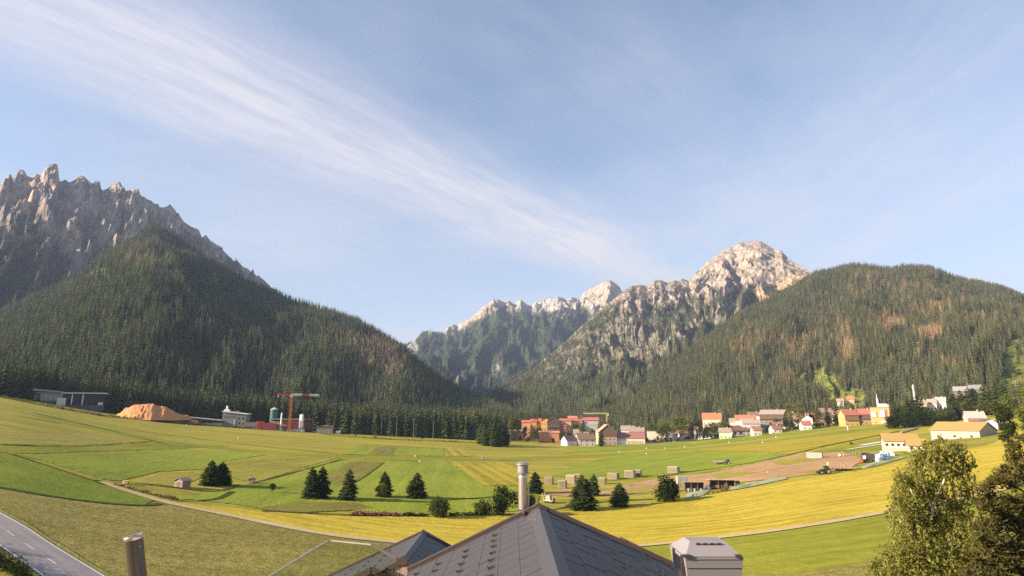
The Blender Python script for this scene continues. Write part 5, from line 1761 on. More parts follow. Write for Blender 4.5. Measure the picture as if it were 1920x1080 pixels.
def house(label, u0, u1, vtop, vb=None, d=None, yaw=0.0, wall=WHITE, roof=BRR, ridge='x', dep=None, pitch=.72, wins=(3, 2), side=(2, 2), chimney=True, balcony=None, over=.7, name='house', cat='house', group=None, upper=None, low=0.0, flat=False, winfr=(.35, .25, .17)):
    uc = (u0 + u1) / 2
    p = g1(uc, vb) if d is None else at_dist(uc, 790, d)
    m = mpp(p)
    W = (u1 - u0) * m - (2 * over if not flat else 0)
    if ridge == 'y':
        W = (u1 - u0) * m - 2 * over
    D = (dep or max(6.0, W * .9)) * (1.25 if not flat else 1)
    H = height_to(p, vtop)
    ph = math.atan2(p.x, p.y)
    t = thing(name, label, cat, p, -ph + yaw, group)
    rise = 0.0 if flat else pitch * (D / 2 if ridge == 'x' else W / 2)
    rise = min(rise, H * .46)
    e = H - rise - .2
    wm = paint(wall, .9, 0, .07, .35)
    rm = paint(roof, .75, 0, .22, .7, bumpy=.3)
    x0, x1 = -W / 2, W / 2
    mb = MB()
    if flat:
        mb.box(x0, x1, 0, D, -2, H - .35)
        part('wall', mb.mesh('wall', wm), t)
        part('roof', MB().box(x0 - .4, x1 + .4, -.4, D + .4, H - .35, H).mesh('roof', rm), t)
        e = H - .4
    elif ridge == 'x':
        poly = [(0, -2), (D, -2), (D, e), (D / 2, e + rise), (0, e)]
        vs = [(x0, y, z) for y, z in poly] + [(x1, y, z) for y, z in poly]
        mb.add(vs, [tuple(range(5)), tuple(range(9, 4, -1))] + [(i, 5 + i, 5 + (i + 1) % 5, (i + 1) % 5) for i in range(5)])
        part('wall', mb.mesh('wall', wm), t)
        s = rise / (D / 2)
        r = MB()
        for a, b in ((-over, D / 2), (D + over, D / 2)):
            za = e - s * over + .06
            q = [(x0 - over, a, za), (x1 + over, a, za), (x1 + over, b, e + rise + .06), (x0 - over, b, e + rise + .06)]
            r.add(q + [(x, y, z + .22) for x, y, z in q], [(3, 2, 1, 0), (4, 5, 6, 7), (0, 1, 5, 4), (1, 2, 6, 5), (2, 3, 7, 6), (3, 0, 4, 7)])
        ro = part('roof', r.mesh('roof', rm), t)
    else:
        mb.prism([(x0, -2), (x1, -2), (x1, e), (0, e + rise), (x0, e)], 0, D)
        part('wall', mb.mesh('wall', wm), t)
        s = rise / (W / 2)
        r = MB()
        for a in (x0 - over, x1 + over):
            za = e - s * over + .06
            q = [(a, -over, za), (0, -over, e + rise + .06), (0, D + over, e + rise + .06), (a, D + over, za)]
            r.add(q + [(x, y, z + .22) for x, y, z in q], [(3, 2, 1, 0), (4, 5, 6, 7), (0, 1, 5, 4), (1, 2, 6, 5), (2, 3, 7, 6), (3, 0, 4, 7)])
        ro = part('roof', r.mesh('roof', rm), t)
        if upper:
            zz = e * .62
            g = MB().prism([(x0 + .02, zz), (x1 - .02, zz), (x1 - .02, e - .05), (0, e + rise - .05), (x0 + .02, e - .05)], -.12, -.01)
            part('gable_cladding', g.mesh('gable_cladding', wood(upper, sc=(3, 3, .4))), t)
    if chimney and not flat:
        cx, cy = (W * .2, D * .42) if ridge == 'x' else (W * .14, D * .55)
        zc = e + rise
        part('chimney', MB().box(cx - .45, cx + .45, cy - .45, cy + .45, zc - 1.5, zc + 1.1).box(cx - .6, cx + .6, cy - .6, cy + .6, zc + 1.1, zc + 1.3).mesh('chimney', paint((.45, .36, .30), .9)), t)
    nc, nr = wins
    fh = max(2.5, (e - .3) / max(nr, 1))
    for r_ in range(nr):
        for c in range(nc):
            x = x0 + W * (c + .5) / nc
            z = .9 + r_ * fh + low
            if z + 1.3 > e: continue
            add_window(t, x, -.0, z, min(1.3, W / nc * .55), 1.35, winfr)
    for r_ in range(side[1]):
        for c in range(side[0]):
            z = .9 + r_ * fh
            if z + 1.3 > e: continue
            add_window(t, x0, D * (c + .5) / side[0], z, 1.1, 1.3, winfr, -math.pi / 2)
            add_window(t, x1, D * (c + .5) / side[0], z, 1.1, 1.3, winfr, math.pi / 2)
    if balcony:
        for r_ in range(1, max(2, nr)):
            z = .15 + r_ * fh
            if z + .9 < e + .3:
                b = MB().box(x0 + .2, x1 - .2, -1.3, -.02, z, z + .16).box(x0 + .2, x1 - .2, -1.3, -1.22, z + .16, z + 1.05).box(x0 + .2, x0 + .28, -1.22, -.02, z + .16, z + 1.05).box(x1 - .28, x1 - .2, -1.22, -.02, z + .16, z + 1.05)
                part('balcony', b.mesh('balcony', wood(balcony, sc=(4, 4, 1))), t)
        if ridge == 'x' and not flat and balcony is not WHITE:
            part('upper_cladding', MB().box(x0 + .02, x1 - .02, -.03, -.005, e * .58, e - .02).mesh('upper_cladding', wood(scl(balcony, 1.3), sc=(3, 3, .5))), t)
    return t


# the orange-red hotel complex: one building of several wings
hp = at_dist(1045, 790, 820)
ph = math.atan2(hp.x, hp.y)
hotel = thing('apartment_complex', 'long orange and brown apartment complex with bright red roofs at the edge of the wood', 'apartment building', hp, -ph)
mm = mpp(hp)
def wing(u0, u1, vt, vbot, y, D, wall, roof, gable=False, rise=2.6, wins=(4, 3), balc=None):
    x0, x1 = (u0 - 1045) * mm, (u1 - 1045) * mm
    e = height_to(hp, vt) - rise
    if gable:
        part('wall', MB().prism([(x0, -2), (x1, -2), (x1, e), ((x0 + x1) / 2, e + rise), (x0, e)], y, y + D).mesh('wall', paint(wall, .9)), hotel)
        r = MB(); s = rise / ((x1 - x0) / 2)
        for a in (x0 - .8, x1 + .8):
            q = [(a, y - .8, e - s * .8 + .06), ((x0 + x1) / 2, y - .8, e + rise + .06), ((x0 + x1) / 2, y + D, e + rise + .06), (a, y + D, e - s * .8 + .06)]
            r.add(q + [(p[0], p[1], p[2] + .25) for p in q], [(3, 2, 1, 0), (4, 5, 6, 7), (0, 1, 5, 4), (1, 2, 6, 5), (2, 3, 7, 6), (3, 0, 4, 7)])
    else:
        vs = [(x0, yy, z) for yy, z in ((y, -2), (y + D, -2), (y + D, e), (y + D / 2, e + rise), (y, e))]
        vs += [(x1, a[1], a[2]) for a in vs]
        part('wall', MB().add(vs, [tuple(range(5)), tuple(range(9, 4, -1))] + [(i, 5 + i, 5 + (i + 1) % 5, (i + 1) % 5) for i in range(5)]).mesh('wall', paint(wall, .9)), hotel)
        r = MB(); s = rise / (D / 2)
        for a in (y - .8, y + D + .8):
            q = [(x0 - .6, a, e - s * .8 + .06), (x1 + .6, a, e - s * .8 + .06), (x1 + .6, y + D / 2, e + rise + .06), (x0 - .6, y + D / 2, e + rise + .06)]
            r.add(q + [(p[0], p[1], p[2] + .25) for p in q], [(3, 2, 1, 0), (4, 5, 6, 7), (0, 1, 5, 4), (1, 2, 6, 5), (2, 3, 7, 6), (3, 0, 4, 7)])
    part('roof', r.mesh('roof', paint(roof, .7, 0, .2, .6)), hotel)
    for k in range(wins[1]):
        for c in range(wins[0]):
            add_window(hotel, x0 + (x1 - x0) * (c + .5) / wins[0], y, 1 + k * max(2.7, e / wins[1]), 1.3, 1.4)
        if balc:
            z = .1 + k * max(2.7, e / wins[1])
            part('balcony', MB().box(x0 + .3, x1 - .3, y - 1.4, y - .02, z, z + .15).box(x0 + .3, x1 - .3, y - 1.4, y - 1.3, z + .15, z + 1.0).mesh('balcony', wood(balc, sc=(4, 4, 1))), hotel)
RB = (.46, .125, .08)
wing(977, 1003, 788, 808, 6, 12, (.50, .28, .15), RB, wins=(5, 2))
wing(994, 1006, 786, 812, -2, 10, (.56, .26, .09), RB, wins=(2, 3))
wing(1001, 1019, 783, 812, 1, 12, (.56, .25, .09), RB, True, 3.0, (3, 4))
wing(1014, 1030, 784, 812, -3, 12, (.66, .36, .12), RB, True, 3.0, (3, 4))
wing(1026, 1049, 783, 812, -5, 14, DKWOOD, (.55, .34, .25), True, 4.2, (4, 3), BROWNW)
wing(1049, 1071, 785, 812, 0, 12, (.52, .34, .24), RB, wins=(4, 3))
wing(1055, 1062, 794, 812, -3, 8, (.45, .12, .10), RB, wins=(2, 2))
wing(1068, 1092, 785, 810, 10, 13, (.52, .34, .20), RB, wins=(5, 3))
wing(1066, 1083, 780, 806, 22, 12, (.5, .36, .22), (.50, .20, .12), wins=(4, 3))
wing(1085, 1101, 782, 808, 14, 12, (.5, .34, .24), (.58, .16, .11), True, 3.0, (3, 3))
wing(1096, 1125, 783, 812, 12, 13, (.42, .40, .38), (.50, .13, .12), wins=(6, 3), rise=3.2)

house('long low brown shed with a pale roof beside the spruce clump', 950, 986, 806, d=760, wall=BROWNW, roof=(.50, .38, .29), dep=9, wins=(6, 1), side=(1, 1), chimney=False, name='shed', cat='shed', pitch=.25)
house('long low building with a bright orange front below the red roofed complex', 1009, 1049, 808, d=720, wall=(.45, .19, .10), roof=(.46, .25, .16), dep=9, wins=(7, 1), side=(1, 1), chimney=False, name='long_building', cat='building', pitch=.3)
house('small white barn with a rounded dark purple roof at the meadow edge', 1061, 1085, 817, 836, yaw=.5, wall=WHITE, roof=PURR, dep=11, wins=(1, 1), side=(1, 1), chimney=False, pitch=.8, ridge='x')
house('white farmhouse with a brown roof next to the purple roofed barn', 1083, 1118, 812, 836, yaw=.25, wall=WHITE, roof=BRR, dep=12, wins=(3, 2), side=(2, 2), pitch=.8)
house('tan roofed cottage behind the white farmhouse', 1074, 1100, 805, d=700, wall=CREAM, roof=TANR, dep=10)
house('brown timber gabled chalet with a pale ground floor behind a dark spruce', 1120, 1157, 796, d=690, wall=(.48, .36, .25), roof=(.42, .30, .2), ridge='y', dep=14, wins=(4, 3), upper=BROWNW, pitch=.8, yaw=.2)
house('white house with a grey hipped looking roof behind the hangar', 1163, 1190, 798, d=760, wall=WHITE, roof=(.32, .25, .2), dep=11, wins=(3, 2))
house('cream house with a tan roof right behind the hangar', 1178, 1208, 801, d=735, wall=CREAM, roof=TANR, dep=10, wins=(3, 1))
hg = house('white hangar with a dark red roof and a wide tan gable door', 1151, 1210, 811, 833, yaw=.0, wall=(.62, .52, .4), roof=(.30, .13, .10), ridge='x', dep=16, wins=(0, 0), side=(1, 1), chimney=False, pitch=.8, name='hangar', cat='hangar')
W_ = 59 * mpp(hg.location) - 1.4
part('door', MB().box(-W_ * .08, W_ * .44, -.14, -.02, .05, 3.4).mesh('door', wood((.50, .40, .26), sc=(1.4, 1.4, .2))), hg)
part('front_panel', MB().box(-W_ * .49, -W_ * .10, -.12, -.02, .0, 3.6).mesh('front_panel', paint((.80, .77, .74), .9)), hg)
house('low flat roofed building with a white upstand behind the parked cars', 1212, 1246, 808, d=720, wall=CREAM, roof=TANR, flat=True, dep=9, wins=(5, 1), side=(1, 1), name='building', cat='building')
house('brown roofed white cottage right of the parked cars', 1270, 1300, 806, 826, yaw=.7, wall=WHITE, roof=(.35, .15, .09), dep=11, wins=(2, 1), side=(1, 1), pitch=.6)
house('low white house with a nearly black roof beside the cottage', 1308, 1342, 808, 823, wall=WHITE, roof=DKR, dep=9, wins=(3, 1), side=(1, 1), chimney=False)
house('white apartment house with a bright orange roof standing above the trees', 1317, 1353, 774, d=800, wall=(.72, .56, .42), roof=(.46, .17, .075), dep=14, wins=(5, 3), balcony=WHITE, pitch=.8)
house('white chalet with a dark red gable roof at the meadow edge', 1371, 1410, 798, 817, yaw=.45, wall=WHITE, roof=(.22, .10, .07), dep=12, wins=(4, 2), side=(2, 2), pitch=.8)
house('long white house with a red roof behind the chalet of dark red gable', 1379, 1418, 778, d=790, wall=WHITE, roof=(.42, .16, .085), dep=11, wins=(5, 2), pitch=.8)
house('brown roofed low annex left of the long red roofed house', 1367, 1384, 784, d=800, wall=CREAM, roof=TANR, dep=9, wins=(2, 2))
house('white gabled house with a greyish tiled roof behind the chalet', 1391, 1426, 785, d=750, wall=WHITE, roof=(.42, .32, .25), ridge='x', dep=11, wins=(3, 2), yaw=.3)
house('white house with a grey roof and a dark garage at the meadow edge', 1420, 1447, 791, 811, yaw=.3, wall=WHITE, roof=GRR, dep=11, wins=(2, 2), pitch=.8)
house('large brown timber chalet with a wide grey roof high in the village', 1424, 1470, 768, d=830, wall=BROWNW, roof=(.32, .24, .2), ridge='x', dep=14, wins=(6, 3), balcony=DKWOOD, pitch=.6, yaw=-.3)
house('big white chalet with a brown roof and a pink awning', 1465, 1507, 772, 800, yaw=.45, wall=WHITE, roof=(.34, .22, .15), dep=13, wins=(4, 3), side=(2, 2), balcony=(.45, .16, .12), pitch=.8)
house('narrow white house with a dark brown roof wedged between two chalets', 1503, 1524, 778, d=740, wall=WHITE, roof=BRR, ridge='y', dep=12, wins=(2, 2))
house('chalet with layered red roofs and wooden balconies', 1517, 1556, 774, 799, yaw=.3, wall=(.66, .48, .34), roof=(.36, .11, .075), dep=13, wins=(4, 3), balcony=BROWNW, pitch=.8)
house('brown and white house at the right end of the red roofed row', 1551, 1576, 769, 794, wall=(.62, .52, .45), roof=(.30, .17, .12), dep=12, wins=(3, 3), balcony=DKWOOD)
house('ochre gabled house with a red roof on the rising slope', 1584, 1612, 767, d=740, wall=OCHRE, roof=(.36, .12, .07), ridge='x', dep=13, wins=(3, 2), balcony=BROWNW, yaw=.4)
house('brown timber house with a dark red roof right of the ochre house', 1611, 1637, 766, d=745, wall=(.26, .16, .10), roof=(.42, .12, .09), dep=12, wins=(3, 2), balcony=DKWOOD)
mh = house('modern yellow house with white window bays and a flat dark roof', 1636, 1667, 763, d=735, wall=OCHRE, roof=(.20, .12, .10), flat=True, dep=11, wins=(2, 2), side=(1, 2), name='modern_house')
mw = 31 * mpp(mh.location)
for x, z0, z1_ in ((-.32, .42, .72), (.12, .42, .80), (.18, .05, .2)):
    hh_ = height_to(mh.location, 763)
    part('window_bay', MB().box(mw * (x - .13), mw * (x + .13), -1.0, -.02, hh_ * z0, hh_ * z1_).mesh('window_bay', paint(WHITE, .7)), mh)
part('upper_storey', MB().box(-mw * .1, mw * .42, 1, 7, height_to(mh.location, 763), height_to(mh.location, 757)).mesh('upper_storey', paint(WHITE, .8)), mh)
part('red_panel', MB().box(mw * .28, mw * .38, -.3, -.02, 0, height_to(mh.location, 763) * .85).mesh('red_panel', paint((.40, .12, .08), .7)), mh)
house('pale upper storey house behind the modern yellow one', 1650, 1668, 758, d=800, wall=WHITE, roof=TANR, dep=9, wins=(3, 2), flat=True)
house('farmhouse with an orange roof on the meadow terrace above the village', 1592, 1606, 742, d=1010, wall=(.55, .36, .22), roof=(.55, .2, .08), dep=10, wins=(2, 1), side=(1, 1), name='farmhouse')
house('small barn with a pale front left of the farmhouse on the meadow terrace', 1573, 1586, 747, d=1000, wall=(.55, .46, .38), roof=(.40, .26, .17), dep=8, wins=(1, 1), side=(1, 1), chimney=False, name='barn', cat='barn')
house('cream house half hidden behind the grove, left one', 1727, 1742, 750, d=800, wall=CREAM, roof=TANR, dep=9, wins=(3, 2))
house('pale pink roofed house half hidden behind the grove, middle one', 1744, 1760, 748, d=810, wall=WHITE, roof=(.5, .3, .24), dep=9, wins=(3, 2))
house('white house half hidden behind the grove, right one', 1760, 1778, 744, d=815, wall=WHITE, roof=(.45, .36, .3), dep=9, wins=(3, 2))
house('pale greenhouse like hall roof among the conifers at the right', 1798, 1825, 724, d=820, wall=(.15, .135, .115), roof=(.30, .27, .24), dep=10, wins=(3, 1), name='hall', cat='hall', chimney=False)
house('grey roofed hall right of the pale hall among the conifers', 1828, 1850, 721, d=830, wall=(.15, .135, .12), roof=(.24, .22, .2), dep=10, wins=(3, 1), name='hall', cat='hall', chimney=False)

house('low tan roofed cottage between the pale pole and the white chalet', 1346, 1370, 802, d=705, wall=CREAM, roof=TANR, dep=9, wins=(3, 1), side=(1, 1))
house('brown roofed house in the gap right of the grey roofed house', 1447, 1467, 787, d=742, wall=(.52, .42, .34), roof=BRR, dep=10, wins=(2, 2), balcony=DKWOOD)
house('small white house peeping out left of the narrow white house', 1488, 1506, 783, d=760, wall=WHITE, roof=(.30, .15, .10), dep=9, wins=(2, 2))
house('grey roofed shed behind the row of parked cars', 1246, 1270, 810, d=722, wall=GREYW, roof=GRR, dep=7, wins=(3, 1), side=(1, 1), chimney=False, name='shed', cat='shed')
house('small cream house with a red brown roof just right of the white chalet', 1410, 1428, 799, d=700, wall=CREAM, roof=(.33, .14, .09), dep=8, wins=(2, 1), side=(1, 1), yaw=.3)
house('white cottage with a brown roof between the dark garage and the big white chalet', 1447, 1466, 797, d=716, wall=WHITE, roof=(.27, .13, .09), dep=9, wins=(2, 1), side=(1, 1), yaw=.4)
house('small white cottage with a red roof below the narrow white house', 1503, 1522, 789, d=728, wall=WHITE, roof=(.38, .13, .08), dep=8, wins=(2, 1), side=(1, 1), yaw=.3)
house('white house with a tan roof left of the pale pole in the trees', 1337, 1358, 796, d=735, wall=WHITE, roof=TANR, dep=9, wins=(3, 2))
house('cream cottage with a brown roof behind the parked vans', 1228, 1252, 803, d=745, wall=CREAM, roof=BRR, dep=9, wins=(3, 1))
house('white cottage with a red brown roof between the trees left of the orange roof', 1284, 1308, 797, d=750, wall=WHITE, roof=(.36, .14, .09), dep=9, wins=(3, 1))
house('timber house tucked in behind the layered red roofs', 1536, 1560, 765, d=800, wall=BROWNW, roof=(.24, .15, .11), dep=10, wins=(3, 2), balcony=DKWOOD)
house('dark roofed house left of the large timber chalet, in the back', 1402, 1428, 772, d=835, wall=WHITE, roof=BRR, dep=10, wins=(3, 2))

# church tower
cp = at_dist(1647, 770, 930)
m_ = mpp(cp)
t = thing('church_tower', 'slim white church tower with a pointed spire above the village', 'church tower', cp, -math.atan2(cp.x, cp.y))
hh = height_to(cp, 737)
w_ = 3.2 * m_
part('shaft', MB().box(-w_ * .5, w_ * .5, 0, w_, -2, hh * .58).mesh('shaft', paint(WHITE, .9)), t)
part('belfry', MB().box(-w_ * .62, w_ * .62, -w_ * .12, w_ * 1.12, hh * .58, hh * .60).box(-w_ * .45, w_ * .45, w_ * .05, w_ * .95, hh * .60, hh * .74).mesh('belfry', paint((.66, .60, .56), .9)), t)
part('spire', MB().lathe([(w_ * .62, hh * .74), (w_ * .5, hh * .79), (w_ * .22, hh * .84), (w_ * .25, hh * .9), (.02, hh)], 8, (0, w_ * .5, 0)).mesh('spire', paint((.50, .44, .42), .6)), t)
add_window(t, 0, 0, hh * .45, 1.0, 2.0)
part('nave', MB().prism([(-w_ * 2.6, -2), (-w_ * .52, -2), (-w_ * .52, hh * .2), (-w_ * 1.55, hh * .36), (-w_ * 2.6, hh * .2)], .2, 12).mesh('nave', paint(WHITE, .9)), t)
# white mast on the slope
cp = at_dist(1718, 770, 900)
hh = height_to(cp, 721)
t = thing('radio_mast', 'white lattice mast standing in the forest above the grove', 'mast', cp)
m = MB()
for a in range(4):
    x, y = (-1, 1, 1, -1)[a], (-1, -1, 1, 1)[a]
    m.bar((x * 1.0, y * 1.0, 0), (x * .35, y * .35, hh), .28)
for k in range(9):
    z = hh * k / 9; s = 1 - .65 * k / 9
    for a in range(4):
        x, y = (-1, 1, 1, -1)[a] * s, (-1, -1, 1, 1)[a] * s
        x2, y2 = (1, 1, -1, -1)[a] * s * .93, (-1, 1, 1, -1)[a] * s * .93
        m.bar((x, y, z), (x2, y2, z + hh / 9), .14)
part('lattice', m.mesh('lattice', paint((.78, .76, .74), .6)), t)
part('antenna', MB().box(-1.3, -.5, -.3, .3, hh - 5, hh - 2.5).box(.5, 1.3, -.3, .3, hh - 5, hh - 2.5).mesh('antenna', paint((.8, .78, .78), .6)), t)

# barns with the yellow roofs
YR = (.36, .225, .07)
st = house('low cream stable with a yellow roof and a row of small square windows', 1661, 1722, 813, 846, yaw=.12, wall=(.60, .52, .42), roof=YR, dep=9, wins=(6, 1), side=(2, 1), chimney=False, pitch=.6, name='stable', cat='stable', winfr=(.12, .09, .07), low=1.6)
part('plinth', MB().box(-8.5, 8.5, -.08, -.01, -.5, 1.6).mesh('plinth', paint((.52, .40, .33), .95)), st)
house('lean-to with a lower yellow roof at the right end of the stable', 1704, 1742, 823, 846, yaw=.12, wall=(.58, .48, .38), roof=YR, dep=6, wins=(3, 1), side=(1, 1), chimney=False, pitch=.8, name='lean_to', cat='shed', winfr=(.12, .09, .07))
bn = house('large barn with a wide yellow roof and a grey boarded gable', 1746, 1836, 791, 823, yaw=-.5, wall=(.36, .32, .27), roof=YR, dep=14, wins=(3, 1), side=(0, 0), chimney=False, pitch=.75, name='barn', cat='barn')
house('white chalet with a shallow grey roof above the large barn', 1817, 1849, 771, 797, wall=WHITE, roof=(.44, .36, .30), dep=10, wins=(3, 2), balcony=(.38, .16, .10), yaw=.2)
ga = house('white garage with a dark roof at the right end of the barn', 1843, 1872, 785, 807, wall=(.80, .77, .76), roof=(.14, .09, .07), dep=8, wins=(0, 0), side=(0, 0), chimney=False, ridge='y', pitch=.45, name='garage', cat='garage', yaw=.3)
part('door', MB().box(-2.0, 2.0, -.1, -.01, 0, 2.6).mesh('door', paint((.82, .80, .80), .6)), ga)
house('row of white sheds running up to the right edge', 1872, 1893, 786, 802, wall=(.78, .72, .68), roof=(.55, .45, .4), dep=6, wins=(2, 1), side=(0, 0), chimney=False, name='shed', cat='shed', yaw=.4)

# village trees
rng = np.random.default_rng(61)
k = 0
for (u, vt, vb, w, kd, lab) in [
    (1262, 776, 815, 26, 'l', 'large yellow green tree left of the orange roofed apartment house'), (1281, 773, 815, 30, 'l', 'tallest yellow green tree of the group left of the orange roof'),
    (1243, 786, 814, 24, 'l', 'yellow green tree behind the parked cars'), (1299, 778, 814, 24, 'd', 'dark leafy tree touching the left of the orange roofed house'), (1311, 783, 816, 20, 'd', 'dark leafy tree in front of the orange roofed house'),
    (1341, 793, 818, 22, 'm', 'rounded green tree below the orange roofed house'), (1357, 789, 818, 24, 'm', 'tall green tree left of the white chalet with dark red gable'), (1325, 797, 815, 18, 'd', 'dark tree below the apartment house'), (1368, 793, 817, 14, 'd', 'slim dark tree right against the white chalet with dark red gable'),
    (1413, 800, 815, 13, 'd', 'dark round shrub between the chalet and the grey roofed house'), (1450, 793, 812, 16, 'd', 'dark bush right of the grey roofed house'), (1458, 784, 806, 20, 'm', 'leafy tree below the large timber chalet'),
    (1480, 752, 790, 18, 'l', 'bright green poplar behind the big white chalet, left one'), (1500, 752, 788, 22, 'l', 'bright green poplar behind the big white chalet, right one'), (1510, 786, 800, 11, 'd', 'round dark shrub beside the narrow white house'),
    (1580, 776, 793, 14, 'd', 'dark shrub left of the ochre house'), (1618, 775, 792, 12, 'm', 'green shrub in front of the brown timber house'), (1535, 762, 790, 16, 'd', 'dark tree behind the layered red roofs'), (1240, 798, 815, 22, 'm', 'green tree behind the flat building'),
    (1220, 790, 808, 22, 'm', 'green tree above the tan roofs behind the hangar'), (1296, 800, 824, 12, 'd', 'small dark tree right of the cottage with the brown roof'), (1115, 816, 834, 10, 'm', 'bush at the right end of the white farmhouse'), (1141, 818, 836, 11, 'm', 'small leafy tree in front of the brown timber gabled chalet'),
    (1080, 793, 812, 22, 'm', 'green tree in front of the red roofed complex'), (1092, 795, 813, 20, 'm', 'second green tree in front of the red roofed complex'), (984, 797, 812, 14, 'd', 'dark tree at the left end of the red roofed complex'), (958, 776, 805, 20, 'l', 'pale leafy tree left of the red roofed complex'), (972, 780, 806, 16, 'l', 'smaller pale leafy tree at the edge of the red roofed complex'), (990, 820, 826, 10, 'd', 'low bush on the verge below the brown shed'), (1037, 821, 827, 8, 'd', 'low bush on the verge below the orange fronted building'),
    (1575, 755, 765, 12, 'd', 'bush on the meadow terrace above the village')]:
    px_tree('broad', 'leafy_tree', lab, u, vt, vb, w, 'leafy trees among the village houses', seed=300 + k, mat={'l': M_BROADLT, 'd': M_BUSH, 'm': M_BROAD}[kd], n=1500, d=(1010 if u == 1575 else float(np.interp(u, [950, 1080, 1300, 1500, 1665], [690, 705, 712, 735, 745]) + (0 if vb > 812 else 18))))
    k += 1
px_tree('spruce', 'spruce_tree', 'single dark spruce in front of the brown timber gabled chalet', 1128, 806, 837, 15, seed=340, mat=M_CONIFER)
for (u, vt, vb, w, lab) in [(1552, 755, 790, 12, 'dark conifer behind the brown and white house'), (1568, 752, 785, 12, 'conifer at the foot of the meadow terrace'), (1600, 754, 780, 12, 'conifer right behind the ochre house'), (1628, 752, 782, 13, 'conifer behind the brown timber house'), (1610, 757, 780, 11, 'small conifer behind the red roof of the brown timber house'), (1680, 752, 800, 18, 'tall conifer at the left end of the thick grove'), (1124, 783, 812, 12, 'conifer at the right end of the red roofed complex'), (1140, 786, 812, 12, 'conifer behind the timber gabled chalet'), (1230, 778, 806, 14, 'conifer above the flat roofed building')]:
    px_tree('spruce', 'spruce_tree', lab, u, vt, vb, w, 'conifers among the village houses', seed=350 + k, mat=M_CONIFER, d=780 if vb < 800 else 740); k += 1
# garden trees and shrubs packed between the houses
rng = np.random.default_rng(67)
gm = [broad_meshes(6, 6, 420, .5, 900 + i, [M_BROAD, M_BUSH, M_BROADLT, M_BUSH, M_BROAD, M_HEDGE][i]) for i in range(6)]
for u in np.concatenate([np.arange(1212, 1670, 6.5), np.arange(1240, 1660, 10), np.arange(955, 1130, 11)]):
    u = u + rng.uniform(-3, 3)
    row = rng.random()
    if 1362 < u < 1575 and rng.random() < .5: continue
    d = float(np.interp(u, [950, 1000, 1080, 1300, 1500, 1665], [735, 745, 700, 708, 733, 748])) + (rng.uniform(6, 16) if row < .55 else rng.uniform(30, 70))
    p = at_dist(u, 800, d)
    i = int(rng.integers(0, 6))
    s_ = rng.uniform(.6, 1.2) if row < .55 else rng.uniform(1.3, 2.3)
    t = thing('garden_tree', 'leafy garden tree or shrub squeezed between the village houses', 'tree', p, float(rng.uniform(0, 6)), 'garden trees between the village houses')
    t.scale = (s_ * rng.uniform(.8, 1.1),) * 2 + (s_ * rng.uniform(.9, 1.35),)
    part('crown', gm[i][0], t); part('trunk', gm[i][1], t)
# wood on the level ground behind the village
rng = np.random.default_rng(63)
pts, tt = [], []
for q in range(2600):
    u = rng.uniform(940, 1900); a, _ = az_t(u, 785); d = rng.uniform(850, 1000)
    if 1545 < u < 1615 and d > 900: continue
    pts.append((math.sin(a) * d, math.cos(a) * d, float(ground_polar(a, d)) - .3)); tt.append(np.array((1.7, 1.5, 1.0)) * rng.uniform(.6, 1.35))
forest('village_wood', 'conifer wood on the level ground just behind the village roofs', 'forest', np.array(pts), rng.uniform(11, 19, len(pts)), np.array(tt), rng)

# parked cars and vans between the hangar and the cottage
def car_meshes(L, Wd, H, roof_f=(.25, .9), col=(.7, .7, .7), van=False):
    b = MB()
    zb, zm = .35, H * .58
    prof = [(-L / 2, zb), (L / 2, zb), (L / 2, zm * .95), (L * .28, zm), (L * .12, H), (-L * .38, H), (-L / 2 + .1, zm)] if not van else [(-L / 2, zb), (L / 2, zb), (L / 2, zm), (L * .36, H * .95), (L * .3, H), (-L / 2, H)]
    b.prism(prof, -Wd / 2, Wd / 2)
    body = b.mesh('body', paint(col, .3, 0, .04, 1, 'car_paint'))
    g = MB()
    g.box(-L * .36, L * .1, -Wd / 2 - .015, -Wd / 2 + .01, zm + .02, H - .12).box(-L * .36, L * .1, Wd / 2 - .01, Wd / 2 + .015, zm + .02, H - .12)
    wn = g.mesh('window_band', glass_dark())
    wh = MB().wheel((0, 0, 0), .33, .22).mesh('wheel', M_BLACK)
    return body, wn, wh, L, Wd
CARS = [car_meshes(4.3, 1.8, 1.5, col=c) for c in ((.78, .77, .76), (.30, .25, .30), (.06, .06, .07), (.62, .52, .50), (.45, .08, .06))] + [car_meshes(5.6, 2.1, 2.5, col=(.80, .78, .75), van=True)]
def put_car(p, rz, k, label, group, name='parked_car', cat='car'):
    b, w, wh, L, Wd = CARS[k]
    t = thing(name, label, cat, p, rz, group)
    part('body', b, t); part('window_band', w, t)
    for sx in (-.31, .31):
        for sy in (-.46, .46):
            part('wheel', wh, t, (sx * L, sy * Wd, .33))
    return t
for i, (u, v, k) in enumerate([(1213, 828, 0), (1220, 827, 5), (1228, 827, 0), (1235, 826, 1), (1242, 825, 0), (1248, 825, 3), (1254, 824, 5), (1260, 824, 1), (1266, 823, 0), (1215, 821, 3), (1225, 820, 2), (1236, 819, 1), (1246, 819, 0), (1256, 818, 2), (1264, 818, 3)]):
    put_car(g1(u, v), (i * .37) % .5 - .1, k, ['pale car', 'white van', 'silver car', 'mauve grey car', 'white car', 'beige car', 'white van at the far end', 'dark mauve car', 'white car nearest the cottage', 'beige car in the back row', 'black car in the back row', 'grey car in the back row', 'white car in the back row', 'second black car in the back row', 'beige car at the right end of the back row'][i] + ' parked by the hangar', 'vehicles parked beside the hangar', 'parked_van' if k == 5 else 'parked_car', 'van' if k == 5 else 'car')
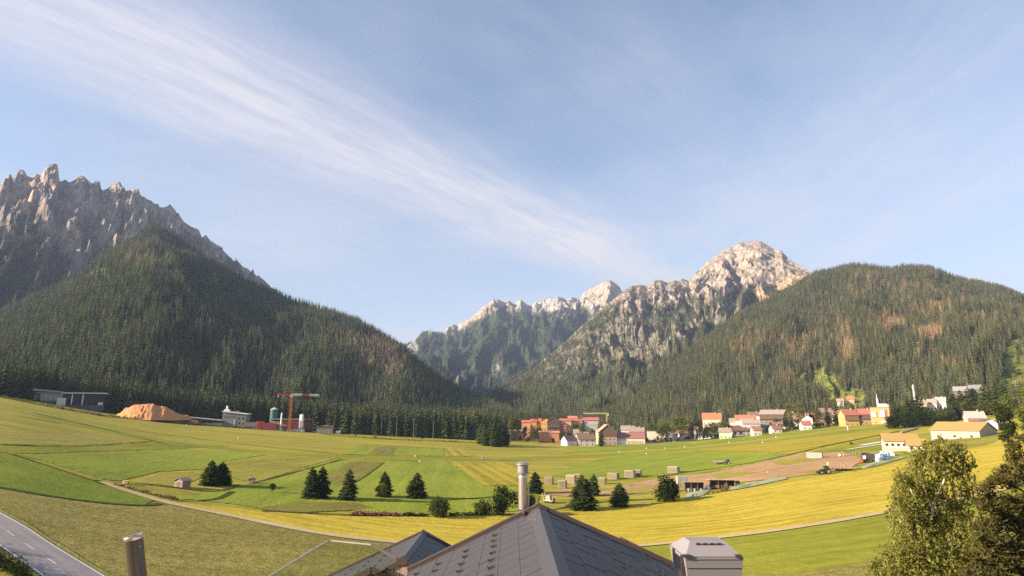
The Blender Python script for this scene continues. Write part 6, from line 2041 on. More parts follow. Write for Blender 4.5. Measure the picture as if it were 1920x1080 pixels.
for i, (u, v) in enumerate([(995, 816), (1003, 815), (1052, 813), (1060, 812)]):
    put_car(g1(u, v), .2, (0, 2, 3, 0)[i], ['white car by the left end of the orange fronted building', 'black car by the left end of the orange fronted building', 'beige car at the right end of the orange fronted building', 'white car right of the beige one by the orange fronted building'][i], 'cars by the orange fronted building')
put_car(g1(909, 861), .12, 3, 'small mauve white car crossing the meadow on the mown airstrip', None)
for i, (u, v) in enumerate([(1460, 806), (1474, 804), (1483, 804)]):
    put_car(g1(u, v), .3, (5, 5, 0)[i], ['white van at the left by the garden of the big white chalet', 'white van in the middle by the garden of the big white chalet', 'white car by the garden of the big white chalet'][i], 'vehicles by the big white chalet', 'parked_van' if i < 2 else 'parked_car', 'van' if i < 2 else 'car')
put_car(g1(667, 811), .1, 0, 'white car on the pale road before the wood', None)
# ------------------------------------------------------------------ works along the far left edge
def face_cam(p, yaw=0):
    return -math.atan2(p.x, p.y) + yaw
def wpx(p, px): return px * mpp(p)

# green-grey storage building and the black hall
p = at_dist(88, 760, 735)
m_ = mpp(p); H = height_to(p, 729)
t = thing('grey_hall', 'low grey green industrial hall with a raised flat roof at the far left', 'hall', p, face_cam(p, -.35))
w = 46 * m_
part('wall', MB().box(-w / 2, w / 2, 0, 14, -2, H * .78).mesh('wall', paint((.20, .22, .18), .8)), t)
part('roof', MB().add([(-w / 2 - 1, -1.5, H), (w / 2, -1.5, H * .82), (w / 2, 15, H * .82), (-w / 2 - 1, 15, H), (-w / 2 - 1, -1.5, H * .86), (w / 2, -1.5, H * .74), (w / 2, 15, H * .74), (-w / 2 - 1, 15, H * .86)],
     [(0, 1, 2, 3), (7, 6, 5, 4), (0, 4, 5, 1), (1, 5, 6, 2), (2, 6, 7, 3), (3, 7, 4, 0)]).mesh('roof', paint((.26, .27, .24), .7)), t)
for i in range(6):
    part('wall_panel', MB().box(-w / 2 + .5 + i * w / 6, -w / 2 + (i + .85) * w / 6, -.2, -.01, H * .2, H * .55).mesh('wall_panel', paint((.27, .28, .24), .7)), t)
part('plinth', MB().box(-w / 2 - .1, w / 2 + .1, -.25, 0, -2, H * .14).mesh('plinth', paint((.06, .06, .055), .9)), t)

p = at_dist(153, 770, 728)
m_ = mpp(p); H = height_to(p, 736)
t = thing('black_hall', 'black box shaped hall with a pale roof edge and two white vertical strips', 'hall', p, face_cam(p, -.25))
w = 69 * m_
part('wall', MB().box(-w / 2, w / 2, 0, 18, -2, H * .92).mesh('wall', paint((.016, .015, .018), .7)), t)
part('roof', MB().box(-w / 2 - .8, w / 2 + .8, -2.0, 19, H * .92, H).mesh('roof', paint((.55, .48, .40), .7)), t)
part('plinth', MB().box(-w / 2, w / 2, -.25, -.01, -2, H * .24).mesh('plinth', paint((.09, .085, .085), .9)), t)
for i, x in enumerate((-w * .26, -w * .01)):
    part('light_strip', MB().box(x - .5, x + .5, -.3, -.01, H * .26, H * .88).mesh('light_strip', paint((.68, .64, .58), .6)), t)
for i in range(9):
    x = -w / 2 + (i + .5) * w / 9
    part('wall_panel', MB().box(x - w / 20, x + w / 20, -.14, -.01, H * .28, H * .86).mesh('wall_panel', paint((.024, .021, .026), .6)), t)
part('door', MB().box(w * .36, w * .47, -.2, -.01, 0, H * .4).mesh('door', paint((.55, .55, .55), .6)), t)
p = at_dist(113, 760, 722)
t = thing('white_container', 'white container between the grey hall and the black hall', 'container', p, face_cam(p, -.3))
w = 13 * mpp(p)
part('box', MB().box(-w / 2, w / 2, 0, 2.5, .2, 2.7 + 4.5).mesh('box', paint((.62, .62, .60), .6)), t)
part('ribs', (lambda m: [m.box(-w / 2 + i * w / 12, -w / 2 + i * w / 12 + .15, -.08, 0, .4, 7.0) for i in range(12)] and m)(MB()).mesh('ribs', paint((.5, .5, .5), .6)), t)

# heap of orange wood chips
def heap(name, label, u0, u1, prof, vb, seed):
    uc = (u0 + u1) / 2
    p = at_dist(uc, vb, 705)
    m_ = mpp(p)
    us = np.linspace(u0, u1, 90)
    ht = np.interp(us, [q[0] for q in prof], [q[1] for q in prof])
    hz = np.array([max(0, height_to(p, v)) for v in ht])
    dd = np.linspace(-1, 1, 30)
    X = (us[:, None] - uc) * m_ + 0 * dd[None]
    half = np.maximum(3.0, hz * 2.4)
    Yv = half[:, None] * dd[None]
    Z = hz[:, None] * (1 - np.abs(dd[None]) ** 1.25)
    n = fbm(X / 4, Yv / 3, seed, 4) * 1.2 + fbm(X / 1.6, Yv / 12, seed + 2, 3) * .9
    Z = np.maximum(Z + n * np.clip(Z / 3, 0, 1), -1)
    v = np.stack([X, Yv, Z], -1).reshape(-1, 3)
    i = (np.arange(89)[:, None] * 30 + np.arange(29)[None]).ravel()
    f = np.stack([i, i + 30, i + 31, i + 1], 1)
    m, nt, b = nodes('wood_chips')
    nn = tex_noise(nt, coord(nt), .6, 6, .7)
    nt.links.new(ramp(nt, nn, [(.3, (.46, .19, .06)), (.6, (.64, .28, .10)), (.8, (.74, .38, .17))]), b.inputs['Base Color'])
    b.inputs['Roughness'].default_value = 1
    bump(nt, b, nn, .8, .6)
    return solo(name, mesh_np(name, v, f, m, True), label, 'wood chip heap', None, None, p, face_cam(p))
heap('wood_chip_heap', 'large heap of orange wood chips in front of the dark wood', 228, 352, [(228, 778), (240, 768), (250, 761), (262, 758), (285, 757), (292, 761), (305, 762), (318, 770), (330, 776), (345, 779), (352, 786)], 790, 5)
heap('wood_chip_heap', 'small remainder of orange wood chips right of the large heap', 344, 374, [(344, 795), (350, 788), (362, 786), (370, 789), (374, 795)], 795, 6)
# red loader behind the heap
p = at_dist(252, 770, 716)
t = thing('red_loader', 'dark red loader half hidden behind the left shoulder of the chip heap', 'loader', p, face_cam(p, .3))
hh = height_to(p, 758)
part('body', MB().box(-4, 4, 0, 3, hh - 3.4, hh - 1.2).box(-1.5, 2, .3, 2.7, hh - 1.2, hh + .6).mesh('body', paint((.30, .03, .03), .4)), t)
part('boom', MB().bar((-2, 1.5, hh - 1.5), (-7, 1.5, hh - 3.5), .8).mesh('boom', paint((.30, .03, .03), .4)), t)
part('bucket', MB().prism([(-9.2, hh - 5.2), (-6.6, hh - 5.2), (-6.4, hh - 3), (-7.4, hh - 3)], .2, 2.8).mesh('bucket', paint((.5, .48, .45), .5)), t)
for x in (-2.6, 2.6):
    part('wheel', MB().wheel((x, 0, hh - 4.0), 1.2, .8).mesh('wheel', M_BLACK), t)
part('chassis', MB().box(-3, 3, .5, 2.5, -1, hh - 3.4).mesh('chassis', M_BLACK), t)

# conveyor roof and grey tower building
p = at_dist(383, 792, 708)
w = 62 * mpp(p); H = height_to(p, 783)
t = thing('open_shed', 'long open shed with a thin sloping pale roof left of the grey works building', 'shed', p, face_cam(p, -.12))
part('roof', MB().add([(-w / 2, -3, H), (w / 2, -3, H - 3.4), (w / 2, 8, H - 3.0), (-w / 2, 8, H + .4), (-w / 2, -3, H + .7), (w / 2, -3, H - 2.7), (w / 2, 8, H - 2.3), (-w / 2, 8, H + 1.1)], [(3, 2, 1, 0), (4, 5, 6, 7), (0, 1, 5, 4), (1, 2, 6, 5), (2, 3, 7, 6), (3, 0, 4, 7)]).mesh('roof', paint((.52, .42, .33), .8)), t)
for i in range(6):
    x = -w / 2 + w * (i + .5) / 6
    part('post', MB().box(x - .3, x + .3, -2, -1.4, -2, H - 3.4 * (i + .5) / 6 + .3).mesh('post', paint((.2, .17, .15), .8)), t)
part('low_wall', MB().box(-w / 2, w / 2, -2.6, -2.2, -2, 2.0).mesh('low_wall', paint((.36, .32, .26), .9)), t)

p = at_dist(438, 798, 706)
w = 43 * mpp(p); H = height_to(p, 772)
t = thing('works_building', 'tall grey works building with a sloping white roof edge and a white flue', 'works building', p, face_cam(p, -.3))
part('wall', MB().prism([(-w / 2, -2), (w / 2, -2), (w / 2, H - 2.8), (-w / 2, H)], 0, 15).mesh('wall', paint((.17, .165, .17), .8)), t)
part('roof', MB().add([(-w / 2 - .6, -1, H), (w / 2 + .8, -1, H - 2.8), (w / 2 + .8, 16, H - 2.8), (-w / 2 - .6, 16, H), (-w / 2 - .6, -1, H + .8), (w / 2 + .8, -1, H - 2.0), (w / 2 + .8, 16, H - 2.0), (-w / 2 - .6, 16, H + .8)], [(3, 2, 1, 0), (4, 5, 6, 7), (0, 1, 5, 4), (1, 2, 6, 5), (2, 3, 7, 6), (3, 0, 4, 7)]).mesh('roof', paint((.66, .64, .62), .7)), t)
part('gate', MB().box(-w * .46, -w * .06, -.2, -.01, 0, H * .42).mesh('gate', paint((.23, .21, .2), .8)), t)
part('column', MB().box(-w * .03, w * .06, -.25, -.01, 0, H * .5).mesh('column', paint((.42, .37, .30), .8)), t)
for x, z in ((.2, .5), (.38, .5), (.22, .2), (.4, .16)):
    add_window(t, w * x, 0, H * z, 2.0, 2.2, (.1, .1, .1))
part('sign_band', MB().box(-w * .45, w * .05, -.12, -.01, H * .64, H * .70).mesh('sign_band', paint((.08, .08, .09), .6)), t)
hf = height_to(p, 761)
part('flue', MB().tube((-w * .37, 3, H), (-w * .37, 3, hf), .95, .95, 12).box(-w * .48, -w * .26, 1.5, 5, H + .6, H + 2.5).mesh('flue', paint((.80, .78, .76), .5)), t)
part('roof_unit', MB().box(-w * .05, w * .12, 3, 6, H - 1.2, H + .8).mesh('roof_unit', paint((.42, .15, .10), .6)), t)

p = at_dist(471, 800, 700)
w = 26 * mpp(p); H = height_to(p, 792)
t = thing('office_block', 'low pale office block with small windows right of the grey works building', 'office', p, face_cam(p))
part('wall', MB().box(-w / 2, w / 2, 0, 8, -2, H).mesh('wall', paint((.40, .37, .34), .9)), t)
part('roof', MB().box(-w / 2 - .5, w / 2 + .5, -.5, 8.5, H, H + .4).mesh('roof', paint((.25, .23, .22), .8)), t)
for i in range(5):
    add_window(t, -w / 2 + w * (i + .5) / 5, 0, 1.4, 1.2, 1.3, (.6, .58, .55))
RED = (.55, .075, .055)
for i, (u, vt, wd, lab, c) in enumerate([(488, 790, 13, 'bright red container, left of the pair below the crane', (.62, .09, .06)), (505, 793, 26, 'long red container with a pale base below the green silo', (.55, .10, .08))]):
    p = at_dist(u, 800, 698)
    w = wd * mpp(p); H = height_to(p, vt)
    t = thing('red_container', lab, 'container', p, face_cam(p, .1), 'red containers below the crane')
    part('box', MB().box(-w / 2, w / 2, 0, 3, .6, H).mesh('box', paint(c, .5)), t)
    m = MB()
    for k in range(int(w / .8)):
        m.box(-w / 2 + k * .8, -w / 2 + k * .8 + .35, -.12, 0, .8, H - .2)
    part('ribs', m.mesh('ribs', paint(scl(c, .9), .5)), t)
    part('base', MB().box(-w / 2, w / 2, .1, 2.9, -1, .6).mesh('base', paint((.5, .42, .36), .9)), t)

p = at_dist(513, 790, 716)
t = thing('green_silo', 'tall dark green round silo left of the tower crane', 'silo', p)
H = height_to(p, 768); r = 7 * mpp(p); ht = height_to(p, 764)
part('shell', MB().lathe([(r, 0), (r, H * .5), (r * 1.015, H * .5), (r * 1.015, H * .52), (r, H * .52), (r, H)], 24).mesh('shell', paint((.02, .10, .065), .5), True), t)
part('roof', MB().lathe([(r * 1.05, H), (r * 1.05, H + .25), (.6, ht), (.01, ht + .2)], 24).mesh('roof', paint((.45, .46, .42), .5), True), t)
part('ladder', MB().bar((-r * 1.03, -.3, 0), (-r * 1.03, -.3, H), .35, .12).mesh('ladder', paint((.3, .42, .36), .5)), t)
part('legs_skirt', MB().lathe([(r * 1.03, -2), (r * 1.03, .8), (r, .8)], 24).mesh('legs_skirt', paint((.3, .28, .25), .9)), t)

p = at_dist(538, 800, 703)
w = 62 * mpp(p); H = height_to(p, 785)
t = thing('red_hall', 'dark red hall with a pale left bay at the foot of the tower crane', 'hall', p, face_cam(p, -.1))
part('wall', MB().box(-w * .12, w / 2, 0, 16, -2, H * .93).mesh('wall', paint((.26, .06, .045), .8)), t)
part('side_bay', MB().box(-w / 2, -w * .12, .3, 15, -2, H * .8).mesh('side_bay', paint((.42, .36, .28), .85)), t)
part('roof', MB().box(-w / 2 - .5, w / 2 + .5, -.8, 17, H * .93, H).mesh('roof', paint((.46, .40, .36), .8)), t)
for i in range(8):
    x = -w * .12 + w * .62 * (i + .5) / 8
    part('wall_panel', MB().box(x - w * .036, x + w * .036, -.15, -.01, H * .25, H * .86).mesh('wall_panel', paint((.33, .07, .05), .7)), t)
part('opening', MB().box(-w * .40, -w * .25, .1, .31, 0, H * .5).mesh('opening', M_BLACK), t)
part('conveyor', MB().bar((-w * .45, -.6, H * .75), (w * .0, -.6, H * .42), .5, 1.0).mesh('conveyor', paint((.6, .54, .45), .7)), t)
part('base_wall', MB().box(-w * .5, w * .52, -3, -2.4, -2, 2.2).mesh('base_wall', paint((.56, .49, .40), .9)), t)
p = at_dist(578, 800, 712)
H = height_to(p, 786); w = 16 * mpp(p)
t = thing('brown_shed', 'dark brown open shed right of the red hall', 'shed', p, face_cam(p))
part('wall', MB().box(-w / 2, w / 2, 3, 9, -2, H - .8).box(-w / 2, -w / 2 + .6, 0, 3, -2, H - .8).box(w / 2 - .6, w / 2, 0, 3, -2, H - .8).mesh('wall', wood(BROWNW)), t)
part('roof', MB().box(-w / 2 - 1, w / 2 + 1, -1, 10, H - .8, H).mesh('roof', paint((.40, .15, .10), .8)), t)
for u, vt, ww, lab in ((526.5, 774, 2.4, 'slim white vent pipe left of the crane mast'), (562, 777, 2.2, 'slim pale silo behind the white one'), (565.5, 777, 5.5, 'short white round silo right of the crane mast')):
    p = at_dist(u, 800, 700); r = ww / 2 * mpp(p); H = height_to(p, vt)
    t = thing('white_silo', lab, 'silo', p, 0, 'white silos by the crane')
    part('shell', MB().lathe([(r, -1), (r, H * .96), (r * .6, H), (.01, H)], 16).mesh('shell', paint((.82, .80, .78), .5), True), t)
    part('band', MB().lathe([(r * 1.03, H * .18), (r * 1.06, H * .18), (r * 1.06, H * .24), (r * 1.03, H * .24)], 16).mesh('band', paint((.45, .10, .07), .5)), t)
house('cottage with a dark roof and cream walls right of the works', 594, 625, 798, d=697, wall=CREAM, roof=(.17, .10, .075), dep=9, wins=(5, 1), side=(1, 1), pitch=.6)
house('tiny grey shed right of the cottage beside the works', 631, 640, 807, d=695, wall=GREYW, roof=GRR, dep=5, wins=(1, 1), side=(0, 0), chimney=False, name='shed', cat='shed')

# tower crane
def lattice(m, a, b, s, n, bar=.16):
    a, b = Vector(a), Vector(b)
    d = (b - a).normalized()
    x = d.orthogonal().normalized() if abs(d.z) > .9 else Vector((0, 0, 1))
    if abs(d.z) > .9: x = Vector((1, 0, 0))
    y = d.cross(x).normalized()
    cs = [(x + y) * s / 2, (x - y) * s / 2, (-x - y) * s / 2, (-x + y) * s / 2]
    for c in cs:
        m.bar(a + c, b + c, bar)
    for k in range(n):
        p, q = a.lerp(b, k / n), a.lerp(b, (k + 1) / n)
        for i in range(4):
            m.bar(p + cs[i], q + cs[(i + 1) % 4], bar * .75)
            m.bar(p + cs[i], p + cs[(i + 1) % 4], bar * .75)
    return m
p = at_dist(542.5, 800, 690)
t = thing('tower_crane', 'tall orange tower crane with a red and white jib above the red hall', 'crane', p, face_cam(p))
m_ = mpp(p); Hj = height_to(p, 740)
OR = paint((.74, .24, .055), .5); RD = paint((.55, .07, .05), .5); WH = paint((.78, .76, .74), .5)
part('mast', lattice(MB(), (0, 0, 0), (0, 0, Hj - .8), 2.2, 22, .50).mesh('mast', OR), t)
part('counter_jib', lattice(MB(), (-25 * m_, 0, Hj), (-1.2, 0, Hj), 1.6, 10, .5).mesh('counter_jib', RD), t)
part('counterweight', MB().box(-25.5 * m_, -22.5 * m_, -.9, .9, Hj - 2.2, Hj + .6).mesh('counterweight', WH), t)
part('jib_section', lattice(MB(), (1.2, 0, Hj), (18 * m_, 0, Hj + .1), 2.0, 12, .55).mesh('jib_section', WH), t)
part('jib_section', lattice(MB(), (18 * m_, 0, Hj + .1), (32 * m_, 0, Hj), 1.9, 9, .55).mesh('jib_section', RD), t)
part('jib_section', lattice(MB(), (32 * m_, 0, Hj), (50 * m_, 0, Hj - .4), 1.7, 12, .52).mesh('jib_section', WH), t)
part('cab', MB().box(-1.2, 1.0, -1.8, -.6, Hj - 2.6, Hj - .4).mesh('cab', WH), t)
part('slewing_unit', MB().box(-1.2, 1.2, -1.1, 1.1, Hj - 1.2, Hj + 1.6).mesh('slewing_unit', OR), t)
part('hook_rope', MB().tube((30 * m_, 0, Hj - 1), (30 * m_, 0, Hj - 5), .08, n=5).box(30 * m_ - .3, 30 * m_ + .3, -.2, .2, Hj - 5.8, Hj - 5).mesh('hook_rope', M_BLACK), t)
part('foot', MB().box(-2.2, 2.2, -2.2, 2.2, -1, .6).mesh('foot', paint((.5, .48, .45), .9)), t)
# second, far crane behind the village
p = at_dist(1138, 800, 840)
t = thing('village_crane', 'distant pale yellow crane behind the red roofed complex', 'crane', p, face_cam(p))
m_ = mpp(p); Hj = height_to(p, 775)
YL = paint((.62, .50, .22), .5)
part('mast', lattice(MB(), (0, 0, 0), (0, 0, Hj), 1.5, 12, .3).mesh('mast', YL), t)
part('jib', lattice(MB(), (-43 * m_, 0, Hj), (0, 0, Hj), 1.1, 20, .26).mesh('jib', YL), t)
part('counterweight', MB().box(.6, 2.6, -.7, .7, Hj - 3, Hj + .3).mesh('counterweight', YL), t)

# ------------------------------------------------------------------ things standing in the fields
SLAT = wood((.46, .37, .23), 'crate_boards', (6, 6, 1))
SLAT_SHADED = wood((.30, .23, .15), 'crate_boards_shaded', (6, 6, 1))  # same boards, darker for front and back: shade put into the colour


def crate(label, u, v, wpx_, hpx, yaw=-.5, group='big hay crates in the field'):
    p = g1(u, v)
    m = mpp(p)
    w = wpx_ * m / (math.cos(yaw) + .62 * abs(math.sin(yaw))); h = hpx * m; d = w * .62
    t = thing('hay_crate', label, 'hay crate', p, face_cam(p, yaw), group)
    part('hay', MB().box(-w / 2 + .15, w / 2 - .15, .15, d - .15, -.1, h - .1).mesh('hay', field_hay), t)
    for nm, y0, y1 in (('front_slats', -.06, .06), ('back_slats', d - .06, d + .06)):
        mb = MB(); k = int(w / .48)
        for i in range(k):
            x = -w / 2 + w * (i + .5) / k
            mb.box(x - .16, x + .16, y0, y1, 0, h)
        mb.box(-w / 2, w / 2, y0 - .05, y0 - .005, h * .08, h * .14).box(-w / 2, w / 2, y0 - .05, y0 - .005, h * .86, h * .93)
        part(nm, mb.mesh(nm, SLAT_SHADED), t)
    for nm, x0 in (('side_slats', -w / 2 - .06), ('side_slats', w / 2 - .06)):
        mb = MB(); k = int(d / .48)
        for i in range(k):
            y = d * (i + .5) / k
            mb.box(x0, x0 + .12, y - .19, y + .19, 0, h)
        part(nm, mb.mesh(nm, SLAT), t)
    part('cover', MB().box(-w / 2 - .1, w / 2 + .1, -.1, d + .1, h, h + .14).mesh('cover', SLAT), t)
    return t
field_hay = paint((.42, .34, .19), 1, 0, .3, 3, 'hay')
for a in [('hay crate at the left end of the row right of the flue', 1028, 908, 17, 12), ('hay crate in front of the others nearest the wagon', 1053, 916, 17, 14), ('hay crate with a lit left end in the middle of the left group', 1069, 906, 20, 14), ('hay crate partly behind the middle one of the left group', 1082, 901, 13, 11),
          ('hay crate showing between the two spruces', 1128, 908, 15, 11), ('single hay crate in the gap right of the slim spruce', 1148, 899, 22, 11), ('left one of the two joined hay crates at the edge of the earth', 1179, 896, 21, 13), ('right one of the two joined hay crates at the edge of the earth', 1196, 894, 13, 12),
          ('lone hay crate at the right, on the green field before the brown earth', 1261, 887, 22, 11)]:
    crate(*a)
# grey containers
for lab, u, v, w, h, yaw in (('grey site container with a bright end on the far edge of the brown earth', 1527, 860, 27, 11, -.25), ('grey green container half hidden behind the dense round tree', 1281, 910, 20, 16, .2)):
    p = g1(u, v); m = mpp(p); w *= m; h *= m
    t = thing('site_container', lab, 'container', p, face_cam(p, yaw))
    part('box', MB().box(-w / 2, w / 2, 0, 2.5, .15, h).mesh('box', paint((.36, .33, .29), .7)), t)
    mb = MB()
    for i in range(int(w / .5)):
        mb.box(-w / 2 + i * .5, -w / 2 + i * .5 + .22, -.06, 0, .3, h - .15)
    part('ribs', mb.mesh('ribs', paint((.32, .29, .26), .7)), t)
    part('door', MB().box(-w / 2 - .06, -w / 2, .2, 2.3, .25, h - .1).mesh('door', paint((.55, .48, .36), .7)), t)
    part('skids', MB().box(-w / 2 + .3, -w / 2 + .7, .1, 2.4, -.2, .15).box(w / 2 - .7, w / 2 - .3, .1, 2.4, -.2, .15).mesh('skids', M_BLACK), t)


def tyre(r, w): return MB().wheel((0, 0, 0), r, w, 16).mesh('tyre', M_BLACK)


def tractor(label, u, v, wpx_, col, yaw, name='tractor'):
    p = g1(u, v); s = wpx_ * mpp(p) / 4.6
    t = thing(name, label, 'tractor', p, face_cam(p, yaw))
    t.scale = (s, s, s)
    pm = paint(col, .4)
    part('bonnet', MB().prism([(-2.3, .9), (-.2, .9), (-.2, 1.75), (-1.9, 1.6), (-2.3, 1.3)], -.45, .45).mesh('bonnet', pm), t)
    cb = MB().prism([(-.3, .9), (1.3, .9), (1.3, 1.6), (1.1, 1.65), (-.3, 1.65)], -.75, .75)
    for x, y in ((-.25, -.7), (-.25, .62), (1.05, -.7), (1.05, .62)):
        cb.box(x, x + .08, y, y + .08, 1.6, 2.75)
    c = part('cab', cb.mesh('cab', pm), t)
    part('cab_window', MB().box(-.2, 1.08, -.66, .66, 1.66, 2.7).mesh('cab_window', glass_dark()), c)
    part('cab_roof', MB().prism([(-.4, 2.75), (1.3, 2.75), (1.2, 2.92), (-.3, 2.92)], -.8, .8).mesh('cab_roof', pm), t)
    for x, r, w in ((-1.6, .62, .4), (.75, .95, .55)):
        for sy in (-1, 1):
            o = part('wheel', tyre(r, w), t, (x, sy * .85, r))
            part('rim', MB().wheel((0, 0, 0), r * .5, w + .03).mesh('rim', paint((.35, .30, .2), .5)), o)
    part('exhaust', MB().tube((-.9, .35, 1.6), (-.9, .35, 2.7), .05, n=6).mesh('exhaust', M_BLACK), t)
    part('front_loader', MB().bar((-.3, -.6, 1.5), (-2.7, -.6, .8), .14).bar((-.3, .6, 1.5), (-2.7, .6, .8), .14).box(-3.0, -2.6, -.9, .9, .3, .9).mesh('front_loader', M_BLACK), t)
    return t


def hay_trailer(label, u0, u1, vtop, vbase, yaw, name='trailer', body=(.42, .27, .17)):
    p = g1((u0 + u1) / 2, vbase); m = mpp(p)
    w = (u1 - u0) * m; h = height_to(p, vtop)
    t = thing(name, label, 'trailer', p, face_cam(p, yaw))
    part('bed', MB().box(-w / 2, w / 2, 0, 2.4, .9, 1.15).mesh('bed', M_BLACK), t)
    k = max(6, int(w / 1.2))
    for nm, y in (('side_board', -.03), ('side_board', 2.37)):
        mb = MB()
        for i in range(k):
            mb.box(-w / 2 + w * i / k + .05, -w / 2 + w * (i + 1) / k - .05, y, y + .06, 1.15, h)
        mb.box(-w / 2, w / 2, y - .05, y, 1.9, 2.05).box(-w / 2, w / 2, y - .05, y, h - .3, h - .15)
        part(nm, mb.mesh(nm, wood(body, sc=(3, 3, 1))), t)
    part('headboard', MB().box(-w / 2 - .1, -w / 2, 0, 2.4, 1.15, h + .2).mesh('headboard', paint((.58, .42, .14), .6)), t)
    part('load', MB().box(-w / 2 + .1, w / 2 - .1, .1, 2.3, 1.15, h - .1).mesh('load', paint(scl(body, .95), 1, 0, .3, 2)), t)
    for x in (-w * .1, w * .12, w * .32):
        part('wheel', tyre(.55, .35), t, (x, .2, .5)); part('wheel', tyre(.55, .35), t, (x, 2.2, .5))
    return t
tractor('dark green tractor pulling the long brown trailer across the brown earth', 1548, 889, 24, (.045, .05, .035), .35)
hay_trailer('long brown slatted trailer behind the dark green tractor', 1557, 1598, 868, 884, .28)
tractor('dark tractor with a loaded wagon on the bright green field', 1364, 871, 15, (.05, .045, .04), .1)
hay_trailer('low dark wagon hitched beside the tractor on the bright green field', 1339, 1360, 865, 871, .05, 'wagon', (.32, .24, .17))
# stalls on the tarpaulins
def stall(label, u0, u1, vtop, vbase, wall, front, yaw):
    p = g1((u0 + u1) / 2, vbase); m = mpp(p)
    w = (u1 - u0) * m; h = height_to(p, vtop); D = w * .45
    t = thing('field_shelter', label, 'shelter', p, face_cam(p, yaw))
    wm = wood(wall, sc=(4, 4, 1))
    part('back_wall', MB().box(-w / 2, w / 2, D - .1, D, 0, h - .25).mesh('back_wall', wm), t)
    for x in (-w / 2, w / 2 - .12):
        k = 5
        for i in range(k):
            part('board', MB().box(x, x + .12, D * i / k + .01, D * (i + 1) / k - .01, 0, h - .2).mesh('board', wm), t)
    part('roof', MB().add([(-w / 2 - .3, -.5, h), (w / 2 + .3, -.5, h), (w / 2 + .3, D + .2, h - .35), (-w / 2 - .3, D + .2, h - .35), (-w / 2 - .3, -.5, h + .16), (w / 2 + .3, -.5, h + .16), (w / 2 + .3, D + .2, h - .19), (-w / 2 - .3, D + .2, h - .19)], [(3, 2, 1, 0), (4, 5, 6, 7), (0, 1, 5, 4), (1, 2, 6, 5), (2, 3, 7, 6), (3, 0, 4, 7)]).mesh('roof', paint((.48, .36, .25), .8)), t)
    for x in (-w * .5 + .06, -w * .16, w * .17, w * .5 - .06):
        part('post', MB().box(x - .09, x + .09, -.1, .08, 0, h).mesh('post', wm), t)
    rnd = random.Random(int(u0))
    for i in range(5):
        x = -w * .42 + w * .84 * i / 5
        part('stored_box', MB().box(x, x + w * .13, .3, 1.2, 0, h * rnd.uniform(.25, .6)).mesh('stored_box', paint(front[i % len(front)], .7)), t)
    return t
stall('open fronted wooden shelter with pale goods beside the dense round tree', 1285, 1320, 904, 922, (.16, .10, .065), [(.55, .55, .52), (.10, .16, .2), (.6, .58, .5), (.05, .05, .05)], .15)
stall('dark brown shelter stacked with timber right of the open fronted one', 1332, 1378, 900, 916, (.20, .12, .07), [(.14, .09, .06), (.24, .15, .09), (.10, .07, .05)], .2)
p = g1(1383, 909); t = thing('water_tank', 'small dark tank behind the timber filled shelter', 'tank', p)
part('barrel', MB().tube((-.8, 0, 1.0), (.8, 0, 1.0), .6, n=14).mesh('barrel', M_BLACK, True), t); part('legs', MB().box(-.6, -.45, -.4, .4, -.2, .6).box(.45, .6, -.4, .4, -.2, .6).mesh('legs', M_BLACK), t)
p = g1(1327, 919); t = thing('white_bag', 'white and blue bag between the two shelters', 'bag', p)
part('bag', MB().lathe([(.01, 0), (.7, .02), (.9, .5), (.8, 1.3), (.55, 1.7), (.01, 1.75)], 12).mesh('bag', paint((.75, .76, .80), .8), True), t)
part('strap', MB().bar((-.5, 0, 1.7), (0, 0, 2.0), .08).bar((0, 0, 2.0), (.5, 0, 1.7), .08).mesh('strap', paint((.2, .35, .6), .6)), t)
M_TARP = paint((.30, .315, .17), .7, 0, .22, .8, 'green_tarpaulin', bumpy=.6)
def tarp(label, poly, seed):
    b = densify(poly, 3)
    w = G(b[:, 0], b[:, 1])
    o = w.mean(0)
    c = np.array(poly).mean(0)
    ring2 = c + (b - c) * .55
    w2 = G(ring2[:, 0], ring2[:, 1]); w2[:, 2] += .7 + .35 * noise2(ring2[:, 0] * .3, ring2[:, 1], seed)
    w[:, 2] += .28
    n = len(b)
    v = np.concatenate([w, w2, [w2.mean(0)]]) - o
    f = [(i, (i + 1) % n, n + i) for i in range(n)] + [((i + 1) % n, n + (i + 1) % n, n + i) for i in range(n)] + [(n + i, n + (i + 1) % n, 2 * n) for i in range(n)]
    me = MB().add(v, f).mesh('tarpaulin', M_TARP, True)
    solo('tarpaulin', me, label, 'tarpaulin', 'green tarpaulins along the edge of the earth', None, Vector(o))
tarp('green tarpaulin heap under the open fronted shelter', [(1283, 936), (1290, 926), (1322, 919), (1332, 921), (1318, 930), (1290, 937)], 1)
tarp('long thin green tarpaulin along the lower edge of the brown earth', [(1364, 921), (1372, 914), (1420, 904), (1474, 895), (1476, 899), (1420, 911), (1380, 919)], 2)
tarp('green tarpaulin strip below the blue wrapped bales', [(1612, 878), (1632, 870), (1690, 857), (1698, 859), (1660, 869), (1620, 880)], 3)
row_bush('dry_branches', 'heap of dry brown branches between the two green tarpaulins', 'branch heap', [(1328, 928), (1345, 924), (1362, 920)], 7, 700, .25, leaf_mat('dry_brush', (.14, .08, .05), (.24, .15, .09), .1), 30)
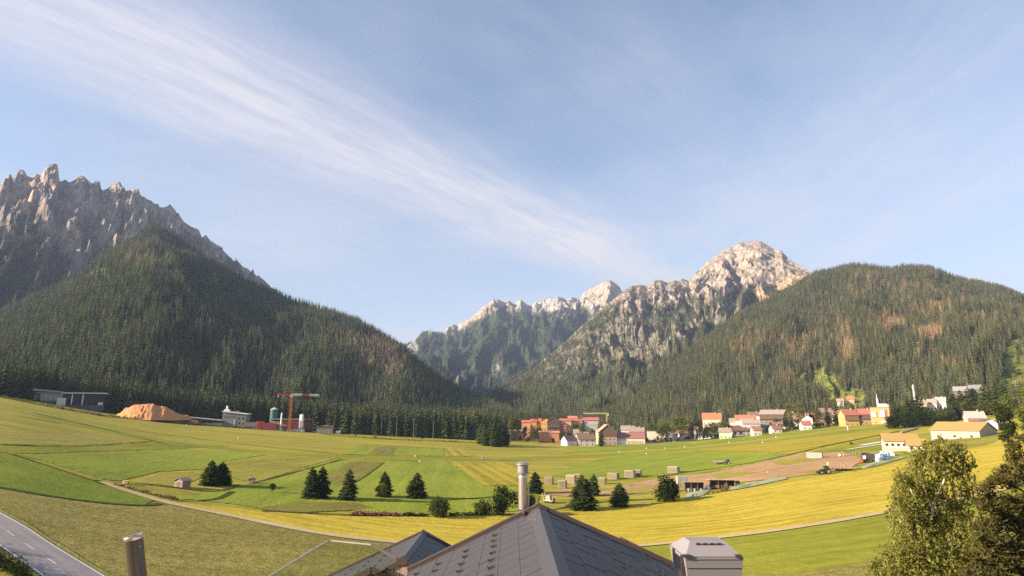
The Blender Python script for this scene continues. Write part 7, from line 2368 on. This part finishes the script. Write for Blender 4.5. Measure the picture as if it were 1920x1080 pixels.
# machinery and bales by the stable
p = g1(1633, 868); s = mpp(p)
t = thing('forage_harvester', 'dark harvester with a red front beside the blue bales', 'harvester', p, face_cam(p, .25))
w = 30 * s
part('body', MB().prism([(-w * .45, .8), (w * .45, .8), (w * .45, 3.6), (-w * .1, 4.2), (-w * .4, 3.6)], 0, 2.6).mesh('body', paint((.06, .05, .045), .5)), t)
part('cab', MB().box(-w * .45, -w * .16, .2, 2.4, 2.0, 4.4).mesh('cab', glass_dark()), t)
part('cab_roof', MB().box(-w * .47, -w * .14, .1, 2.5, 4.4, 4.65).mesh('cab_roof', paint((.35, .12, .08), .5)), t)
part('header', MB().box(-w * .62, -w * .44, -.6, 3.2, .2, 1.1).mesh('header', paint((.50, .10, .05), .5)), t)
part('spout', MB().bar((w * .1, 1.3, 4.0), (w * .42, 1.3, 5.0), .35).mesh('spout', paint((.25, .22, .2), .5)), t)
part('white_panel', MB().box(-w * .42, -w * .25, -.1, -.01, 1.6, 3.2).mesh('white_panel', paint((.7, .66, .64), .5)), t)
for x, r in ((-w * .22, .95), (w * .28, .7)):
    part('wheel', tyre(r, .6), t, (x, 0, r)); part('wheel', tyre(r, .6), t, (x, 2.6, r))
M_BALE = paint((.40, .55, .68), .35, 0, .15, 2, 'blue_wrap'); M_BALEW = paint((.70, .74, .80), .35, 0, .15, 2, 'white_wrap')
def bale_mesh(mat):
    return MB().lathe([(.01, 0), (.85, .03), (.98, .16), (1.0, .6), (1.0, 1.2), (.95, 1.62), (.82, 1.72), (.01, 1.75)], 14).mesh('wrapped_bale', mat, True)
BB, BW = bale_mesh(M_BALE), bale_mesh(M_BALEW)
for i, (u, v, dz, me) in enumerate([(1646, 867, 0, BB), (1651, 866, 0, BW), (1656, 865, 0, BB), (1661, 864, 0, BB), (1666, 863, 0, BB), (1644, 862, 0, BB), (1650, 861, 0, BB), (1658, 860, 0, BB), (1664, 859, 0, BB), (1648, 867, 1.75, BW), (1653, 865, 1.75, BB), (1659, 864, 1.75, BB), (1664, 862, 1.75, BB)]):
    q = g1(u, v) + Vector((0, 0, dz))
    sc = 1.25
    o = solo('wrapped_bale', me, ['front row, nearest the harvester', 'front row, second', 'front row, third', 'front row, fourth', 'front row, right end', 'back row, nearest the harvester', 'back row, second', 'back row, third', 'back row, right end', 'on top at the left', 'on top, second', 'on top, third', 'on top at the right end'][i] + [', blue wrapped bale in the pile', ', white wrapped bale in the pile'][me is BW], 'bale', 'blue and white bales beside the harvester', None, q, i)
    o.scale = (sc, sc, 1)
p = g1(1664, 856); t = thing('white_van', 'white van with a dark side parked behind the blue bales', 'van', p, face_cam(p, .2))
b, wn, wh, L, Wd = CARS[5]
part('body', b, t); part('window_band', wn, t)
for sx in (-.31, .31):
    for sy in (-.46, .46):
        part('wheel', wh, t, (sx * L, sy * Wd, .33))
# round white sign with a dark rim
p = g1(1574, 857); s = mpp(p)
t = thing('round_sign', 'round white sign with a dark rim standing alone by the fence', 'sign', p, face_cam(p))
r = 3.0 * s
part('disc', MB().tube((0, -.06, r * 1.25), (0, .0, r * 1.25), r * .78, n=24).mesh('disc', paint((.82, .80, .74), .6)), t)
part('rim', MB().tube((0, 0, r * 1.25), (0, .08, r * 1.25), r * 1.08, n=24).mesh('rim', M_BLACK), t)
part('post', MB().box(-.08, .08, .08, .2, -.3, r * 1.2).mesh('post', M_BLACK), t)
# fence right of the sign
a, b_ = g1(1582, 857), g1(1610, 852)
t = thing('paddock_fence', 'short pale rail fence right of the round sign', 'fence', a)
for i in range(6):
    q = a.lerp(b_, i / 5) - a
    part('fence_post', MB().box(q.x - .12, q.x + .12, q.y - .12, q.y + .12, q.z - .3, q.z + 1.5).mesh('fence_post', wood((.5, .4, .25))), t)
for z in (.6, 1.3):
    part('rail', MB().bar(Vector((0, 0, z)), b_ - a + Vector((0, 0, z)), .1, .16).mesh('rail', wood((.5, .4, .25))), t)

# huts at the left, signs and poles
def hut(label, u, v, wpx_, vtop, wall, roof, yaw, name='hut'):
    p = g1(u, v); w = wpx_ * mpp(p); h = height_to(p, vtop); D = w * .8
    t = thing(name, label, 'hut', p, face_cam(p, yaw))
    wm = wood(wall, sc=(1.2, 1.2, 8))
    part('log_wall', MB().prism([(-w / 2, -.3), (w / 2, -.3), (w / 2, h * .72), (0, h * .95), (-w / 2, h * .72)], 0, D).mesh('log_wall', wm), t)
    for i in range(int(h * .7 / .32)):
        z = i * .32
        part('log', MB().box(-w / 2 - .1, w / 2 + .1, -.09, -.005, z + .02, z + .29).mesh('log', wm), t)
    r = MB()
    for a in (-w / 2 - .35, w / 2 + .35):
        q = [(a, -.4, h * .64), (0, -.4, h * .97), (0, D + .4, h * .97), (a, D + .4, h * .64)]
        r.add(q + [(x, y, z + .12) for x, y, z in q], [(3, 2, 1, 0), (4, 5, 6, 7), (0, 1, 5, 4), (1, 2, 6, 5), (2, 3, 7, 6), (3, 0, 4, 7)])
    part('roof', r.mesh('roof', paint(roof, .9, 0, .25, 2)), t)
    part('door', MB().box(-.45, .45, -.13, -.095, 0, min(1.9, h * .55)).mesh('door', wood(scl(wall, .6))), t)
    return t
hut('old grey brown log hut between the gravel path bend and the twin spruces', 334, 914, 22, 896, (.30, .20, .15), (.28, .20, .17), -.9)
hut('tiny wooden hut right of the twin spruces', 470, 907, 9, 896, (.34, .25, .16), (.25, .19, .14), -.4)
p = g1(234, 908); s = mpp(p)
t = thing('bee_hive_box', 'small white and yellow box on the grass at the path bend', 'box', p, face_cam(p, -.4))
part('white_half', MB().box(-4.5 * s, -1.5 * s, 0, 1.2, .2, 6 * s).mesh('white_half', paint((.78, .76, .72), .6)), t)
part('yellow_half', MB().box(-1.5 * s, 4.5 * s, 0, 1.2, .2, 6 * s).mesh('yellow_half', paint((.75, .45, .05), .6)), t)
part('lid', MB().box(-4.8 * s, 4.8 * s, -.1, 1.3, 6 * s, 6.5 * s).mesh('lid', paint((.7, .55, .3), .6)), t)
part('feet', MB().box(-4 * s, -3.4 * s, .2, 1, -.2, .2).box(3.4 * s, 4 * s, .2, 1, -.2, .2).mesh('feet', M_BLACK), t)
for u, v, vt, lab in ((525, 951, 926, 'thin wooden T shaped post in front of the spruce field'), (533, 942, 927, 'fainter thin pole just right of the T shaped post')):
    p = g1(u, v); h = height_to(p, vt)
    t = thing('wooden_pole', lab, 'pole', p, face_cam(p))
    part('post', MB().tube((0, 0, -.3), (0, 0, h), .09, .07, 7).mesh('post', wood((.36, .27, .17))), t)
    part('crossbar', MB().bar((-.7, 0, h - .15), (.7, 0, h - .15), .1).mesh('crossbar', wood((.36, .27, .17))), t)
for i, (u, v, vt) in enumerate([(715, 814, 776), (743, 817, 779), (775, 819, 785), (812, 821, 790), (1361, 815, 803), (1310, 824, 800)]):
    p = at_dist(u, v, 690 if i < 4 else 700); h = height_to(p, vt)
    t = thing('utility_pole', ['pale utility pole leftmost before the dark wood', 'pale utility pole second from the left before the dark wood', 'pale utility pole third from the left before the dark wood', 'pale utility pole rightmost before the dark wood', 'pale pole among the trees left of the chalet with dark red gable', 'thin pole beside the low house with the black roof'][i], 'pole', p, face_cam(p), 'utility poles')
    part('post', MB().tube((0, 0, -1), (0, 0, h), .22, .15, 7).mesh('post', paint((.26, .22, .17), .8)), t)
    part('crossarm', MB().bar((-1.2, 0, h - .8), (1.2, 0, h - .8), .22).mesh('crossarm', paint((.40, .34, .27), .8)), t)
# old wagon with a bench right of the flue
p = g1(1030, 943); s = mpp(p)
t = thing('farm_wagon', 'pale old flatbed wagon with a tilted seat frame right of the flue', 'wagon', p, face_cam(p, -.5))
w = 20 * s
GW = wood((.44, .38, .30), sc=(3, 3, 1))
part('bed', MB().box(-w / 2, w / 2, -1.0, 1.0, .7, .95).mesh('bed', GW), t)
part('front_frame', MB().bar((-w * .45, -.9, .95), (-w * .62, -.9, 3.2), .18).bar((-w * .45, .9, .95), (-w * .62, .9, 3.2), .18).bar((-w * .62, -.9, 3.2), (-w * .62, .9, 3.2), .18).bar((-w * .55, -.9, 2.1), (-w * .55, .9, 2.1), .18).mesh('front_frame', GW), t)
part('cargo', MB().prism([(-w * .3, .95), (w * .2, .95), (w * .14, 2.6), (-w * .22, 2.5)], -.8, .8).mesh('cargo', paint((.40, .35, .27), .9, 0, .3, 2)), t)
part('tail_board', MB().box(w * .46, w * .5, -1.0, 1.0, .95, 1.7).mesh('tail_board', GW), t)
for x in (-w * .3, w * .3):
    for y in (-.85, .85):
        part('wheel', tyre(.42, .25), t, (x, y, .4))
part('drawbar', MB().bar((w * .5, 0, .7), (w * .75, 0, .5), .14).mesh('drawbar', M_BLACK), t)
# beam on the earth, marker stakes, airfield markers
ME = MB().lathe([(.01, 1.25), (.18, 1.2), (.75, .05), (.75, 0)], 10).mesh('airstrip_marker', paint((.85, .84, .80), .6), True)
MKS = [447, 779, 787, 1161, 1212.5, 1247, 1284, 1212, 1302, 1367, 1430, 1455, 1590, 350]
for i, (u, v) in enumerate([(447, 822), (779, 856), (787, 866), (1161, 848), (1212, 852), (1247, 841), (1284, 838), (1212, 841), (1302, 832), (1367, 830), (1430, 830), (1455, 820), (1590, 806), (350, 798)]):
    o = solo('airstrip_marker', ME, ORD[int(np.argsort(np.argsort(MKS))[i])] + ' small white cone, counted from the left, in the far meadows', 'marker cone', 'white markers along the airstrip', None, g1(u, v), 0)
    o.scale = (.6, .6, .7)
p = g1(1590, 808); h = height_to(p, 801)
t = thing('wind_sock_post', 'white post with a small top box in the meadow below the orange house', 'post', p)
part('post', MB().box(-.2, .2, -.2, .2, -.3, h).mesh('post', paint((.72, .68, .55), .7)), t)
part('top_box', MB().box(-.5, .5, -.5, .5, h, h + 1.0).mesh('top_box', paint((.80, .78, .70), .7)), t)
# low wall by the stable
a, b_ = g1(1690, 813), g1(1722, 804)
w = MB().bar(Vector((0, 0, .6)), b_ - a + Vector((0, 0, .6)), .5, 1.4).mesh('low_wall', paint((.46, .37, .27), .9))
solo('low_wall', w, 'low brownish wall in the meadow above the yellow roofed stable', 'wall', None, None, a)
# timber pieces on the earth
for i, (u, v) in enumerate([(1184, 911), (1440, 886), (1608, 874)]):
    p = g1(u, v)
    t = thing('beam_stack', ['pale beam leaning on the brown earth above the small spruce', 'pale stack of beams in the middle of the brown earth', 'dark stack of beams behind the long brown trailer'][i], 'beams', p, .4 + i)
    part('beam', MB().box(-1.6, 1.6, -.2, .0, 0, .25).mesh('beam', wood((.5, .38, .22) if i < 2 else (.06, .05, .04))), t)
    part('beam', MB().box(-1.4, 1.5, .05, .25, 0, .25).mesh('beam', wood((.5, .38, .22) if i < 2 else (.06, .05, .04))), t)
    part('beam', MB().box(-1.5, 1.4, -.1, .1, .25, .5).mesh('beam', wood((.5, .38, .22) if i < 2 else (.06, .05, .04))), t)
# ------------------------------------------------------------------ air
def haze():
    m = bpy.data.materials.new('haze_air')
    m.use_nodes = True
    nt = m.node_tree
    nt.nodes.clear()
    v = nt.nodes.new('ShaderNodeVolumePrincipled')
    v.inputs['Color'].default_value = (.36, .44, .62, 1)
    v.inputs['Density'].default_value = HAZE
    v.inputs['Anisotropy'].default_value = .0
    o = nt.nodes.new('ShaderNodeOutputMaterial')
    nt.links.new(v.outputs[0], o.inputs['Volume'])
    me = MB().box(-7300, 7300, -7300, 7300, -14, 1700).mesh('haze', m)
    solo('haze', me, kind='stuff')


HAZE = 7.5e-5
haze()
